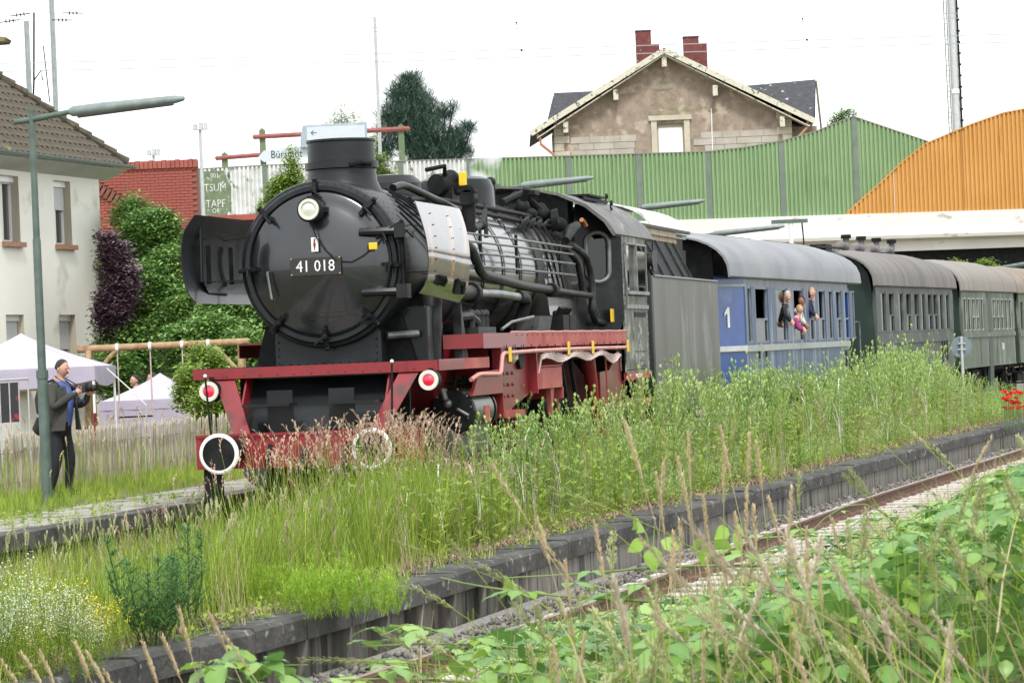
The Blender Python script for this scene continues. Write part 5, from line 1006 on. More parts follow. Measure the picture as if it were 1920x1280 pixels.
# two visitors behind the low tent
for i, (px, py, lb, hr) in enumerate(((253, 713, 'dark haired visitor in black, left one of two beyond the low tent', HAIRD), (285, 709, 'visitor in a dark top with pushed up sunglasses, right of two beyond the low tent', HAIRD))):
    c = at(px, py, 69+i); t = thing('person', lb, 'person', (c.x, c.y, .3)); fd = RT*-.7-FW*.5 if i == 0 else RT*-.9-FW*.3
    head(c, fd, .1, SKIN, hr, t); b = lambda dx, dz: c+RT*dx+UPV*dz
    bo = [[(b(0, -.75), (.15, .13)), (b(0, -.4), (.17, .13)), (b(0, -.2), (.1, .09)), (b(0, -.1), .05)], [(b(0, -.75), (.15, .13)), (b(.1, -1.1), .09), (b(.1, -1.48), .06)], [(b(0, -.75), (.15, .13)), (b(-.1, -1.1), .09), (b(-.1, -1.48), .06)],
          [(b(0, -.4), (.17, .13)), (b(.2, -.28), .07), (b(.24, -.6), .05), (b(.2, -.8), .04)], [(b(0, -.4), (.17, .13)), (b(-.2, -.28), .07), (b(-.24, -.6), .05), (b(-.2, -.8), .04)]]
    skin_body('body', bo, [CL('black top', (.02, .018, .018)), SKIN], lambda p: 1 if p.z > c.z-.14 else 0, t)
    for s2 in (-1, 1): hand(b(s2*.2, -.8), (0, 0, -1), tuple(-FW), 1, SKIN, t, .3)
# ---------------------------------------------------------------- cream house on the left
HW = M('cream render', (.8, .78, .7), (.84, .82, .75), .8, .85, bump=.2, bsc=60, c3=(.6, .58, .48), thr3=.66, sc3=.8)
TILE = M('mossy brown roof tile', (.05, .042, .03), (.095, .08, .055), 8, .85, bump=.3, c3=(.19, .18, .08), thr3=.56, sc3=.9); SOFF = M('soffit', (.5, .5, .47), (.42, .42, .4), 2, .7); ZINC = M('zinc gutter', (.2, .26, .28), (.27, .32, .33), 5, .4, metal=.4)
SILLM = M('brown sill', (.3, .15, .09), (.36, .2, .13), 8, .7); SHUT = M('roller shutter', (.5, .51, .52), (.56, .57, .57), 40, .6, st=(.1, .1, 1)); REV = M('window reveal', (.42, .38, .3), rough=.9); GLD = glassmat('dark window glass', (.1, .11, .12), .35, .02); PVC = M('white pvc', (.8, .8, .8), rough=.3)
HA = -.054; HT = Matrix.Translation((39.3, 15.72, 0)) @ Matrix.Rotation(HA, 4, 'Z')
H = thing('house', 'cream rendered house with mossy hipped tile roof at the left edge', 'house', (34, 16, .4)); hb_ = lambda: MB(HT)
# facade built round its openings (x runs from -14 to 0)
cols = [(-8.9, -7.95), (-5.78, -4.78), (-2.78, -1.78)]; rws = [(1.75, 3.35), (4.98, 6.48)]
m = hb_(); x = -14
for c0, c1_ in cols:
    m.box(x, c0, 0, .35, 0, 6.75)
    zz = 0
    for z0, z1 in rws: m.box(c0, c1_, 0, .35, zz, z0); zz = z1
    m.box(c0, c1_, 0, .35, zz, 6.75); x = c1_
m.box(x, 0, 0, .35, 0, 6.75); m.box(-.35, 0, .35, 10, 0, 6.75); m.box(-14, -13.65, .35, 10, 0, 6.75); m.box(-14, 0, 9.7, 10, 0, 6.75); m.build('wall', HW, H)
for ci, (c0, c1_) in enumerate(cols):
    for ri, (z0, z1) in enumerate(rws):
        m = hb_(); m.box(c0, c0+.04, .2, .3, z0, z1); m.box(c1_-.04, c1_, .2, .3, z0, z1); m.box(c0, c1_, .2, .3, z1-.05, z1); m.box(c0, c1_, .2, .3, z0, z0+.06); m.box((c0+c1_)/2-.03, (c0+c1_)/2+.03, .2, .3, z0, z1); wv = m.build('window', PVC, H)
        hb_().box(c0+.04, c1_-.04, .25, .26, z0+.06, z1-.05).build('pane', GLD, wv)
        sh = .45 if (ci, ri) != (1, 1) else .12
        if ri == 0: sh = .5
        hb_().box(c0+.02, c1_-.02, .17, .2, z1-(z1-z0)*sh, z1-.05).build('shutter', SHUT, wv); hb_().box(c0, c1_, .12, .24, z1-.14, z1).build('shutter_box', PVC, wv)
        if ri: hb_().box(c0-.04, c1_+.06, -.12, .2, z0-.11, z0).build('window_sill', SILLM, wv)
        else:
            hb_().box(c0-.04, c1_+.05, -.25, .0, 1.62, 1.84).build('flower_box', SILLM, wv)
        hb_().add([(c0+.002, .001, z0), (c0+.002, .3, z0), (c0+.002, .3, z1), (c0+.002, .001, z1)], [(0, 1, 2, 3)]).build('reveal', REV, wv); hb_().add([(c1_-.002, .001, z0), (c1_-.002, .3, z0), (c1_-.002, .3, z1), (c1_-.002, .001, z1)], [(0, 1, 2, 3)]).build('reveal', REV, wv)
hb_().prism([(.0, 6.6), (-.12, 6.66), (-.5, 6.82), (-.5, 6.86), (.2, 6.86), (.2, 6.6)], -14, .6, 'x').build('cornice', SOFF, H)
def mk_gutter(): m = hb_(); m.lathe([(0, .085), (15.0, .085), (15.0, .075), (0, .075)], (-14.2, -.58, 6.93), (1, 0, 0), 10, PI/2, 3*PI/2); return m
m = hb_(); pr_ = [(-.5+.085*math.cos(R(a))-.085, 6.94+.085*math.sin(R(a))) for a in range(180, 361, 20)]; m.prism(pr_, -14.2, .85, 'x'); m.build('gutter', ZINC, H, smooth=True)
for i in range(14): hb_().beam((-13.5+i, -.67, 6.98), (-13.5+i, -.6, 6.84), .03, .01, (0, 1, 0)).build('gutter_bracket', ZINC, H)
# tiled hipped roof: real courses of tiles on the slope towards the camera
tp = .92; pit = math.atan(tp); ey, ez = -.5, 6.94; rows_n = 22; gage = .3; tw = .3
hb_().add([(.55, ey, ez-.02), (-14.5, ey, ez-.02), (-9.5, ey+5.0, ez+5.0*tp-.02), (-4.45, ey+5.0, ez+5.0*tp-.02)], [(0, 1, 2, 3)]).build('roof_deck', TILE, H)
hb_().add([(.55, ey, ez-.02), (-4.45, ey+5.0, ez+5.0*tp-.02), (-4.45, ey+6.0, ez+5.0*tp-.02), (.55, 10.5, ez-.02)], [(0, 1, 2, 3)]).build('roof_deck', TILE, H)
cs, sn = math.cos(pit), math.sin(pit)
tm = MB(); vs = []; nn_ = 6
for e in (0, 1):
    for i in range(nn_+1):
        u = i/nn_; h_ = .018+.022*math.sin(u*2*PI)
        vs.append((u*tw, e*.34*cs-(h_+.03*(1-e))*sn, e*.34*sn+(h_+.03*(1-e))*cs))
vs += [(i/nn_*tw, 0, -.01) for i in range(nn_+1)]
tm.add(vs, [(i, i+1, nn_+2+i, nn_+1+i) for i in range(nn_)]+[(2*nn_+2+i, 2*nn_+3+i, i+1, i) for i in range(nn_)]); tmesh = tm.build('roof_tile', TILE, None, smooth=False); td = tmesh.data; bpy.data.objects.remove(tmesh)
cnt = 0; restm = hb_()
for r_ in range(17):
    y, z = ey+.0+r_*gage*cs, ez+r_*gage*sn; xr = .55-(y-ey); i = 0
    while xr-(i+1)*tw > -12.5:
        xx = xr-(i+1)*tw; jz = U(-.004, .006)
        if cnt < 300 and xx > -6.2:
            o = bpy.data.objects.new('roof_tile', td); link(o, None); o.parent = H; o.matrix_parent_inverse = W(H).inverted(); o.matrix_basis = HT @ Matrix.Translation((xx, y, z+jz)); cnt += 1
        else: restm.add([(v[0]+xx, v[1]+y, v[2]+z+jz) for v in [tuple(q) for q in tm.v]], tm.f)
        i += 1
restm.build('far_roof_tiles', TILE, H, kind='stuff')
for k in range(20):     # hip tiles
    s_ = k*.36; c0 = Vector((.58-s_*.62, ey+s_*.62-.02, ez+s_*.62*tp+.05)); c1_ = Vector((.58-(s_+.42)*.62, ey+(s_+.42)*.62-.02, ez+(s_+.42)*.62*tp+.05)); hb_().tube([c0+UPV*.035, c1_], [.115, .085], 8).build('hip_tile', TILE, H, smooth=True)
# neighbour roof corner at the very left
p = at(2, 74, 84); t = thing('roof_corner', 'dark tip of a neighbouring roof at the left picture edge', 'roof', (p.x, p.y, 5)); MB().prism([(-3, .55), (0.2, 0), (.15, -.1), (-3, -.2)], -.5, .5, 'y').build('eaves', TILE, t); o = [c_ for c_ in sc.objects if c_.parent == t][0]; o.matrix_basis = Matrix.Translation(p) @ Matrix.Rotation(math.atan2(RT.y, RT.x), 4, 'Z'); MB(Matrix.Translation(p) @ Matrix.Rotation(math.atan2(RT.y, RT.x), 4, 'Z')).box(-2.5, -.25, -.4, .4, -10, -.15).build('wall', HW, t)
# ---------------------------------------------------------------- brick ramp wall
BRK = M('red brick', (.27, .065, .05), (.34, .1, .07), 2.5, .85, bump=.3, bsc=30, c3=(.25, .07, .05), thr3=.6, sc3=2); MORT = M('dark mortar', (.2, .08, .06), rough=.95); BRKD = M('sooty brick', (.16, .06, .045), (.22, .09, .06), 5, .9, bump=.3)
BW = thing('brick_wall', 'tall red brick ramp wall with stepped soldier course behind the bushes', 'wall', (57, 18.8, .5)); bg_ = lambda: MB(BGM)
bg_().box(-13.2, -9.14, 95.03, 95.6, .0, 8.1).build('wall_core', MORT, BW); bg_().box(-9.14, -4, 95.6, 96, 0, 6.4).build('wall_core', BRK, BW); bg_().box(-9.2, -4, 95.2, 95.7, 6.3, 6.47).build('coping', BRK, BW)
tb_ = bg_().box(0, .24, 0, .1, 0, .072).build('brick', BRK, None); bd = tb_.data; bpy.data.objects.remove(tb_)
bm0 = MB().box(0, .24, 0, .1, 0, .072); me = bpy.data.meshes.new('brick'); me.from_pydata([tuple(v) for v in bm0.v], [], bm0.f); me.materials.append(BRK); RB = MB(BGM); cnt = 0
top = lambda r_: 8.12; slope = lambda r_: 7.38+(r_+12.07)*(5.77-7.38)/(2.55)
z = 4.9; row = 0
while z < 7.9:
    r_ = -12.4+(.12 if row % 2 else 0)
    while r_ < -9.36:
        if z > slope(r_)+.12:
            if cnt < 296 and r_ > -12.0:
                o = bpy.data.objects.new('brick', me); link(o); o.parent = BW; o.matrix_parent_inverse = W(BW).inverted(); o.matrix_basis = BGM @ Matrix.Translation((r_, 95-U(0, .012), z)); cnt += 1
            else: RB.box(r_, r_+.24, 95-U(0, .012), 95.1, z, z+.072)
        r_ += .25
    z += .0865; row += 1
z = 3.0; row = 0
while z < 7.4:
    r_ = -13+(.12 if row % 2 else 0)
    while r_ < -9.2:
        if z < slope(r_)-.16: RB.box(r_, r_+.24, 94.8-U(0, .012), 95.1, z, z+.072)
        r_ += .25
    z += .0865; row += 1
RB.build('more_bricks', BRK, BW, kind='stuff')
for k in range(17): r_ = -11.35+k*.132; bg_().box(r_, r_+.115, 94.93, 95.3, 7.92, 8.15+.02*(k % 3 == 0)).build('soldier_brick', BRK, BW)
for k in range(26):
    r_ = -12.5+k*.13; zz = slope(r_); mm = MB(BGM @ Matrix.Translation((r_, 94.9, zz)) @ Matrix.Rotation(math.atan(1.61/2.55), 4, 'Y')); mm.box(-.0, .105, -.18, .3, -.14, .16); mm.build('soldier_brick', BRKD, BW)
# ---------------------------------------------------------------- road bridge with noise barriers
GRN = M('green barrier sheet', (.175, .28, .13), (.2, .305, .145), .6, .55, bump=.05, c3=(.13, .21, .09), thr3=.66, sc3=1.3, st3=(1.5, 1.5, .25)); ORG = M('orange barrier sheet', (.5, .25, .055), (.55, .28, .07), .5, .55, c3=(.36, .15, .03), thr3=.68, sc3=1.3, st3=(1.5, 1.5, .25)); PSTM = M('barrier post', (.11, .15, .12), (.15, .18, .15), 2, .6); GRFM = M('whitewashed barrier sheet', (.5, .52, .5), (.62, .63, .62), 2, .7, c3=(.12, .16, .08), thr3=.63, sc3=2.5); CAPM = M('barrier capping', (.2, .2, .16), rough=.6)
BR = thing('road_bridge', 'white concrete bridge carrying green and orange noise barriers over the tracks', 'bridge', BGM @ Vector((10, 161, 0)))
D = 160.0
bot = [(-16, 9.42), (-10, 9.2), (3.06, 8.72), (6.65, 8.3), (17, 8.2), (26, 8.1), (60, 7.9)]; topl = [(-15.3, 11.82), (-12, 11.87), (3, 11.7), (10.1, 11.62), (12, 11.75), (13.87, 12.0), (15.5, 12.37), (17.5, 13.08), (21.2, 11.66)]; arcl = [(16.92, 8.19), (17.8, 8.95), (18.71, 9.68), (19.8, 10.65), (21.06, 11.56), (23.37, 12.42), (24.99, 12.92), (26.06, 13.08), (30, 13.3), (34, 13), (40, 11.5)]
def corr(name, ra, rb, f0, f1, mat_, d=D, pitch=.215, step=.0537):
    vs = []; m = MB(BGM); k0 = math.ceil(ra/pitch); xs2 = [(ra, 0)]
    while k0*pitch < rb:
        for ph, dp in ((0, 0), (.12, .09), (.62, .09), (.78, 0)):
            q = (k0+ph)*pitch
            if ra < q < rb: xs2.append((q, dp))
        k0 += 1
    xs2.append((rb, 0)); n = len(xs2)-1
    for r_, dp in xs2: vs += [(r_, d-dp, f0(r_)), (r_, d-dp, max(f0(r_)+.01, f1(r_)))]
    m.add(vs, [(2*i, 2*i+2, 2*i+3, 2*i+1) for i in range(n)]); return m.build(name, mat_, BR)
posts = [-18.8, -15.35, -12.0, -8.6, -5.2, -1.75, 3.2, 6.7, 10.15, 13.85, 17.55, 21.3, 24.9, 28.5]
tf = lambda r_: interp(r_, topl); bf = lambda r_: interp(r_, bot)
for a, b in zip(posts, posts[1:]):
    if a < -15.4 or a > 21: continue
    mt_ = GRFM if (a < -6 or -5.3 < a < -1.8) else GRN
    corr('barrier_panel', a+.12, b-.12 if b < 21 else 21.2, lambda r_: max(bf(r_), interp(r_, arcl)-.02 if r_ > 16.92 else bf(r_)), tf, mt_)
for a in posts[1:-3]:
    z0 = bf(a) if a < 17 else interp(a, arcl); bg_().box(a-.14, a+.14, D-.07, D+.1, z0, tf(a)+.0).build('barrier_post', PSTM, BR)
m = bg_()
for a, b in zip(topl, topl[1:]): m.beam((a[0], D-.02, a[1]+.02), (b[0], D-.02, b[1]+.02), .16, .05)
m.build('capping', CAPM, BR)
for a, b in ((16.92, 19.4), (19.4, 22.9), (22.9, 26.4), (26.4, 30), (30, 34), (34, 39)): corr('barrier_panel', a, b-.02, bf, lambda r_: interp(r_, arcl), ORG, D-.12)
m = bg_()
for a, b in zip(arcl, arcl[1:]): m.beam((a[0], D-.14, a[1]+.02), (b[0], D-.14, b[1]+.02), .16, .06)
m.build('capping', ORG, BR)
# deck: parapet beam, rounded nose, girder, dark soffit
for a, b in zip(bot, bot[1:]):
    m = bg_(); pf = lambda z: [(D-.25, z), (D-.25, z-.85), (D-.4, z-.95), (D-.46, z-1.12), (D-.4, z-1.28), (D-.1, z-1.36), (D+.3, z-1.36), (D+.3, z)]
    A_, B_ = pf(a[1]), pf(b[1]); k = len(A_); m.add([(a[0], y, z) for y, z in A_]+[(b[0], y, z) for y, z in B_], [(i, (i+1) % k, k+(i+1) % k, k+i) for i in range(k)]+[tuple(range(k)), tuple(range(2*k-1, k-1, -1))]); m.build('parapet_beam', BCONC, BR, smooth=True)
bg_().prism([(6, 7.0), (9.6, 6.95), (60, 6.6), (60, 6.0), (18.3, 6.28), (16, 6.3), (16, 5.6), (12, 5.6), (6, 5.6)], D+.2, D+10, 'y').build('girder', BCONC, BR)
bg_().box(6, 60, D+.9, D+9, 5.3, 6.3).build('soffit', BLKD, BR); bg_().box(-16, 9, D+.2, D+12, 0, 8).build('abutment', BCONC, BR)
for r_ in (23.6, 25.1): bg_().box(r_-.3, r_+.25, D+3, D+3.6, 0, 6.1).build('pier', BCONC, BR)
bg_().box(24.1, 24.25, D+2.9, D+3, 0, 6).build('pier_pipe', WHITE, BR)
# graffiti
gp = bg_(); gp.box(-15.2, -14.0, D-.115, D-.1, 9.5, 11.7); gp.prism([(-14.0, 9.5), (-13.75, 9.8), (-13.7, 10.9), (-14.0, 11.5)], D-.115, D-.1, 'y'); gq = gp.build('green_patch', M('old dull green paint', (.1, .14, .07), (.15, .19, .11), 3, .7, c3=(.4, .42, .4), thr3=.64, sc3=5), BR, kind=None)
GT = Matrix(((RT.x, FW.x, 0, CAM.x), (RT.y, FW.y, 0, CAM.y), (0, 0, 1, 0), (0, 0, 0, 1)))
for t_, z in (('TSUM', 10.85), ('TAPE', 10.05), ('001', 11.45), ('OR', 9.7)): text(t_, .55 if z in (10.85, 10.05) else .35, (-14.5, D-.125, z), '-y', GRFM, gq, 'graffiti_lettering', .01, T=GT, sx=.8)
# ---------------------------------------------------------------- masts, wires, signs on the embankment
def mast(label, r_, d, z0, z1, w_, mat_=STEEL, extra=None, r1=None):
    P_ = BGM @ Vector((r_, d, z0)); t = thing('mast', label, 'mast', P_); r1 = r_ if r1 is None else r1
    m = bg_(); m.beam((r_-w_/2, d, z0), (r1-w_/2, d, z1), .04, w_, (0, 1, 0)); m.beam((r_+w_/2, d, z0), (r1+w_/2, d, z1), .04, w_, (0, 1, 0)); m.beam((r_, d, z0), (r1, d, z1), w_, .04, (0, 1, 0)); m.build('column', mat_, t); return t
MST = M('mast green grey', (.26, .31, .29), (.34, .39, .37), 3, .6)
t = mast('tallest steel mast rising out of the picture behind the house roof', -22.3, 160, 8, 24, .2, MST)
bg_().tube([(-22.8, 160, 18.3), (-22.6, 160, 15.5)], .03, 6).build('cable', BLKD, t); bg_().tube([(-22.75, 160, 13.4), (-22.5, 160, 12.9)], .05, 6).build('insulator', BLKD, t)
t = mast('shorter grey mast with a leaning black stay behind the house roof', -23.6, 160, 8, 19.6, .2, MST)
bg_().tube([(-23.2, 160, 20), (-23.35, 160, 16.5), (-23.5, 160, 14.6)], .05, 6).build('stay', BLKD, t); bg_().tube([(-23.35, 160, 16.6), (-22.95, 160, 17.1), (-22.92, 160, 16.6)], .04, 6).build('arm', BLKD, t)
t = mast('slim pale mast in front of the pine tree', -6.38, 165, 8, 19.6, .13, STEEL)
t = thing('lattice_mast', 'thick grey antenna mast with ladder at the right behind the orange barrier', 'mast', BGM @ Vector((24.4, 172, 8))); bg_().tube([(24.45, 172, 5), (24.4, 172, 22)], .27, 12).build('column', STEEL, t, smooth=True)
m = bg_(); m.tube([(23.95, 171.8, 8), (23.9, 171.8, 22)], .03, 5); m.tube([(24.1, 171.8, 8), (24.05, 171.8, 22)], .03, 5)
for k in range(34): m.beam((23.94, 171.8, 12.5+k*.28), (24.08, 171.8, 12.5+k*.28), .03, .03)
m.build('ladder', PSTM, t); m = bg_()
for k in range(16): m.box(24.55, 24.72, 171.7, 171.9, 12.8+k*.6, 12.9+k*.6)
m.tube([(24.62, 171.7, 8), (24.6, 171.7, 22)], .05, 6); m.build('cable_duct', BLKD, t); bg_().lathe([(0, .31), (.25, .31)], (24.42, 172, 14.9), (0, 0, 1), 12).build('collar', WHITE, t)
for i, (r_, d, zt, lb) in enumerate(((-14.2, 150, 13.3, 'floodlight mast with twin heads left of the signs'), (-18.4, 168, 13.4, 'short floodlight cluster just above the brick wall'))):
    t = thing('floodlight_mast', lb, 'floodlight', BGM @ Vector((r_, d, 2))); bg_().tube([(r_-.0, d, 2), (r_, d, zt-.2)], [.12, .07], 8).build('pole', STEEL, t); m = bg_()
    for q in (-.22, .05, .28): m.box(r_+q-.1, r_+q+.08, d-.2, d+.1, zt-.25, zt+.02+.05*(q > 0))
    m.beam((r_-.32, d, zt-.22), (r_+.35, d, zt-.22), .05, .05); m.build('lamp_head', STEEL, t)
# timber frame signs
TG_, TB_ = M('green post', (.1, .15, .07), (.14, .19, .1), 3, .7), M('red brown rail', (.22, .06, .05), (.28, .09, .07), 3, .7)
t = thing('sign_frame', 'green posts with long red brown rails standing on the bridge', 'sign frame', BGM @ Vector((-9, 163, 8))); d = 163
for r_, z in ((-14.23, 12.83), (-12.27, 13.97), (-5.2, 13.9)): bg_().prism([(r_-.15, 9), (r_+.15, 9), (r_+.15, z-.12), (r_, z), (r_-.15, z-.12)], d-.1, d+.1, 'y').build('post', TG_, t)
bg_().tube([(-12.75, d-.16, 13.5), (-12.7, d-.16, 13.52), (-4.8, d-.16, 13.62), (-4.74, d-.16, 13.6)], [.06, .12, .12, .06], 8).build('rail', TB_, t); bg_().tube([(-14.7, d-.16, 12.5), (-14.65, d-.16, 12.52), (-12.35, d-.16, 12.6)], [.06, .11, .11], 8).build('rail', TB_, t)
SGW = M('hazed sign white', (.5, .56, .6), rough=.4); SGB = M('sign frame grey blue', (.3, .36, .4), rough=.4)  # bluish grey haze of the steam painted into the sign white
t = thing('direction_sign', 'white arrow shaped direction sign reading Bürstadt beside the bridge', 'direction sign', BGM @ Vector((-10, 162.6, 8))); sp = bg_().prism([(-12.5, 12.45), (-12.2, 12.78), (-9.9, 12.95), (-9.9, 12.4), (-12.2, 12.2)], 162.5, 162.6, 'y').build('sign_plate', SGW, t); text('Bürstadt', .55, (-11.05, 162.49, 12.55), '-y', SIGNK, sp, T=GT, sx=.85); bg_().tube([(-10.15, 162.6, 10), (-10.1, 162.6, 13.8)], .1, 8).build('post', WHITE, t)
t = thing('arrow_sign', 'pale box sign with a small left arrow above the chimney', 'direction sign', BGM @ Vector((-8.6, 162.4, 8))); sp = bg_().prism([(-10.3, 13.2), (-10.15, 13.95), (-6.9, 14.0), (-6.9, 12.85), (-10.3, 12.85)], 162.2, 162.45, 'y').build('sign_box', SGB, t); bg_().box(-9.95, -7.0, 162.17, 162.2, 13.2, 13.85).build('sign_plate', SGW, t); text('←', .4, (-9.6, 162.16, 13.55), '-y', SIGNK, t, T=GT); bg_().tube([(-8, 162.5, 8), (-8, 162.5, 13)], .1, 8).build('post', WHITE, t)
# overhead wires across the sky
WR = M('overhead wire', (.3, .33, .34), rough=.5)
def wire_z(x, y, d=158): v = at(x, y, d); return v
for i, (ya, yb, x0_) in enumerate(((60, 27, 380), (66, 37, 700), (122, 63, -100), (137, 78, -100))):
    t = thing('overhead_wire', ['highest thin overhead wire crossing the sky', 'second overhead wire from the top of the sky', 'third overhead wire from the top, passing behind the chimneys', 'lowest overhead wire crossing the sky just above the house ridge'][i], 'overhead wire', at(960, (ya+yb)/2, 158), 'overhead wires in the sky')
    pts = [at(x_, ya+(yb-ya)*(x_+100)/2120+5*math.sin(PI*(x_+100)/1300)*(1 if i < 2 else .4), 158) for x_ in range(int(x0_), 2100, 60)]; MB().tube(pts, .02 if i < 2 else .026, 4).build('wire', WR, t)
t = thing('dropper_wires', 'short vertical droppers with small clamps joining the overhead wires', 'overhead wire', at(960, 70, 158))
for a, b in (((968, 43), (978, 95)), ((1505, 36), (1513, 75))): MB().tube([at(*a, 157.9), at(*b, 157.9)], .015, 4).build('dropper', WR, t); MB().ball(at(*b, 157.9), .06, 6).build('clamp', BLKD, t); MB().ball(at(*a, 157.9), .05, 6).build('clamp', BLKD, t)
for i, (px, py, ln, a) in enumerate(((38, 28, 38, -.1), (18, 40, 37, -.1), (137, 25, 40, .05), (117, 38, 28, .05))):
    t = thing('wire_insulator', ['upper left', 'lower left', 'upper right', 'lower right'][i]+' ribbed insulator in the sky beside the two masts', 'insulator', at(px, py, 156), 'ribbed insulators at the masts'); m = MB(); c = at(px, py, 156); dv = RT*math.cos(a)+UPV*-math.sin(a); m.tube([c-dv*.5, c+dv*.5], .025, 5)
    for k in (-.18, 0, .18): m.tube([c+dv*(k-.03), c+dv*k, c+dv*(k+.03)], [.03, .14, .03], 8)
    m.build('rod', BLKD, t); MB().tube([c-dv*.5, c-dv*3], .01, 4).build('wire', WR, t); MB().tube([c+dv*.5, c+dv*3], .01, 4).build('wire', WR, t)
# ---------------------------------------------------------------- sandstone station building behind the barrier
SST = M('brown grey plaster', (.22, .17, .13), (.31, .25, .195), 2.2, .9, bump=1, bsc=7, c3=(.4, .34, .26), thr3=.6, sc3=1.3); STN = M('pale sandstone', (.42, .38, .29), (.5, .46, .37), 1.5, .85, bump=.3, bsc=8); STND = M('grey sandstone', (.34, .31, .26), (.42, .39, .34), 1.2, .9, bump=.3); SLT = M('slate roof', (.028, .03, .035), (.05, .052, .06), 3, .7, bump=.3, c3=(.6, .6, .6), thr3=.71, sc3=2.6); VRG = M('peeling cream verge board', (.5, .47, .36), (.6, .58, .47), 4, .7, c3=(.12, .11, .1), thr3=.6, sc3=4); CHB = M('dark red chimney brick', (.12, .035, .03), (.17, .05, .043), 3, .9, bump=.3, c3=(.5, .45, .42), thr3=.7, sc3=6); COPR = M('copper brown pipe', (.35, .17, .1), rough=.5)
S = thing('station_building', 'old sandstone station house with peeling gable and two brick chimneys behind the green barrier', 'house', BGM @ Vector((10.5, 205, 6))); d = 200
wl = [(3.2, 5), (9.55, 5), (9.55, 15.9), (11.35, 15.9), (11.35, 5), (18.0, 5), (18.0, 15.9), (10.2, 20.1), (3.2, 16.2)]
bg_().prism(wl, d, d+12, 'y').build('wall', SST, S)
for s_, (a, b) in enumerate((((1.7, 15.7), (10.2, 20.55)), ((10.2, 20.55), (19.4, 15.75)))):
    a, b = Vector((a[0], 0, a[1])), Vector((b[0], 0, b[1])); m = bg_(); m.add([(a.x, d-1.0, a.z), (b.x, d-1.0, b.z), (b.x, d+13, b.z), (a.x, d+13, a.z), (a.x, d-1.0, a.z-.12), (b.x, d-1.0, b.z-.12), (b.x, d+13, b.z-.12), (a.x, d+13, a.z-.12)], [(0, 1, 2, 3), (7, 6, 5, 4), (0, 4, 5, 1), (1, 5, 6, 2), (2, 6, 7, 3), (3, 7, 4, 0)]); m.build('roof', SLT, S)
    m = bg_(); m.beam(a+Vector((0, d-1.05, -.16)), b+Vector((0, d-1.05, -.16)), .12, .34); m.build('verge_board', VRG, S); m = bg_(); m.beam(a+Vector((.4 if s_ == 0 else 0, d-.5, -.42)), b+Vector((0 if s_ == 0 else -.4, d-.5, -.42)), 1.0, .06); m.build('soffit_boards', VRG, S)
for r_, z in ((10.2, 20.15), (7.1, 18.2), (13.3, 18.2), (3.9, 16.3), (17.4, 16.1)): bg_().beam((r_, d-.4, z-.75), (r_, d-.4, z-.1), .3, .9, (0, 1, 0)).build('rafter_end', VRG, S)
k = 0; z = 13
while z < 16.2:      # corner stones
    for sx_ in (0, 1):
        w_ = .62 if k % 2 else .95; x0_ = 3.16 if sx_ == 0 else 18.04-w_; bg_().box(x0_, x0_+w_, d-.06, d+.3, z, z+.46).build('corner_stone', STN, S, bevel=.03)
    z += .48; k += 1
for row in range(5):
    r_ = 4.2+(.5 if row % 2 else 0)
    while r_ < 17:
        L_ = U(.9, 1.6); e_ = min(r_+L_, 17.2)
        if not (r_ < 11.8 and e_ > 9.1): bg_().box(r_, e_-.03, d-.04-U(0, .02), d+.2, 13.2+row*.42, 13.59+row*.42).build('base_stone', STND, S)
        r_ += L_
bg_().box(9.25, 9.6, d-.12, d+.2, 12, 16.25).build('window_jamb', STN, S); bg_().box(11.3, 11.65, d-.12, d+.2, 12, 16.25).build('window_jamb', STN, S); bg_().box(9.1, 11.8, d-.2, d+.2, 16.1, 16.4).build('window_lintel', STN, S)
wf = bg_().box(9.6, 11.3, d+.25, d+.4, 11, 16.1).build('window', REV, S); bg_().box(9.7, 11.2, d+.2, d+.25, 11, 15.65).build('roller_shutter', PVC, wf)
for (r_, z, w_, h_) in ((9.6, 18.1, 1.5, .3), (10.1, 18.5, .9, .25), (10.6, 17.5, .3, .3), (10.5, 16.9, .8, .4), (10.1, 16.5, .6, .45), (9.3, 16.6, 1.0, .35), (11.5, 16.75, .9, .35), (13.1, 16.6, .7, .3)): bg_().ball((r_+w_/2-.3, d, z), w_/2, 9, (1, .06, h_/w_)).build('bare_stone_patch', M('mossy stone', (.2, .18, .11), (.26, .24, .16), 3, .9, bump=.5), S)
bg_().tube([(13.0, d-.08, 12), (13.05, d-.08, 16.7)], .035, 6).build('conduit', WHITE, S)
for (r_, z0, z1, w_, st_) in ((9.1, 19.3, 21.93, .95, 1), (12.1, 18.9, 21.42, .95, 1)):
    q = bg_().box(r_-w_/2, r_+w_/2, d+2, d+3, z0, z1).build('chimney', CHB, S); bg_().box(r_+w_/2, r_+w_/2+.5, d+2, d+3, z0, z1-.85 if r_ < 10 else z1-.4).build('chimney_step', CHB, q); bg_().box(r_-w_/2-.03, r_+w_/2+.03, d+1.95, d+3.05, z1, z1+.06).build('chimney_cap', SLT, q); bg_().box(r_-w_/2-.15, r_+w_/2+.7, d+1.7, d+2.2, z0-.9, z0+.15 if r_ < 10 else z0+.0).build('flashing', ZINC, q)
for p_ in ([(2.1, 15.5), (2.3, 15.2), (2.3, 14.9), (4.0, 13.4)], [(19.0, 15.7), (18.9, 15.2), (17.3, 13.6)]): bg_().tube([(a, d-.8, b) for a, b in p_], .09, 8).build('downpipe', COPR, S)
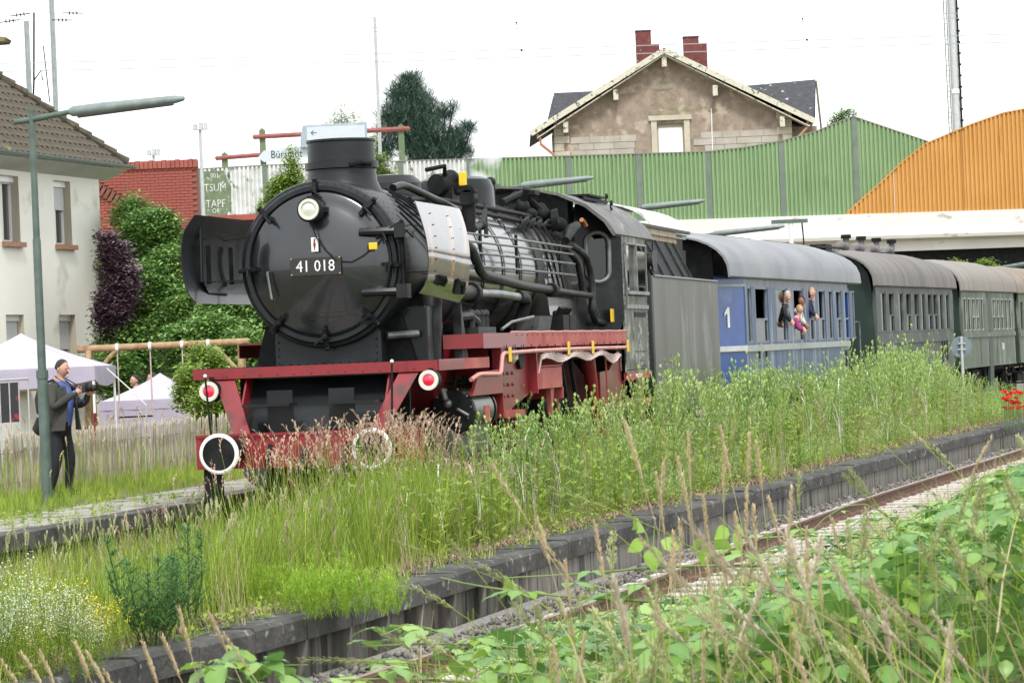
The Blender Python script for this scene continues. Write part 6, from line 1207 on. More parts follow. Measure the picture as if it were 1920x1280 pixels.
# cross wing
bg_().add([(3.35, d+5, 18.5), (6.5, d+5, 18.52), (6.5, d+1, 15.6), (2.6, d+1, 15.8)], [(0, 1, 2, 3)]).build('wing_roof', SLT, S); bg_().add([(14, d+6, 18.45), (20.25, d+6, 18.75), (19.5, d+.8, 15.6), (14, d+.8, 15.6)], [(0, 1, 2, 3)]).build('wing_roof', SLT, S); bg_().add([(20.25, d+6, 18.75), (19.6, d+.8, 15.8), (20.1, d+11, 15.6)], [(0, 1, 2)]).build('wing_gable', SST, S)
bg_().beam((20.25, d+5.9, 18.75), (20.9, d+10, 15.3), .12, .3).build('verge_board', VRG, S); bg_().box(18.0, 19.8, d+2, d+8, 8, 15.5).build('wing_wall', SST, S); bg_().box(18.95, 19.3, d+1.9, d+2, 14.0, 15.1).build('window', STN, S)
# ---------------------------------------------------------------- vegetation
GR1 = M('grass green', (.15, .25, .03), (.36, .46, .07), attr=True, rough=.6, trans=.3, spec=.3); GR2 = M('dry grass', (.3, .26, .13), (.52, .46, .28), attr=True, rough=.7, trans=.25, spec=.2)
HEADR = M('reddish grass heads', (.36, .24, .19), (.58, .45, .33), attr=True, rough=.8, trans=.25, spec=.2); HEADB = M('beige grass heads', (.5, .4, .24), (.68, .57, .38), attr=True, rough=.8, trans=.25, spec=.2)
HEADP = M('greyish pink grass heads', (.46, .39, .3), (.64, .57, .44), attr=True, rough=.8, trans=.2, spec=.2); HEADG = M('green grass heads', (.34, .36, .17), (.52, .53, .3), attr=True, rough=.8, trans=.3, spec=.2)
THG = M('thistle green', (.15, .29, .07), (.48, .62, .22), attr=True, rough=.6, trans=.25, spec=.3); FEA = M('bright feathery green', (.2, .38, .03), (.38, .55, .07), attr=True, rough=.6, trans=.35, spec=.2)
PINK = M('pink flower', (.6, .2, .5), (.7, .35, .6), attr=True, rough=.7); WFL = M('whitish flower', (.5, .55, .38), (.72, .75, .6), attr=True, rough=.8, trans=.2); YFL = M('yellow flower', (.75, .6, .03), rough=.7); REDF = M('poppy red', (.75, .03, .02), (.85, .08, .04), attr=True, rough=.6, trans=.3)
LEAFA = M('shrub leaf', (.07, .18, .04), (.3, .46, .13), attr=True, rough=.5, trans=.25, spec=.4); LEAFY = M('yellow green leaf', (.17, .28, .04), (.36, .48, .12), attr=True, rough=.5, trans=.3, spec=.3); LEAFP = M('purple leaf', (.06, .035, .05), (.26, .17, .21), attr=True, rough=.5, trans=.15)
PINE = M('pine needles', (.05, .11, .085), (.15, .24, .17), attr=True, rough=.6, spec=.3); FIRL = M('fresh dark green', (.06, .19, .05), (.16, .34, .09), attr=True, rough=.55, trans=.2); BARK = M('bark', (.09, .07, .05), (.14, .11, .08), 8, .9, bump=.6); DRY = M('dry moss', (.2, .13, .11), (.36, .27, .2), attr=True, rough=.9)
BRAM = M('bramble leaf', (.05, .18, .04), (.34, .52, .14), attr=True, rough=.4, trans=.3, spec=.5); BRAL = M('young bramble leaf', (.2, .36, .04), (.34, .5, .1), attr=True, rough=.45, trans=.4); CANE = M('bramble cane', (.12, .2, .05), (.2, .26, .08), 4, .5)
def t_tuft(n=7, h=.25, w_=.008, m=0, a=(.3, .8), spread=.04, lean=.35):
    t = TB()
    for i in range(n): t.blade((U(-spread, spread), U(-spread, spread), 0), U(0, 6.28), h*U(.6, 1.1), w_, U(0, lean), U(.2, 1.0), U(*a), m)
    return t.get()
def t_stalk(h=1.1, droop=.5, hl=.22, n=16, hm=1, sm=0, w_=.003, base=True, dense=1.0):   # tall grass with a nodding panicle
    t = TB(); az = U(0, 6.28); top = h-hl; pts = [Vector((0, 0, 0))]; ang = U(0, .06)
    for i in range(4): pts.append(pts[-1]+Vector((math.cos(az)*math.sin(ang), math.sin(az)*math.sin(ang), math.cos(ang)))*top/4); ang += U(0, .05)
    for p, q in zip(pts, pts[1:]): t.stem(p, q, w_, U(.4, .9), sm)
    p = pts[-1]; k = max(5, n//3); j = 0
    for i in range(k):
        q = p+Vector((math.cos(az)*math.sin(ang), math.sin(az)*math.sin(ang), math.cos(ang)))*hl/k; t.stem(p, q, w_*.7, .5, hm)
        for _ in range(3):
            f = 1-abs(i/k-.35)*.9; a_ = U(0, 6.28); d = (q-p).normalized()+Vector((math.cos(a_), math.sin(a_), 0))*U(.25, .6); t.leaf(p.lerp(q, U(0, 1)), d, .045*f*dense, .011*dense, U(.1, .9), hm)
        p = q; ang += droop/k
    if base:
        for _ in range(3): z = U(0, h*.5); t.blade((0, 0, z), U(0, 6.28), U(.25, .5)*h, .006, U(.1, .3), U(.4, 1.3), U(.2, .8), sm)
    return t.get()
def t_thistle(h=1.3, br=5, flower=.3):
    t = TB(); tip = Vector((U(-.06, .06), U(-.06, .06), h)); t.stem((0, 0, 0), tip, .011, .35, 0, .005)
    def leaves(p, q, n, L_):
        for i in range(n):
            u = (i+.5)/n; b = Vector(p).lerp(Vector(q), u); a = i*2.4+U(0, .6); d = Vector((math.cos(a)*.75, math.sin(a)*.75, U(.9, 1.6))); t.leaf(b, d, L_*U(.7, 1.1)*(1-.35*u), .015, U(.15, 1), 0)
    leaves((0, 0, .1), tip, int(26*h/1.3), .13)
    for i in range(br):
        u = U(.5, .93); b = tip*u; a = U(0, 6.28); e = b+Vector((math.cos(a)*.12, math.sin(a)*.12, U(.16, .3)))*(1.2); t.stem(b, e, .006, .5, 0, .004); leaves(b, e, 7, .07)
        t.leaf(e, (0, 0, 1), .05, .03, .9, 0); t.leaf(e, (.5, .2, 1), .045, .028, .8, 0); t.leaf(e, (-.4, .3, 1), .045, .028, .95, 0)
        if U(0, 1) < flower:
            for q in range(4): t.leaf(e+Vector((0, 0, .03)), (math.cos(q*1.6), math.sin(q*1.6), 1.2), .032, .022, U(.3, .9), 1)
    for q in range(5): t.leaf(tip, (math.cos(q*1.3)*.5, math.sin(q*1.3)*.5, 1), .06, .03, .95, 0)
    return t.get()
def t_feather(h=.45, m=0):
    t = TB()
    for s_ in range(3):
        a = U(0, 6.28); tip = Vector((math.cos(a)*.12, math.sin(a)*.12, h*U(.7, 1))); t.stem((0, 0, 0), tip, .004, .5, m)
        for i in range(26): b = tip*U(.15, 1); a_ = U(0, 6.28); t.leaf(b, (math.cos(a_), math.sin(a_), U(.3, 1.4)), .055*U(.6, 1.2), .006, U(.3, 1), m)
    return t.get()
def t_white(h=.6):
    t = TB()
    for s_ in range(4):
        a = U(0, 6.28); tip = Vector((math.cos(a)*.14, math.sin(a)*.14, h*U(.7, 1))); t.stem((0, 0, 0), tip, .004, .4, 0)
        for i in range(10): b = tip*U(.05, .7); a_ = U(0, 6.28); t.leaf(b, (math.cos(a_), math.sin(a_), .5), .04, .008, U(.3, 1), 0)
        for i in range(34):
            b = tip*U(.6, 1)+Vector((U(-.035, .035), U(-.035, .035), U(-.02, .02))); a_ = U(0, 6.28); t.leaf(b, (math.cos(a_), math.sin(a_), U(-.2, 1)), .014, .012, U(.2, 1), 1)
    return t.get()
def t_herb(h=.18):
    t = TB()
    for i in range(12): a = U(0, 6.28); b = Vector((U(-.06, .06), U(-.06, .06), U(0, h))); t.leaf(b, (math.cos(a), math.sin(a), U(.1, .8)), U(.03, .06), U(.02, .035), U(.2, .9), 0)
    return t.get()
def t_clump(n=9, s_=.12, L_=.06, w_=.035, m=0):      # leaf cluster for crowns
    t = TB()
    for i in range(n): a = U(0, 6.28); b = Vector((U(-s_, s_), U(-s_, s_), U(-s_, s_))); t.leaf(b, (math.cos(a), math.sin(a), U(-.6, .6)), L_*U(.7, 1.3), w_*U(.7, 1.2), U(.2, .8), m)
    return t.get()
def t_needle(n=16, L_=.3, m=0):
    t = TB()
    for i in range(n): a = U(0, 6.28); z = U(-.4, 1); d = Vector((math.cos(a)*.8, math.sin(a)*.8, z)); t.leaf((0, 0, 0), d, L_*U(.7, 1.2), .035, U(.1, .9), m)
    return t.get()
def region(n, x0, x1, f0, f1, z=.17, px=1.0, py=1.0):
    X = x0+(x1-x0)*rng.random(n)**px; v = rng.random(n)**py; Y = np.array([f0(a)+(f1(a)-f0(a))*b for a, b in zip(X, v)]); return np.stack([X, Y, np.full(n, z)], 1)
near = lambda x: edge(x)+.45; far = lambda x: -1.8-bend(x)
# low cover over the whole middle platform
p = region(14500, -17, 62, lambda x: edge(x)+.2, far, .16, 1.35)
p[:, 1] = np.where((p[:, 1] < np.array([edge(a) for a in p[:, 0]])+.95) & (rng.random(len(p)) < .6), p[:, 1]+1.0, p[:, 1])
o = scatter('low_grass', [t_tuft(6, .16, .007, 0, (.2, .8)), t_tuft(6, .13, .006, 1, (.2, .8)), t_herb(.1), t_tuft(5, .2, .006, 0)], p, rng.uniform(.6, 1.4, len(p)), [GR1, GR2], kind='stuff')
tag(o, 'short grass and small herbs covering the middle platform', 'grass')
p = region(14000, -17, 62, lambda x: edge(x)+.42, lambda x: edge(x)+1.3, .18, 1.3, 1.2)
o = scatter('dry_moss', [t_tuft(8, .07, .012, 0, (.1, .9), .06, 1.1), t_tuft(8, .05, .016, 0, (.1, .9), .06, 1.3)], p, rng.uniform(.7, 1.5, len(p)), [DRY], kind='stuff'); tag(o, 'brownish dry moss strip along the edge blocks', 'moss')
# tall grass in front of the buffers
def proj(P_): d = P_-np.array(CAM); z = d@np.array(cf); return 960+FPX*(d@np.array(cr))/z, 640-FPX*(d@np.array(cu2))/z, z
def limit_h(pos, prof, nominal, lo_=.12):     # plant height that keeps the stand as high as it grows along the line
    px, py, dz = proj(pos); hz_ = CAM.z+(-np.interp(px, [p_[0] for p_ in prof], [p_[1] for p_ in prof])+(660-.042*(px-960)))*dz/FPX
    return np.clip(np.minimum(hz_-pos[:, 2], nominal), lo_, None)
X = np.concatenate([rng.uniform(-13, 3.5, 5200), rng.normal(-1.6, 2.4, 4600)]); v = rng.random(len(X)); lo = np.array([edge(a)+.95 for a in X]); Y = lo+(-1.75-lo)*v; p = np.stack([X, Y, np.full(len(X), .16)], 1); px_, _, _ = proj(p)
keep = (X > -14) & (px_ < 1000) & (rng.random(len(X)) < np.interp(px_, [150, 380, 600, 800, 900, 1000], [.06, .25, .5, .55, .3, .0])); p = p[keep]; px_ = px_[keep]
pick = rng.choice(6, len(p), p=[.12, .11, .23, .22, .22, .1]); hs_ = limit_h(p, [(0, 1010), (150, 990), (300, 940), (420, 840), (520, 790), (640, 765), (760, 745), (820, 770), (860, 850), (960, 870)], 1.4)*rng.uniform(.7, 1.0, len(p)); hl_ = limit_h(p, [(0, 1020), (300, 960), (420, 905), (520, 875), (640, 850), (760, 835), (850, 860), (960, 900)], 1.15)*rng.uniform(.5, 1.05, len(p)); hh = np.where(pick < 2, hs_, hl_); sc_ = hh/np.array([1.25, 1.1, .85, .7, 1.0, .95])[pick]
o = scatter('tall_meadow_grass', [t_stalk(1.25, 1.0, .17, 15), t_stalk(1.1, .9, .15, 12), t_tuft(6, .85, .014, 0, (.1, 1), .08, .5), t_tuft(6, .7, .011, 0, (.0, 1), .1, .6), t_tuft(5, 1.0, .012, 0, (.1, 1), .08, .4), t_stalk(.95, .5, .1, 9, 2)], p, sc_, [GR1, HEADR, HEADG], kind='stuff', pick=pick, var=.6, tilt=(rng.normal(0, .13, len(p)), rng.normal(0, .13, len(p)))); tag(o, 'tall green grass with reddish nodding heads in front of the locomotive buffers', 'grass')
# a second, sparser belt down to the left foreground
p = region(1700, -17, -6, lambda x: edge(x)+.7, lambda x: -1.75, .16); pk = rng.integers(0, 3, len(p)); hh = limit_h(p, [(0, 960), (200, 960), (400, 930), (600, 900)], .9)*rng.uniform(.45, 1, len(p)); o = scatter('green_stalks', [t_tuft(5, .7, .006, 0, (.3, .9), .05, .25), t_stalk(.9, .3, .1, 9, 1), t_tuft(6, .5, .007, 0, (.4, 1), .06, .4)], p, hh/np.array([.7, .9, .5])[pk], [GR1, HEADG], kind='stuff', pick=pk); tag(o, 'thin green grass stalks in the left foreground of the platform', 'grass')
# thistles and other tall weeds beside the train
TH = [t_thistle(1.3, 6, .12), t_thistle(1.15, 5, 0), t_thistle(1.0, 4, .1), t_thistle(1.25, 7, .0), t_thistle(.9, 5, 0)]
n = 3900; X = .5+60*rng.random(n)**1.35; lo = np.array([edge(a)+.85 for a in X]); hi = np.array([-1.85-bend(a) for a in X]); Y = lo+(hi-lo)*rng.random(n)**.75
pos = np.stack([X, Y, np.full(n, .15)], 1); px_, _, _ = proj(pos); kp = (px_ > 850+rng.normal(0, 35, n)) & (rng.random(n) < .72+.4*np.sin(X*1.7+1.3*np.sin(Y*2))*np.sin(X*.63+.5)); X, Y, lo = X[kp], Y[kp], lo[kp]; n = len(X); pos = np.stack([X, Y, np.full(n, .15)], 1)
THP = [(845, 880), (880, 815), (960, 800), (1050, 795), (1120, 765), (1200, 750), (1260, 715), (1340, 730), (1420, 700), (1520, 705), (1600, 690), (1640, 665), (1700, 655), (1760, 680), (1800, 705), (1850, 715), (1920, 730), (2100, 735)]
pk = rng.integers(0, 5, n); lowp = [(845, 895), (960, 860), (1050, 838), (1120, 826), (1200, 806), (1300, 785), (1400, 768), (1500, 758), (1560, 728), (1620, 698), (1700, 688), (1760, 700), (1800, 716), (1850, 730), (1920, 745)]; hh = np.where(rng.random(n) < .17, limit_h(pos, THP, 1.5)*rng.uniform(.85, 1.02, n), limit_h(pos, lowp, 1.3)*rng.uniform(.6, 1.0, n))*np.where(Y < lo+.35, .6, 1)/np.array([1.3, 1.15, 1.0, 1.25, .9])[pk]
pos = np.stack([X, Y, np.full(n, .15)], 1); o = scatter('thistle_patch', TH, pos, hh, [THG, PINK], kind='stuff', var=.55, pick=pk, tilt=(rng.normal(0, .12, n), rng.normal(0, .12, n))); tag(o, 'dense stand of green thistles with a few pink flowers along the train', 'weeds')
p = region(4400, 2.0, 60, lambda x: edge(x)+.7, lambda x: edge(x)+2.3, .15, 1.2); o = scatter('feathery_weeds', [t_feather(.42), t_feather(.3), t_herb(.25), t_tuft(8, .4, .008, 1)], p, rng.uniform(.6, 1.3, len(p)), [THG, GR1], kind='stuff'); tag(o, 'lower feathery weeds between the thistles and the edge blocks', 'weeds')
big = t_thistle(1.3, 8, .6)
for i, (px, py, D_, zt, lb) in enumerate(((955, 740, 41, 1, 'tall thistle rising in front of the valve chest'), (1160, 730, 45, 1, 'thistle rising in front of the cab steps, left of a taller one'), (1190, 715, 46, 1, 'thistle standing just left of the tender front edge'), (1290, 680, 50, 1, 'thistle with pink flowers in front of the tender side'), (1345, 705, 52, 1, 'thistle in front of the rear corner of the tender'), (1420, 680, 54, 1, 'bright green thistle in front of the blue lower side'), (1585, 655, 60, 1, 'tall thistle in front of the far door of the blue coach'), (1655, 650, 62, 1, 'thistle bush at the front corner of the dark green coach'), (1735, 630, 64, 1, 'highest thistle, in front of the dark green coach side'))):
    c = at(px, py, D_); t = thing('thistle_plant', lb, 'plant', (c.x, c.y, .16), 'single tall thistles'); s_ = (c.z-.16)/1.3
    for k in range(2): scatter('stem_and_leaves', [t_thistle(1.3, 8, .5 if i in (3, 4, 6) else .15)], [(c.x+.12*k, c.y+.06*k, .16)], s_*(1-.12*k), [THG, PINK], parent=t, var=.1)
def t_broad(h=.5):
    t = TB(); t.stem((0, 0, 0), (0, 0, h), .009, .5, 0, .004)
    for i in range(14): a = i*2.4; z = h*(.1+.85*i/14); t.leaf((0, 0, z), (math.cos(a), math.sin(a), U(.2, .7)), U(.07, .12)*(1.2-z/h*.6), U(.028, .045), U(.2, 1), 0)
    return t.get()
def t_umbel(h=.9):
    t = TB(); tip = Vector((U(-.1, .1), U(-.1, .1), h)); t.stem((0, 0, 0), tip, .006, .4, 0)
    for k in range(7):
        a = k*.9; e = tip+Vector((math.cos(a)*.05, math.sin(a)*.05, .05)); t.stem(tip, e, .003, .5, 0)
        for j in range(4): t.leaf(e, (math.cos(j*1.6), math.sin(j*1.6), .5), .02, .016, U(.2, 1), 1)
    return t.get()
def t_deadstem(h=.9):
    t = TB(); tip = Vector((U(-.12, .12), U(-.12, .12), h)); t.stem((0, 0, 0), tip, .007, .5, 0)
    for k in range(7): b = tip*U(.5, 1); a = U(0, 6.28); t.stem(b, b+Vector((math.cos(a)*.08, math.sin(a)*.08, .1)), .004, .5, 0); t.leaf(b, (math.cos(a), math.sin(a), .8), .05, .012, U(.2, 1), 0)
    return t.get()
n = 900; X = -6+42*rng.random(n)**1.1; lo = np.array([edge(a)+.6 for a in X]); hi = np.array([-1.85-bend(a) for a in X]); Y = lo+(hi-lo)*rng.random(n)**1.2; pos = np.stack([X, Y, np.full(n, .15)], 1)
ALLP = [(0, 1010), (300, 960), (420, 900), (640, 860), (845, 850)]+THP[1:]; pk = rng.choice(6, n, p=[.3, .14, .12, .16, .14, .14]); hn = np.array([.5, .9, .9, .6, .8, 1.1])[pk]; hh = limit_h(pos, ALLP, 1.3)*rng.uniform(.45, 1.05, n)/hn
o = scatter('mixed_weeds', [t_broad(.5), t_umbel(.9), t_deadstem(.9), t_broad(.6), t_deadstem(.8), t_stalk(1.1, .8, .18, 14, 1, 1)], pos, np.clip(hh, .3, 1.6), [GR1, M('dull white florets', (.6, .6, .5), (.78, .78, .7), attr=True, rough=.8)], kind='stuff', pick=pk, var=.6); tag(o, 'mixed broad leaved weeds and pale umbels between the grass', 'weeds')
n = 700; X = -12+46*rng.random(n)**1.1; lo = np.array([edge(a)+.5 for a in X]); Y = lo+rng.uniform(0, 1.9, n); pos = np.stack([X, np.minimum(Y, -1.9-np.array([bend(a) for a in X])), np.full(n, .15)], 1)
hh = limit_h(pos, ALLP, 1.1)*rng.uniform(.5, 1.05, n); o = scatter('dry_stems', [t_deadstem(.9), t_stalk(.9, .6, .16, 12, 1, 0), t_tuft(7, .7, .008, 0, (.1, 1), .07, .6)], pos, np.clip(hh, .2, 1.2), [GR2, HEADR], kind='stuff', var=.5); tag(o, 'dead straw coloured stems standing among the green weeds', 'weeds')
# flower patches
p = region(60, 8, 14, lambda x: edge(x)+1.6, lambda x: edge(x)+2.5, .16); o = scatter('white_weeds', [t_white(.95), t_white(.8)], p, rng.uniform(.8, 1.1, len(p)), [GR2, M('faded white heads', (.55, .5, .45), (.75, .72, .68), attr=True)], kind='stuff'); tag(o, 'faded whitish seed heads among the weeds below the tender', 'weeds')
p = region(230, 6, 30, lambda x: edge(x)+1.0, lambda x: edge(x)+1.8, .16, 1.2); o = scatter('dry_reddish_grass', [t_stalk(.5, .4, .15, 10), t_tuft(10, .3, .006, 1)], p, rng.uniform(.8, 1.3, len(p)), [GR2, HEADR], kind='stuff'); tag(o, 'reddish dry grass near the edge blocks', 'grass')
def plant(name, label, cat, c, nm, templs, n, spread, scl, mats, zmul=1, stem=None):
    t = thing(name, label, cat, c); r_ = np.sqrt(rng.random(n))*spread; a = rng.random(n)*6.28; pos = np.stack([c[0]+r_*np.cos(a), c[1]+r_*np.sin(a), np.full(n, c[2])], 1)
    scatter(nm, templs, pos, rng.uniform(*scl, n)*(1-.35*(r_/spread)**2), mats, parent=t); return t
c = at(40, 1190, 19.5); c.z = .15; plant('white_flowering_weed', 'pale white flowering weed at the bottom left corner', 'plant', c, 'flower_stems', [t_white(.75), t_white(.65)], 60, .5, (.8, 1.15), [GR1, WFL])
c = at(640, 1085, 23.5); c.z = .17; plant('feathery_herb', 'bright yellow green feathery herb cushion near the edge blocks', 'plant', c, 'feathery_leaves', [t_feather(.5), t_feather(.42)], 120, .5, (.75, 1.1), [FEA])
c = at(520, 1060, 24.5); c.z = .17; plant('feathery_herb', 'second feathery herb cushion left of the brightest one', 'plant', c, 'feathery_leaves', [t_feather(.5), t_feather(.42)], 60, .4, (.7, 1.0), [FEA])
c = at(1500, 800, 50); c.z = .17
plant('toadflax', 'low yellow flowering toadflax left of the dark conifer like weed', 'plant', tuple(at(150, 1130, 20.5).xy)+(.17,), 'flower_stems', [t_feather(.5), t_white(.6)], 26, .35, (.7, 1.05), [GR1, YFL])
# dark green bushy weed with whorled branches
def bushy(name, label, c, h, r_, nb, mats):
    t = thing(name, label, 'plant', c); st = MB(); pos = []; 
    for i in range(nb):
        a = i*2.4; tip = Vector((c[0]+math.cos(a)*r_*U(.4, 1), c[1]+math.sin(a)*r_*U(.4, 1), c[2]+h*U(.65, 1))); b = Vector((c[0]+math.cos(a)*.05, c[1]+math.sin(a)*.05, c[2])); st.tube([b, b.lerp(tip, .5)+Vector((math.cos(a), math.sin(a), 0))*.04, tip], [.009, .007, .004], 5)
        for k in range(8):
            u = .2+.8*k/8; q = b.lerp(tip, u)
            for w_ in range(5): aa = U(0, 6.28); l_ = .14*(1.15-u); e = q+Vector((math.cos(aa)*l_, math.sin(aa)*l_, l_*.8)); st.tube([q, e], [.003, .002], 3, caps=False); pos += [tuple(q.lerp(e, v)) for v in (.35, .7, 1)]
    st.build('stems', M('herb stem', (.06, .12, .03), rough=.7), t); scatter('leaves', [t_clump(7, .02, .05, .006), t_clump(6, .015, .045, .006)], np.array(pos), rng.uniform(.8, 1.2, len(pos)), mats, parent=t, tilt=(rng.normal(0, .4, len(pos)), rng.normal(0, .4, len(pos)))); return t
c = at(285, 1165, 21.2); c.z = .17; bushy('conifer_like_weed', 'dark green bushy weed with needle like leaves on the left foreground platform', tuple(c), .8, .38, 8, [FIRL])
c = at(345, 1130, 22.5); c.z = .17; bushy('conifer_like_weed', 'slender dark green weed rising right of the bushiest one', tuple(c), .82, .16, 4, [FIRL])
# poppies
c = at(1918, 775, 62); c.z = .17; t = thing('poppy_clump', 'clump of bright red poppies on the platform at the right edge', 'flowers', c)
tp_ = TB()
for q in range(6): tp_.leaf((0, 0, 0), (math.cos(q)*.6, math.sin(q)*.6, 1.0), .06, .08, U(.2, .9), 0)
n = 58; pos = np.array([(c.x+U(-.8, .8), c.y+U(-.3, .35), .17+U(.3, .72)) for _ in range(n)]); scatter('flower_heads', [tp_.get()], pos, rng.uniform(.9, 1.5, n), [REDF], parent=t, kind='stuff', tilt=(rng.normal(0, .9, n), rng.normal(0, .9, n))); m = MB()
for q in pos: m.tube([(q[0], q[1], .15), tuple(q)], .004, 3, caps=False)
m.build('stems', M('poppy stem', (.1, .17, .06), rough=.8), t)
# grass on the far platform and gardens
p = region(5200, -14, 17, lambda x: 3.15, lambda x: 5.5, .42, .9); o = scatter('far_platform_grass', [t_tuft(8, .26, .008, 0, (.3, .9), .05, .5), t_tuft(7, .22, .008, 0), t_stalk(.75, .8, .13, 10), t_tuft(6, .2, .008, 0)], p, rng.uniform(.4, 1.1, len(p)), [GR1, HEADB], pick=rng.choice([0, 1, 2, 3], len(p), p=[.4, .35, .05, .2]), kind='stuff'); tag(o, 'grass growing between the paved strip and the paling fence', 'grass')
p = region(170, 3, 17, lambda x: 4.6, lambda x: 5.5, .42); o = scatter('fence_grass', [t_stalk(1.1, 1.0, .14, 12), t_stalk(.95, .9, .12, 10), t_tuft(6, .7, .008, 2, (.3, .9), .05, .3)], p, rng.uniform(.7, 1.1, len(p)), [GR1, HEADB, GR2], kind='stuff'); tag(o, 'tall dry grass stalks in front of the paling fence', 'grass')
p = region(2600, 8, 40, lambda x: 7.5, lambda x: 12, .25); o = scatter('garden_grass', [t_tuft(8, .3, .01, 0), t_tuft(8, .25, .01, 0), t_tuft(8, .4, .01, 0), t_tuft(8, .3, .01, 0), t_stalk(.8, .9, .12, 9)], p, rng.uniform(.6, 1.3, len(p)), [GR1, HEADB], kind='stuff'); tag(o, 'unmown garden grass behind the paling fence', 'grass')
p = region(500, -14, 3, lambda x: 1.75, lambda x: 3.1, .46); o = scatter('crack_weeds', [t_herb(.06), t_tuft(6, .12, .006, 0)], p, rng.uniform(.5, 1.2, len(p)), [GR1, GR2], kind='stuff'); tag(o, 'small weeds in the cracks of the paved strip', 'weeds')
p = region(1500, -15, 6, lambda x: 1.5, lambda x: 1.75, -.1); o = scatter('track_side_grass', [t_tuft(8, .5, .008, 0, (.3, .9), .05, .3), t_tuft(7, .4, .008, 1)], p, rng.uniform(.5, 1.1, len(p)), [GR1, GR2], kind='stuff'); tag(o, 'grass along the foot of the far platform wall', 'grass')
# ---------------- shrubs and trees
def crown(name, label, cat, base, blobs, n, mats, tmpl, s_=(.8, 1.3), trunk=.12, group=None, hollow=.5, squash=1.0, branches=True):
    t = thing(name, label, cat, base, group); P_ = []
    wsum = sum(b[3]**2 for b in blobs)
    for (x, y, z, r_) in blobs:
        k = int(n*r_**2/wsum); d = rng.normal(size=(k, 3)); d /= np.linalg.norm(d, axis=1)[:, None]; rr = r_*(hollow+(1-hollow)*rng.random(k)**.6)*(1+.22*np.sin(d[:, 0]*5+x*3)*np.sin(d[:, 2]*6+z)*np.sin(d[:, 1]*5+y)); P_.append(d*rr[:, None]*np.array([1, 1, squash])+np.array([x, y, z]))
    P_ = np.concatenate(P_); P_ = P_[P_[:, 2] > base[2]+.02]; m = MB()
    b0 = Vector(base); m.tube([b0-UPV*.1, b0+UPV*(max(b[2] for b in blobs)-base[2])*.35, Vector(blobs[0][:3])], [trunk, trunk*.7, trunk*.3], 8)
    if branches:
        for bl in blobs[:14]: m.tube([b0+UPV*(bl[2]-base[2])*.3, Vector(bl[:3])], [trunk*.45, trunk*.12], 6)
    m.build('trunk', BARK, t, smooth=True)
    k = len(P_); scatter('crown', tmpl, P_, rng.uniform(*s_, k), mats, parent=t, tilt=(rng.normal(0, .5, k), rng.normal(0, .5, k)), var=.4); return t
def bl(px, py, D_, rpx): v = at(px, py, D_); return (v.x, v.y, v.z, rpx*D_/FPX)
CL1 = [t_clump(9, .16, .12, .07), t_clump(8, .13, .1, .06), t_clump(10, .18, .11, .065)]
b = at(330, 700, 76); crown('shrub', 'large fresh green shrub filling the space between the house and the smoke deflector', 'shrub', (b.x, b.y, .3), [bl(280, 450, 76, 55), bl(250, 410, 77, 40), bl(300, 430, 76, 35), bl(330, 520, 75, 60), bl(270, 560, 74, 65), bl(360, 600, 73, 60), bl(300, 650, 73, 60), bl(230, 640, 73, 50), bl(240, 500, 77, 55), bl(380, 560, 74, 50), bl(210, 700, 72, 50)], 7500, [LEAFA], CL1)
b = at(440, 700, 68); crown('shrub', 'lighter green shrub with round leaves left of the smokebox', 'shrub', (b.x, b.y, .3), [bl(430, 600, 68, 55), bl(470, 590, 68, 50), bl(400, 640, 67, 50), bl(460, 680, 66, 60), bl(350, 660, 67, 50), bl(400, 720, 66, 55), bl(500, 640, 68, 45)], 5200, [LEAFA], CL1)
b = at(210, 700, 72.6); crown('shrub', 'purple leaved shrub against the corner of the cream house', 'shrub', (b.x, b.y, .3), [bl(200, 450, 72.6, 12), bl(214, 480, 72.6, 24), bl(224, 520, 72.6, 28), bl(216, 570, 72.6, 30), bl(205, 600, 72.6, 24), bl(236, 545, 72.6, 16)], 1700, [LEAFP], CL1)
b = at(390, 780, 56); crown('shrub', 'bright yellow green shrub with pale leaves left of the front platform', 'shrub', (b.x, b.y, .3), [bl(385, 690, 56, 38), bl(360, 720, 55, 30), bl(400, 760, 54, 40), bl(430, 730, 55, 36), bl(350, 745, 55, 20), bl(410, 800, 54, 35)], 2300, [LEAFY], [t_clump(8, .1, .08, .045), t_clump(8, .12, .09, .05)])
b = at(545, 460, 128); crown('tree', 'young light green tree in front of the whitewashed barrier left of the chimney', 'tree', (b.x, b.y, 2), [bl(545, 335, 128, 20), bl(530, 370, 128, 30), bl(560, 365, 128, 26), bl(505, 400, 128, 24), bl(545, 305, 128, 12), bl(545, 282, 128, 7), bl(580, 390, 128, 34), bl(522, 350, 128, 18), bl(605, 370, 128, 20), bl(590, 420, 128, 40), bl(500, 430, 128, 30)], 2600, [LEAFY], [t_clump(9, .22, .16, .09)])
b = at(640, 300, 170); crown('tree', 'airy twig tops of a birch rising behind the chimney', 'tree', (b.x, b.y, 6), [bl(635, 225, 170, 14), bl(640, 205, 170, 7), bl(625, 250, 170, 24), bl(655, 235, 170, 18), bl(665, 215, 170, 6), bl(650, 262, 170, 26), bl(610, 255, 170, 14), bl(690, 268, 170, 12)], 620, [LEAFY], [t_clump(6, .3, .16, .09)])
b = at(715, 330, 150); crown('tree', 'small yellow green tree just right of the chimney', 'tree', (b.x, b.y, 3), [bl(712, 300, 150, 10), bl(716, 325, 150, 14), bl(735, 335, 150, 10)], 420, [LEAFY], [t_clump(7, .2, .14, .08)])
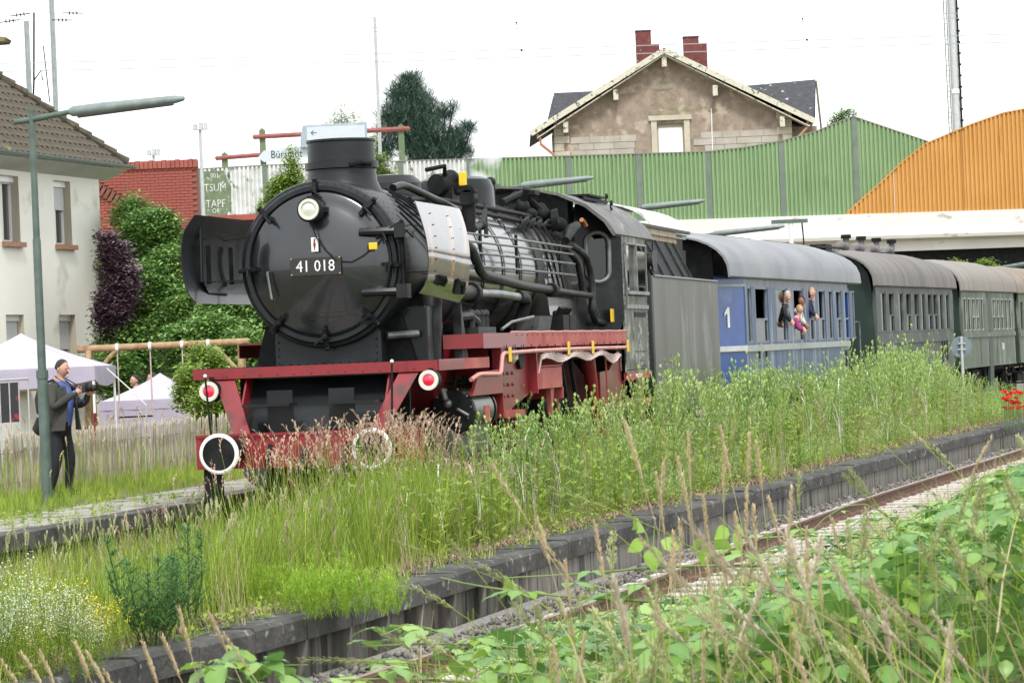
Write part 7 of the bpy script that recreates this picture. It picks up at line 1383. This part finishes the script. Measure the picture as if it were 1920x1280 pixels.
b = at(800, 310, 186); crown('pine_tree', 'dark green pine with spiky branches behind the barrier', 'tree', (b.x, b.y, 6), [bl(768, 165, 186, 26), bl(745, 175, 186, 18), bl(790, 195, 186, 32), bl(750, 215, 186, 34), bl(800, 240, 186, 42), bl(740, 255, 186, 34), bl(790, 280, 186, 44), bl(835, 215, 186, 17), bl(850, 200, 186, 9), bl(855, 265, 186, 28), bl(878, 245, 186, 12), bl(885, 240, 186, 7), bl(840, 290, 186, 30), bl(770, 150, 186, 8), bl(720, 225, 186, 12), bl(715, 290, 186, 22), bl(870, 285, 186, 18)], 1500, [PINE], [t_needle(18, .8), t_needle(16, .65)], trunk=.3, hollow=.25)
b = at(1580, 230, 215); crown('tree', 'small bush top behind the right end of the station roof', 'tree', (b.x, b.y, 6), [bl(1578, 222, 215, 10), bl(1590, 214, 215, 9), bl(1570, 232, 215, 12)], 200, [LEAFA], [t_clump(7, .3, .2, .12)])
b = at(1850, 520, 230); crown('woodland_edge', 'dark trees seen through the gap under the bridge', 'trees', (b.x, b.y, 0), [bl(1790+22*k, 505+6*math.sin(k), 228+3*(k % 3), 26) for k in range(-6, 14)]+[bl(1790+22*k, 535, 228, 26) for k in range(-6, 14)], 6500, [LEAFA], [t_clump(9, .45, .35, .2)], trunk=.3)
for k, px in enumerate((1700, 1790, 1845)): b = at(px, 505, 150); crown('shrub', ['leafy bush under the bridge left of the pier', 'light green bush under the bridge beside the pier', 'light green bush right of the bridge pier'][k], 'shrub', (b.x, b.y, .3), [bl(px, 500, 150, 10), bl(px+14, 508, 150, 12), bl(px-10, 512, 150, 12)], 420, [LEAFY], [t_clump(9, .2, .16, .1)])
# dense hedge behind everything on the left so no bare ground shows
b = at(300, 760, 86); crown('hedge', 'dark green hedge at the back of the garden below the brick wall', 'hedge', (b.x, b.y, .3), [bl(px, 640+20*math.sin(px), 86, 50) for px in range(190, 640, 40)]+[bl(px, 700, 84, 45) for px in range(200, 640, 40)], 7000, [LEAFA], CL1)
# ---------------- brambles and grasses on the bank in front
def bleaf(L_=.07, w_=.05):      # ovate, toothed, folded along the midrib
    pts = [(0, 0, 0)]; n = 7; ed = [(.06, .1), (.2, .38), (.36, .5), (.52, .48), (.7, .36), (.85, .18)]; mid = [(u, 0, .0+.06*math.sin(u*3)) for u, _ in ed]; v = [(0, 0, 0)]+mid+[(1, 0, -.06)]
    L2 = [(u+(.03 if i % 2 else -.01), w2, .1*w2*2*.4+.05*math.sin(u*3)+(.03 if i % 2 else 0)) for i, (u, w2) in enumerate(ed)]; R2 = [(u, -w2, z) for u, w2, z in L2]; V = v+L2+R2; f = []; nl = len(v)
    for i in range(6):
        a, b = i, i+1; l, = (nl+i,)
        f += [(a if i else 0, nl+i, b)] if i == 0 else [(i, nl+i-1, nl+i), (i, nl+i, i+1)]
        f += [(0, b, nl+6)] if i == 0 else [(i, nl+6+i, nl+6+i-1), (i, i+1, nl+6+i)]
    f += [(6, nl+5, 7), (6, 7, nl+11)]
    return [(x*L_, y*w_*1.0, z*L_) for x, y, z in V], f
def t_bramble(m=0, s_=1.0):
    t = TB(); V, f = bleaf(.078*s_, .058*s_)
    for a, k in ((0, 1.1), (1.25, .9), (-1.25, .9)):
        c, s2 = math.cos(a), math.sin(a); dr = U(-.5, -.1); o = []
        for x, y, z in V: x *= k; y *= k; z2 = z+x*dr; x2 = x+.02; o.append((x2*c-y*s2, x2*s2+y*c, z2))
        v0 = U(.2, .8); t.tri([Vector(p) for p in o], f, [min(1, max(0, v0+(.12 if i < 8 else 0))) for i in range(len(o))], m)
    t.stem((-.05*s_, 0, -.02), (.02, 0, 0), .003, .5, m); return t.get()
BT = [t_bramble(0), t_bramble(0), t_bramble(1, .8), t_bramble(0, 1.1)]
BB = thing('bramble_thicket', 'sprawling green bramble thicket in the right foreground', 'bramble', (-18, -8.2, .4)); lp = []
def btop(X, Y): return .45+.55*math.exp(-((Y+8.3)/.9)**2)*(1+.25*math.sin(X*1.3)+.15*math.sin(X*3.1+Y*2))
canes = MB(); cane_parts = 0; random.seed(11)
def addcane(pts, r_=.006, dens=.045, yl=False):
    global cane_parts
    P_ = [Vector(p) for p in pts]; out = []
    for i in range(len(P_)-1):
        for k in range(6): out.append(P_[i].lerp(P_[i+1], k/6))
    out = [(out[max(i-2, 0)]+out[i]+out[min(i+2, len(out)-1)])/3 for i in range(len(out))]; MB().tube(out, [lerp(r_, r_*.4, i/len(out)) for i in range(len(out))], 5).build('cane', CANE, BB, smooth=True)
    L_ = 0
    for a, b in zip(out, out[1:]):
        for k in range(max(1, int((b-a).length/dens))):
            q = a.lerp(b, U(0, 1)); lp.append((q.x+U(-.04, .04), q.y+U(-.04, .04), q.z+U(.0, .06)))
# long canes arching over the track side of the bank; visible from the camera as a band rising to the right
for i in range(60):
    X0 = -27+ (i/60)**1.1*14; yc = np.interp(X0, [-27, -22, -15, -5, 5], [-8.9, -8.55, -8.2, -8.0, -8.1]); Y0 = yc+U(-.5, .5); h_ = U(.35, .75)*(.9 if X0 < -22 else 1); a = U(0, 6.28); l_ = U(.5, 1.3)
    addcane([(X0, Y0, .4), (X0+l_*.3*math.cos(a), Y0+l_*.3*math.sin(a), .45+h_*.8), (X0+l_*.7*math.cos(a), Y0+l_*.7*math.sin(a)*.8, .45+h_), (X0+l_*1.2*math.cos(a), Y0+l_*1.1*math.sin(a)*.8, .4+h_*.6)])
for pts in ([at(1450, 1060, 9), at(1250, 1060, 9.4), at(1100, 1075, 9.6), at(900, 1085, 9.8)], [at(1300, 1130, 8.5), at(1080, 1120, 8.6), at(900, 1100, 8.8), at(800, 1075, 9)], [at(1150, 1240, 8), at(960, 1210, 8.3), at(780, 1205, 8.6), at(640, 1215, 8.8)], [at(1000, 1290, 8), at(800, 1270, 8.2), at(560, 1275, 8.5)], [at(1700, 1010, 11), at(1500, 1000, 11), at(1330, 1020, 11)], [at(560, 1290, 8), at(420, 1270, 8), at(370, 1262, 8)]):
    addcane([tuple(p) for p in pts], .005, .05)
LIMX, LIMY = [0, 350, 600, 850, 960, 1100, 1250, 1400, 1550, 1700, 1800, 1900, 2100], [1290, 1285, 1250, 1205, 1175, 1150, 1125, 1095, 1050, 985, 930, 875, 820]
extra = []
while len(extra) < 5000:      # the thicket itself, nearest and highest on the right
    px_ = 800+1300*U(0, 1)**.6; D_ = 7.5+12*U(0, 1)**1.1; top_ = np.interp(px_, LIMX, LIMY)+max(0, 9-D_)*40; py_ = top_+abs(random.gauss(0, 190)); v_ = at(px_, py_, D_)
    if v_.z < .35 or py_ > 1400 or (D_ > 9 and 1180 < px_ < 1680 and py_ < 1060 and U(0, 1) < .75): continue
    extra.append(tuple(v_))
allp = np.concatenate([np.array(lp), np.array(extra)])
px, py, dz = proj(allp); lim = np.interp(px, LIMX, LIMY); keep = (dz > 5.5) & (py > lim-95+60*rng.random(len(py)))
allp = allp[keep]; dz = dz[keep]; order = np.argsort(dz); allp = allp[order]; nS = 260
tm_mesh = []
for ti in range(4):
    o = scatter('leaf', [BT[ti]], [(0, 0, 0)], 1, [BRAM, BRAL], None, var=.0, yaw=np.zeros(1), tilt=(np.zeros(1), np.zeros(1))); tm_mesh.append(o.data); bpy.data.objects.remove(o)
vis = [p for p in allp if True]; sel = set(); pxs, pys, _ = proj(allp); inside = np.where((pxs > 0) & (pxs < 1920) & (pys < 1280) & (pys > 0))[0]; near_ = list(inside[:nS]); rest = np.setdiff1d(np.arange(len(allp)), near_)
for i in near_:
    o = bpy.data.objects.new('leaf', tm_mesh[random.choice((0, 0, 1, 1, 3, 2))]); link(o); o.parent = BB; o.matrix_parent_inverse = W(BB).inverted(); o.matrix_basis = Matrix.Translation(Vector(allp[i])) @ Matrix.Rotation(U(0, 6.28), 4, 'Z') @ Matrix.Rotation(U(-.8, .8), 4, 'X') @ Matrix.Rotation(U(-.5, .5), 4, 'Y') @ Matrix.Scale(U(.6, 1.1), 4)
r_ = allp[rest]; k = len(r_); scatter('foliage', BT, r_, rng.uniform(.5, 1.15, k), [BRAM, BRAL], parent=BB, kind='stuff', tilt=(rng.normal(0, .5, k), rng.normal(0, .5, k)), var=.55, pick=rng.choice([0, 0, 1, 1, 3, 2, 2], k))
for px_, py_, D_ in ((957, 1083, 9), (1195, 972, 9.2), (1225, 1010, 9.4), (1330, 1010, 10), (1370, 985, 10)):
    o = bpy.data.objects.new('leaf', tm_mesh[2]); link(o); o.parent = BB; o.matrix_parent_inverse = W(BB).inverted(); o.matrix_basis = Matrix.Translation(at(px_, py_, D_)) @ Matrix.Rotation(U(0, 6), 4, 'Z') @ Matrix.Rotation(R(60), 4, 'Y') @ Matrix.Scale(1.1, 4)
# thin green and straw stalks growing up through the brambles
st = TB(); random.seed(21)
for _ in range(340):
    px_ = U(760, 1930); D_ = U(5, 12); tp2 = at(px_, np.interp(px_, LIMX, LIMY)+U(-70, 240), D_); b2 = Vector((tp2.x+U(-.15, .15), tp2.y+U(-.1, .1), .4)); mid = b2.lerp(tp2, .5)+Vector((U(-.05, .05), U(-.05, .05), 0)); mm = random.choice((0, 0, 1)); vv = U(.3, 1); st.stem(b2, mid, .004, vv, mm, .003); st.stem(mid, tp2, .003, vv, mm, .0015)
    for q in range(2): b3 = b2.lerp(tp2, U(.3, .8)); st.blade(tuple(b3), U(0, 6.28), U(.2, .4), .006, U(.1, .5), U(.5, 1.4), U(.2, 1), mm)
o = scatter('stalks_in_brambles', [st.get()], [(0, 0, 0)], 1, [GR1, GR2], None, 'stuff', np.zeros(1), (np.zeros(1), np.zeros(1)), 0); tag(o, 'thin green and straw stalks growing through the brambles', 'grass')
# grass carpet on the bank
n = 9000; X = -29+40*rng.random(n)**1.3; Y = np.array([railY(a) for a in X])-rng.uniform(2.6, 5.2, n); pos = np.stack([X, Y, np.full(n, .36)], 1); kk = np.linalg.norm(pos[:, :2]-np.array([CAM.x, CAM.y]), axis=1) > 4.5
o = scatter('bank_grass', [t_tuft(8, .35, .006, 0), t_tuft(8, .3, .006, 1), t_tuft(7, .45, .005, 1, (.3, 1), .06, .6)], pos[kk], rng.uniform(.6, 1.3, kk.sum()), [GR1, GR2], kind='stuff'); tag(o, 'rough green and straw coloured grass on the near bank', 'grass')
# seed heads reaching into the picture: full panicles on long stalks
def panicle(m, base, tip, az, hl, wd, n=70, droop=.3, sm=0, hm=1):
    """m = TB; stalk from base to tip, the last hl metres carry spikelets"""
    b, t_ = Vector(base), Vector(tip); d = (t_-b); L_ = d.length; pts = []
    for i in range(9): u = i/8; pts.append(b.lerp(t_, u)+Vector((math.cos(az), math.sin(az), 0))*droop*.25*(u*u-u)+Vector((0, 0, .12*droop*math.sin(PI*u))))
    for p, q in zip(pts, pts[1:]): m.stem(p, q, .0026, U(.5, .9), sm)
    def pt(s_):
        s_ = max(0, min(.9999, s_))*8; i = int(s_); return pts[i].lerp(pts[i+1], s_-i), (pts[i+1]-pts[i]).normalized()
    for i in range(n):
        u = i/n; p, dd = pt(1-hl/L_*(1-u)); a = U(0, 6.28); sd_ = dd.orthogonal().normalized(); v = dd.cross(sd_); out = sd_*math.cos(a)+v*math.sin(a); w_ = wd*math.sin(PI*min(1, (1-u)*.9+.1))**.7*U(.5, 1)
        m.leaf(p+out*w_*.4, dd+out*.45, .009*U(.8, 1.5), .0042, U(.1, .9), hm); m.leaf(p+out*w_*.8+dd*.004, dd+out*.35, .008*U(.8, 1.4), .0038, U(.2, 1), hm)
random.seed(5)
def heads(name, label, lst, mats, droop=.3):
    m = TB()
    for (px_, py_, D_, bx, by, hl, wd) in lst:
        tip = at(px_, py_, D_); bs = at(bx, by, D_); dr = (bs-tip).normalized(); k = (tip.z-.45)/max(.2, -dr.z); bs = tip+dr*min(k, 1.3); panicle(m, bs, tip, U(0, 6.28), hl, wd, int(hl*620), droop)
    o = scatter(name, [m.get()], [(0, 0, 0)], 1, mats, None, 'stuff', np.zeros(1), (np.zeros(1), np.zeros(1)), 0); tag(o, label, 'grass'); return o
A_ = [(920, 870, 8, 1010, 1030), (1005, 1000, 8, 1080, 1100), (1170, 790, 8, 1205, 930), (1245, 860, 8, 1240, 1000), (1270, 855, 8, 1290, 1000), (1290, 810, 9, 1300, 930), (1350, 800, 8.5, 1385, 940), (1358, 840, 8, 1360, 1000), (1405, 815, 8.5, 1400, 920), (1418, 830, 8, 1430, 980), (1230, 890, 8, 1250, 1010), (1318, 930, 8, 1330, 1010), (1400, 915, 8, 1395, 1050), (1413, 950, 8, 1415, 1020), (1440, 932, 8.5, 1470, 1050), (1485, 915, 8, 1480, 1010), (1275, 975, 8, 1280, 1050), (1340, 1130, 7.5, 1350, 1180), (1860, 820, 10, 1780, 1000)]
A_ = [(a, b, c, d, e, U(.12, .18), U(.007, .011)) for a, b, c, d, e in A_]
A_ += [(px_, py_, 7, px_+U(30, 70), py_+110, U(.09, .13), .006) for px_, py_ in ((0, 1235), (40, 1225), (75, 1222), (140, 1205), (268, 1205), (335, 1140), (392, 1150), (420, 1190), (305, 1195), (165, 1225), (195, 1260))]
A_ += [(px_, py_, D_, px_+U(-10, 50), py_+150, U(.08, .16), U(.005, .01)) for px_, py_, D_ in [(U(1000, 1650), U(960, 1230), U(6, 9)) for _ in range(35)]]
heads('straw_grass_heads', 'straw coloured upright grass heads in the foreground', A_, [GR2, HEADB])
Bq = [(775, 1100, 8.5, 880, 1250), (735, 1015, 9, 940, 1200), (840, 1010, 9, 940, 1180), (710, 1180, 8, 820, 1290), (640, 1240, 8, 760, 1290), (900, 1060, 8.5, 1010, 1230), (1030, 915, 8, 1220, 1090), (1080, 945, 8, 1180, 1100), (1610, 790, 9.5, 1740, 960), (1690, 795, 9.5, 1790, 960), (1740, 830, 9.5, 1810, 980), (1580, 890, 9, 1660, 1010), (1500, 890, 9, 1530, 1020), (1590, 880, 9, 1640, 1000), (780, 1190, 8, 850, 1280), (560, 1235, 8, 700, 1300), (960, 1130, 8, 1040, 1250), (1760, 1060, 8, 1640, 1290), (1150, 1000, 8, 1160, 1100)]
Bq += [(px_, py_, D_, px_+U(20, 130)*random.choice((1, 1, -.4)), py_+170) for px_, py_, D_ in [(U(980, 1910), 0, U(5.5, 11)) for _ in range(100)] for py_ in [np.interp(px_, LIMX, LIMY)+U(-60, 190)]]
heads('nodding_grass_heads', 'pale green nodding grass panicles leaning over the track', [(a, b, c, d, e, U(.14, .2), U(.012, .018)) for a, b, c, d, e in Bq], [GR1, HEADG], 1.3)
Cq = []
for (px_, py_) in ((1150, 1090), (1200, 1010), (1250, 1060), (1290, 980), (1330, 1040), (1400, 1010), (1440, 1080), (1470, 1000), (1540, 1010), (1560, 1060), (1620, 1090), (1660, 1150), (1750, 1150), (1780, 1170), (1600, 1130), (1350, 1120), (1500, 1130), (1290, 1140), (1220, 1150)): Cq.append((px_, py_, U(4.2, 6), px_+U(-40, 150), py_+U(120, 220), U(.1, .17), U(.007, .013)))
heads('blurred_grass_heads', 'soft out of focus pinkish grass heads close to the camera', Cq, [GR2, HEADP], .9)
# ---------------- steam
def steam(name, label, pts, dens):
    mt = bpy.data.materials.new(name); mt.use_nodes = True; N = mt.node_tree.nodes; L_ = mt.node_tree.links; N.clear(); o = N.new('ShaderNodeOutputMaterial'); v = N.new('ShaderNodeVolumePrincipled'); v.inputs['Color'].default_value = (.97, .98, 1, 1); tc = N.new('ShaderNodeTexCoord'); ns = N.new('ShaderNodeTexNoise'); ns.inputs['Scale'].default_value = 3.5; ns.inputs['Detail'].default_value = 4; r = N.new('ShaderNodeMapRange'); r.inputs[1].default_value = .45; r.inputs[2].default_value = .75; r.inputs[4].default_value = dens; L_.new(tc.outputs['Object'], ns.inputs[0]); L_.new(ns.outputs[0], r.inputs[0]); L_.new(r.outputs[0], v.inputs['Density']); L_.new(v.outputs[0], o.inputs['Volume'])
    m = MB(); m.tube([p[:3] for p in pts], [p[3] for p in pts], 12); ob = m.build(name, mt, None, smooth=True, kind='stuff'); tag(ob, label, 'steam'); return ob
steam('steam', 'thin white steam drifting up from the chimney', [(2.5, .05, 4.66, .3), (2.4, .2, 5.0, .42), (2.2, .5, 5.5, .5), (1.9, .9, 6.2, .55), (1.6, 1.2, 6.9, .3)], 1.6)
steam('steam', 'small wisp of steam behind the dome', [(10.4, .1, 4.35, .1), (10.45, .0, 4.65, .22), (10.6, -.1, 5.0, .2), (10.7, -.15, 5.25, .06)], 9)
print('TRIS', sum(len(o.data.polygons) for o in sc.objects if o.type == 'MESH'))
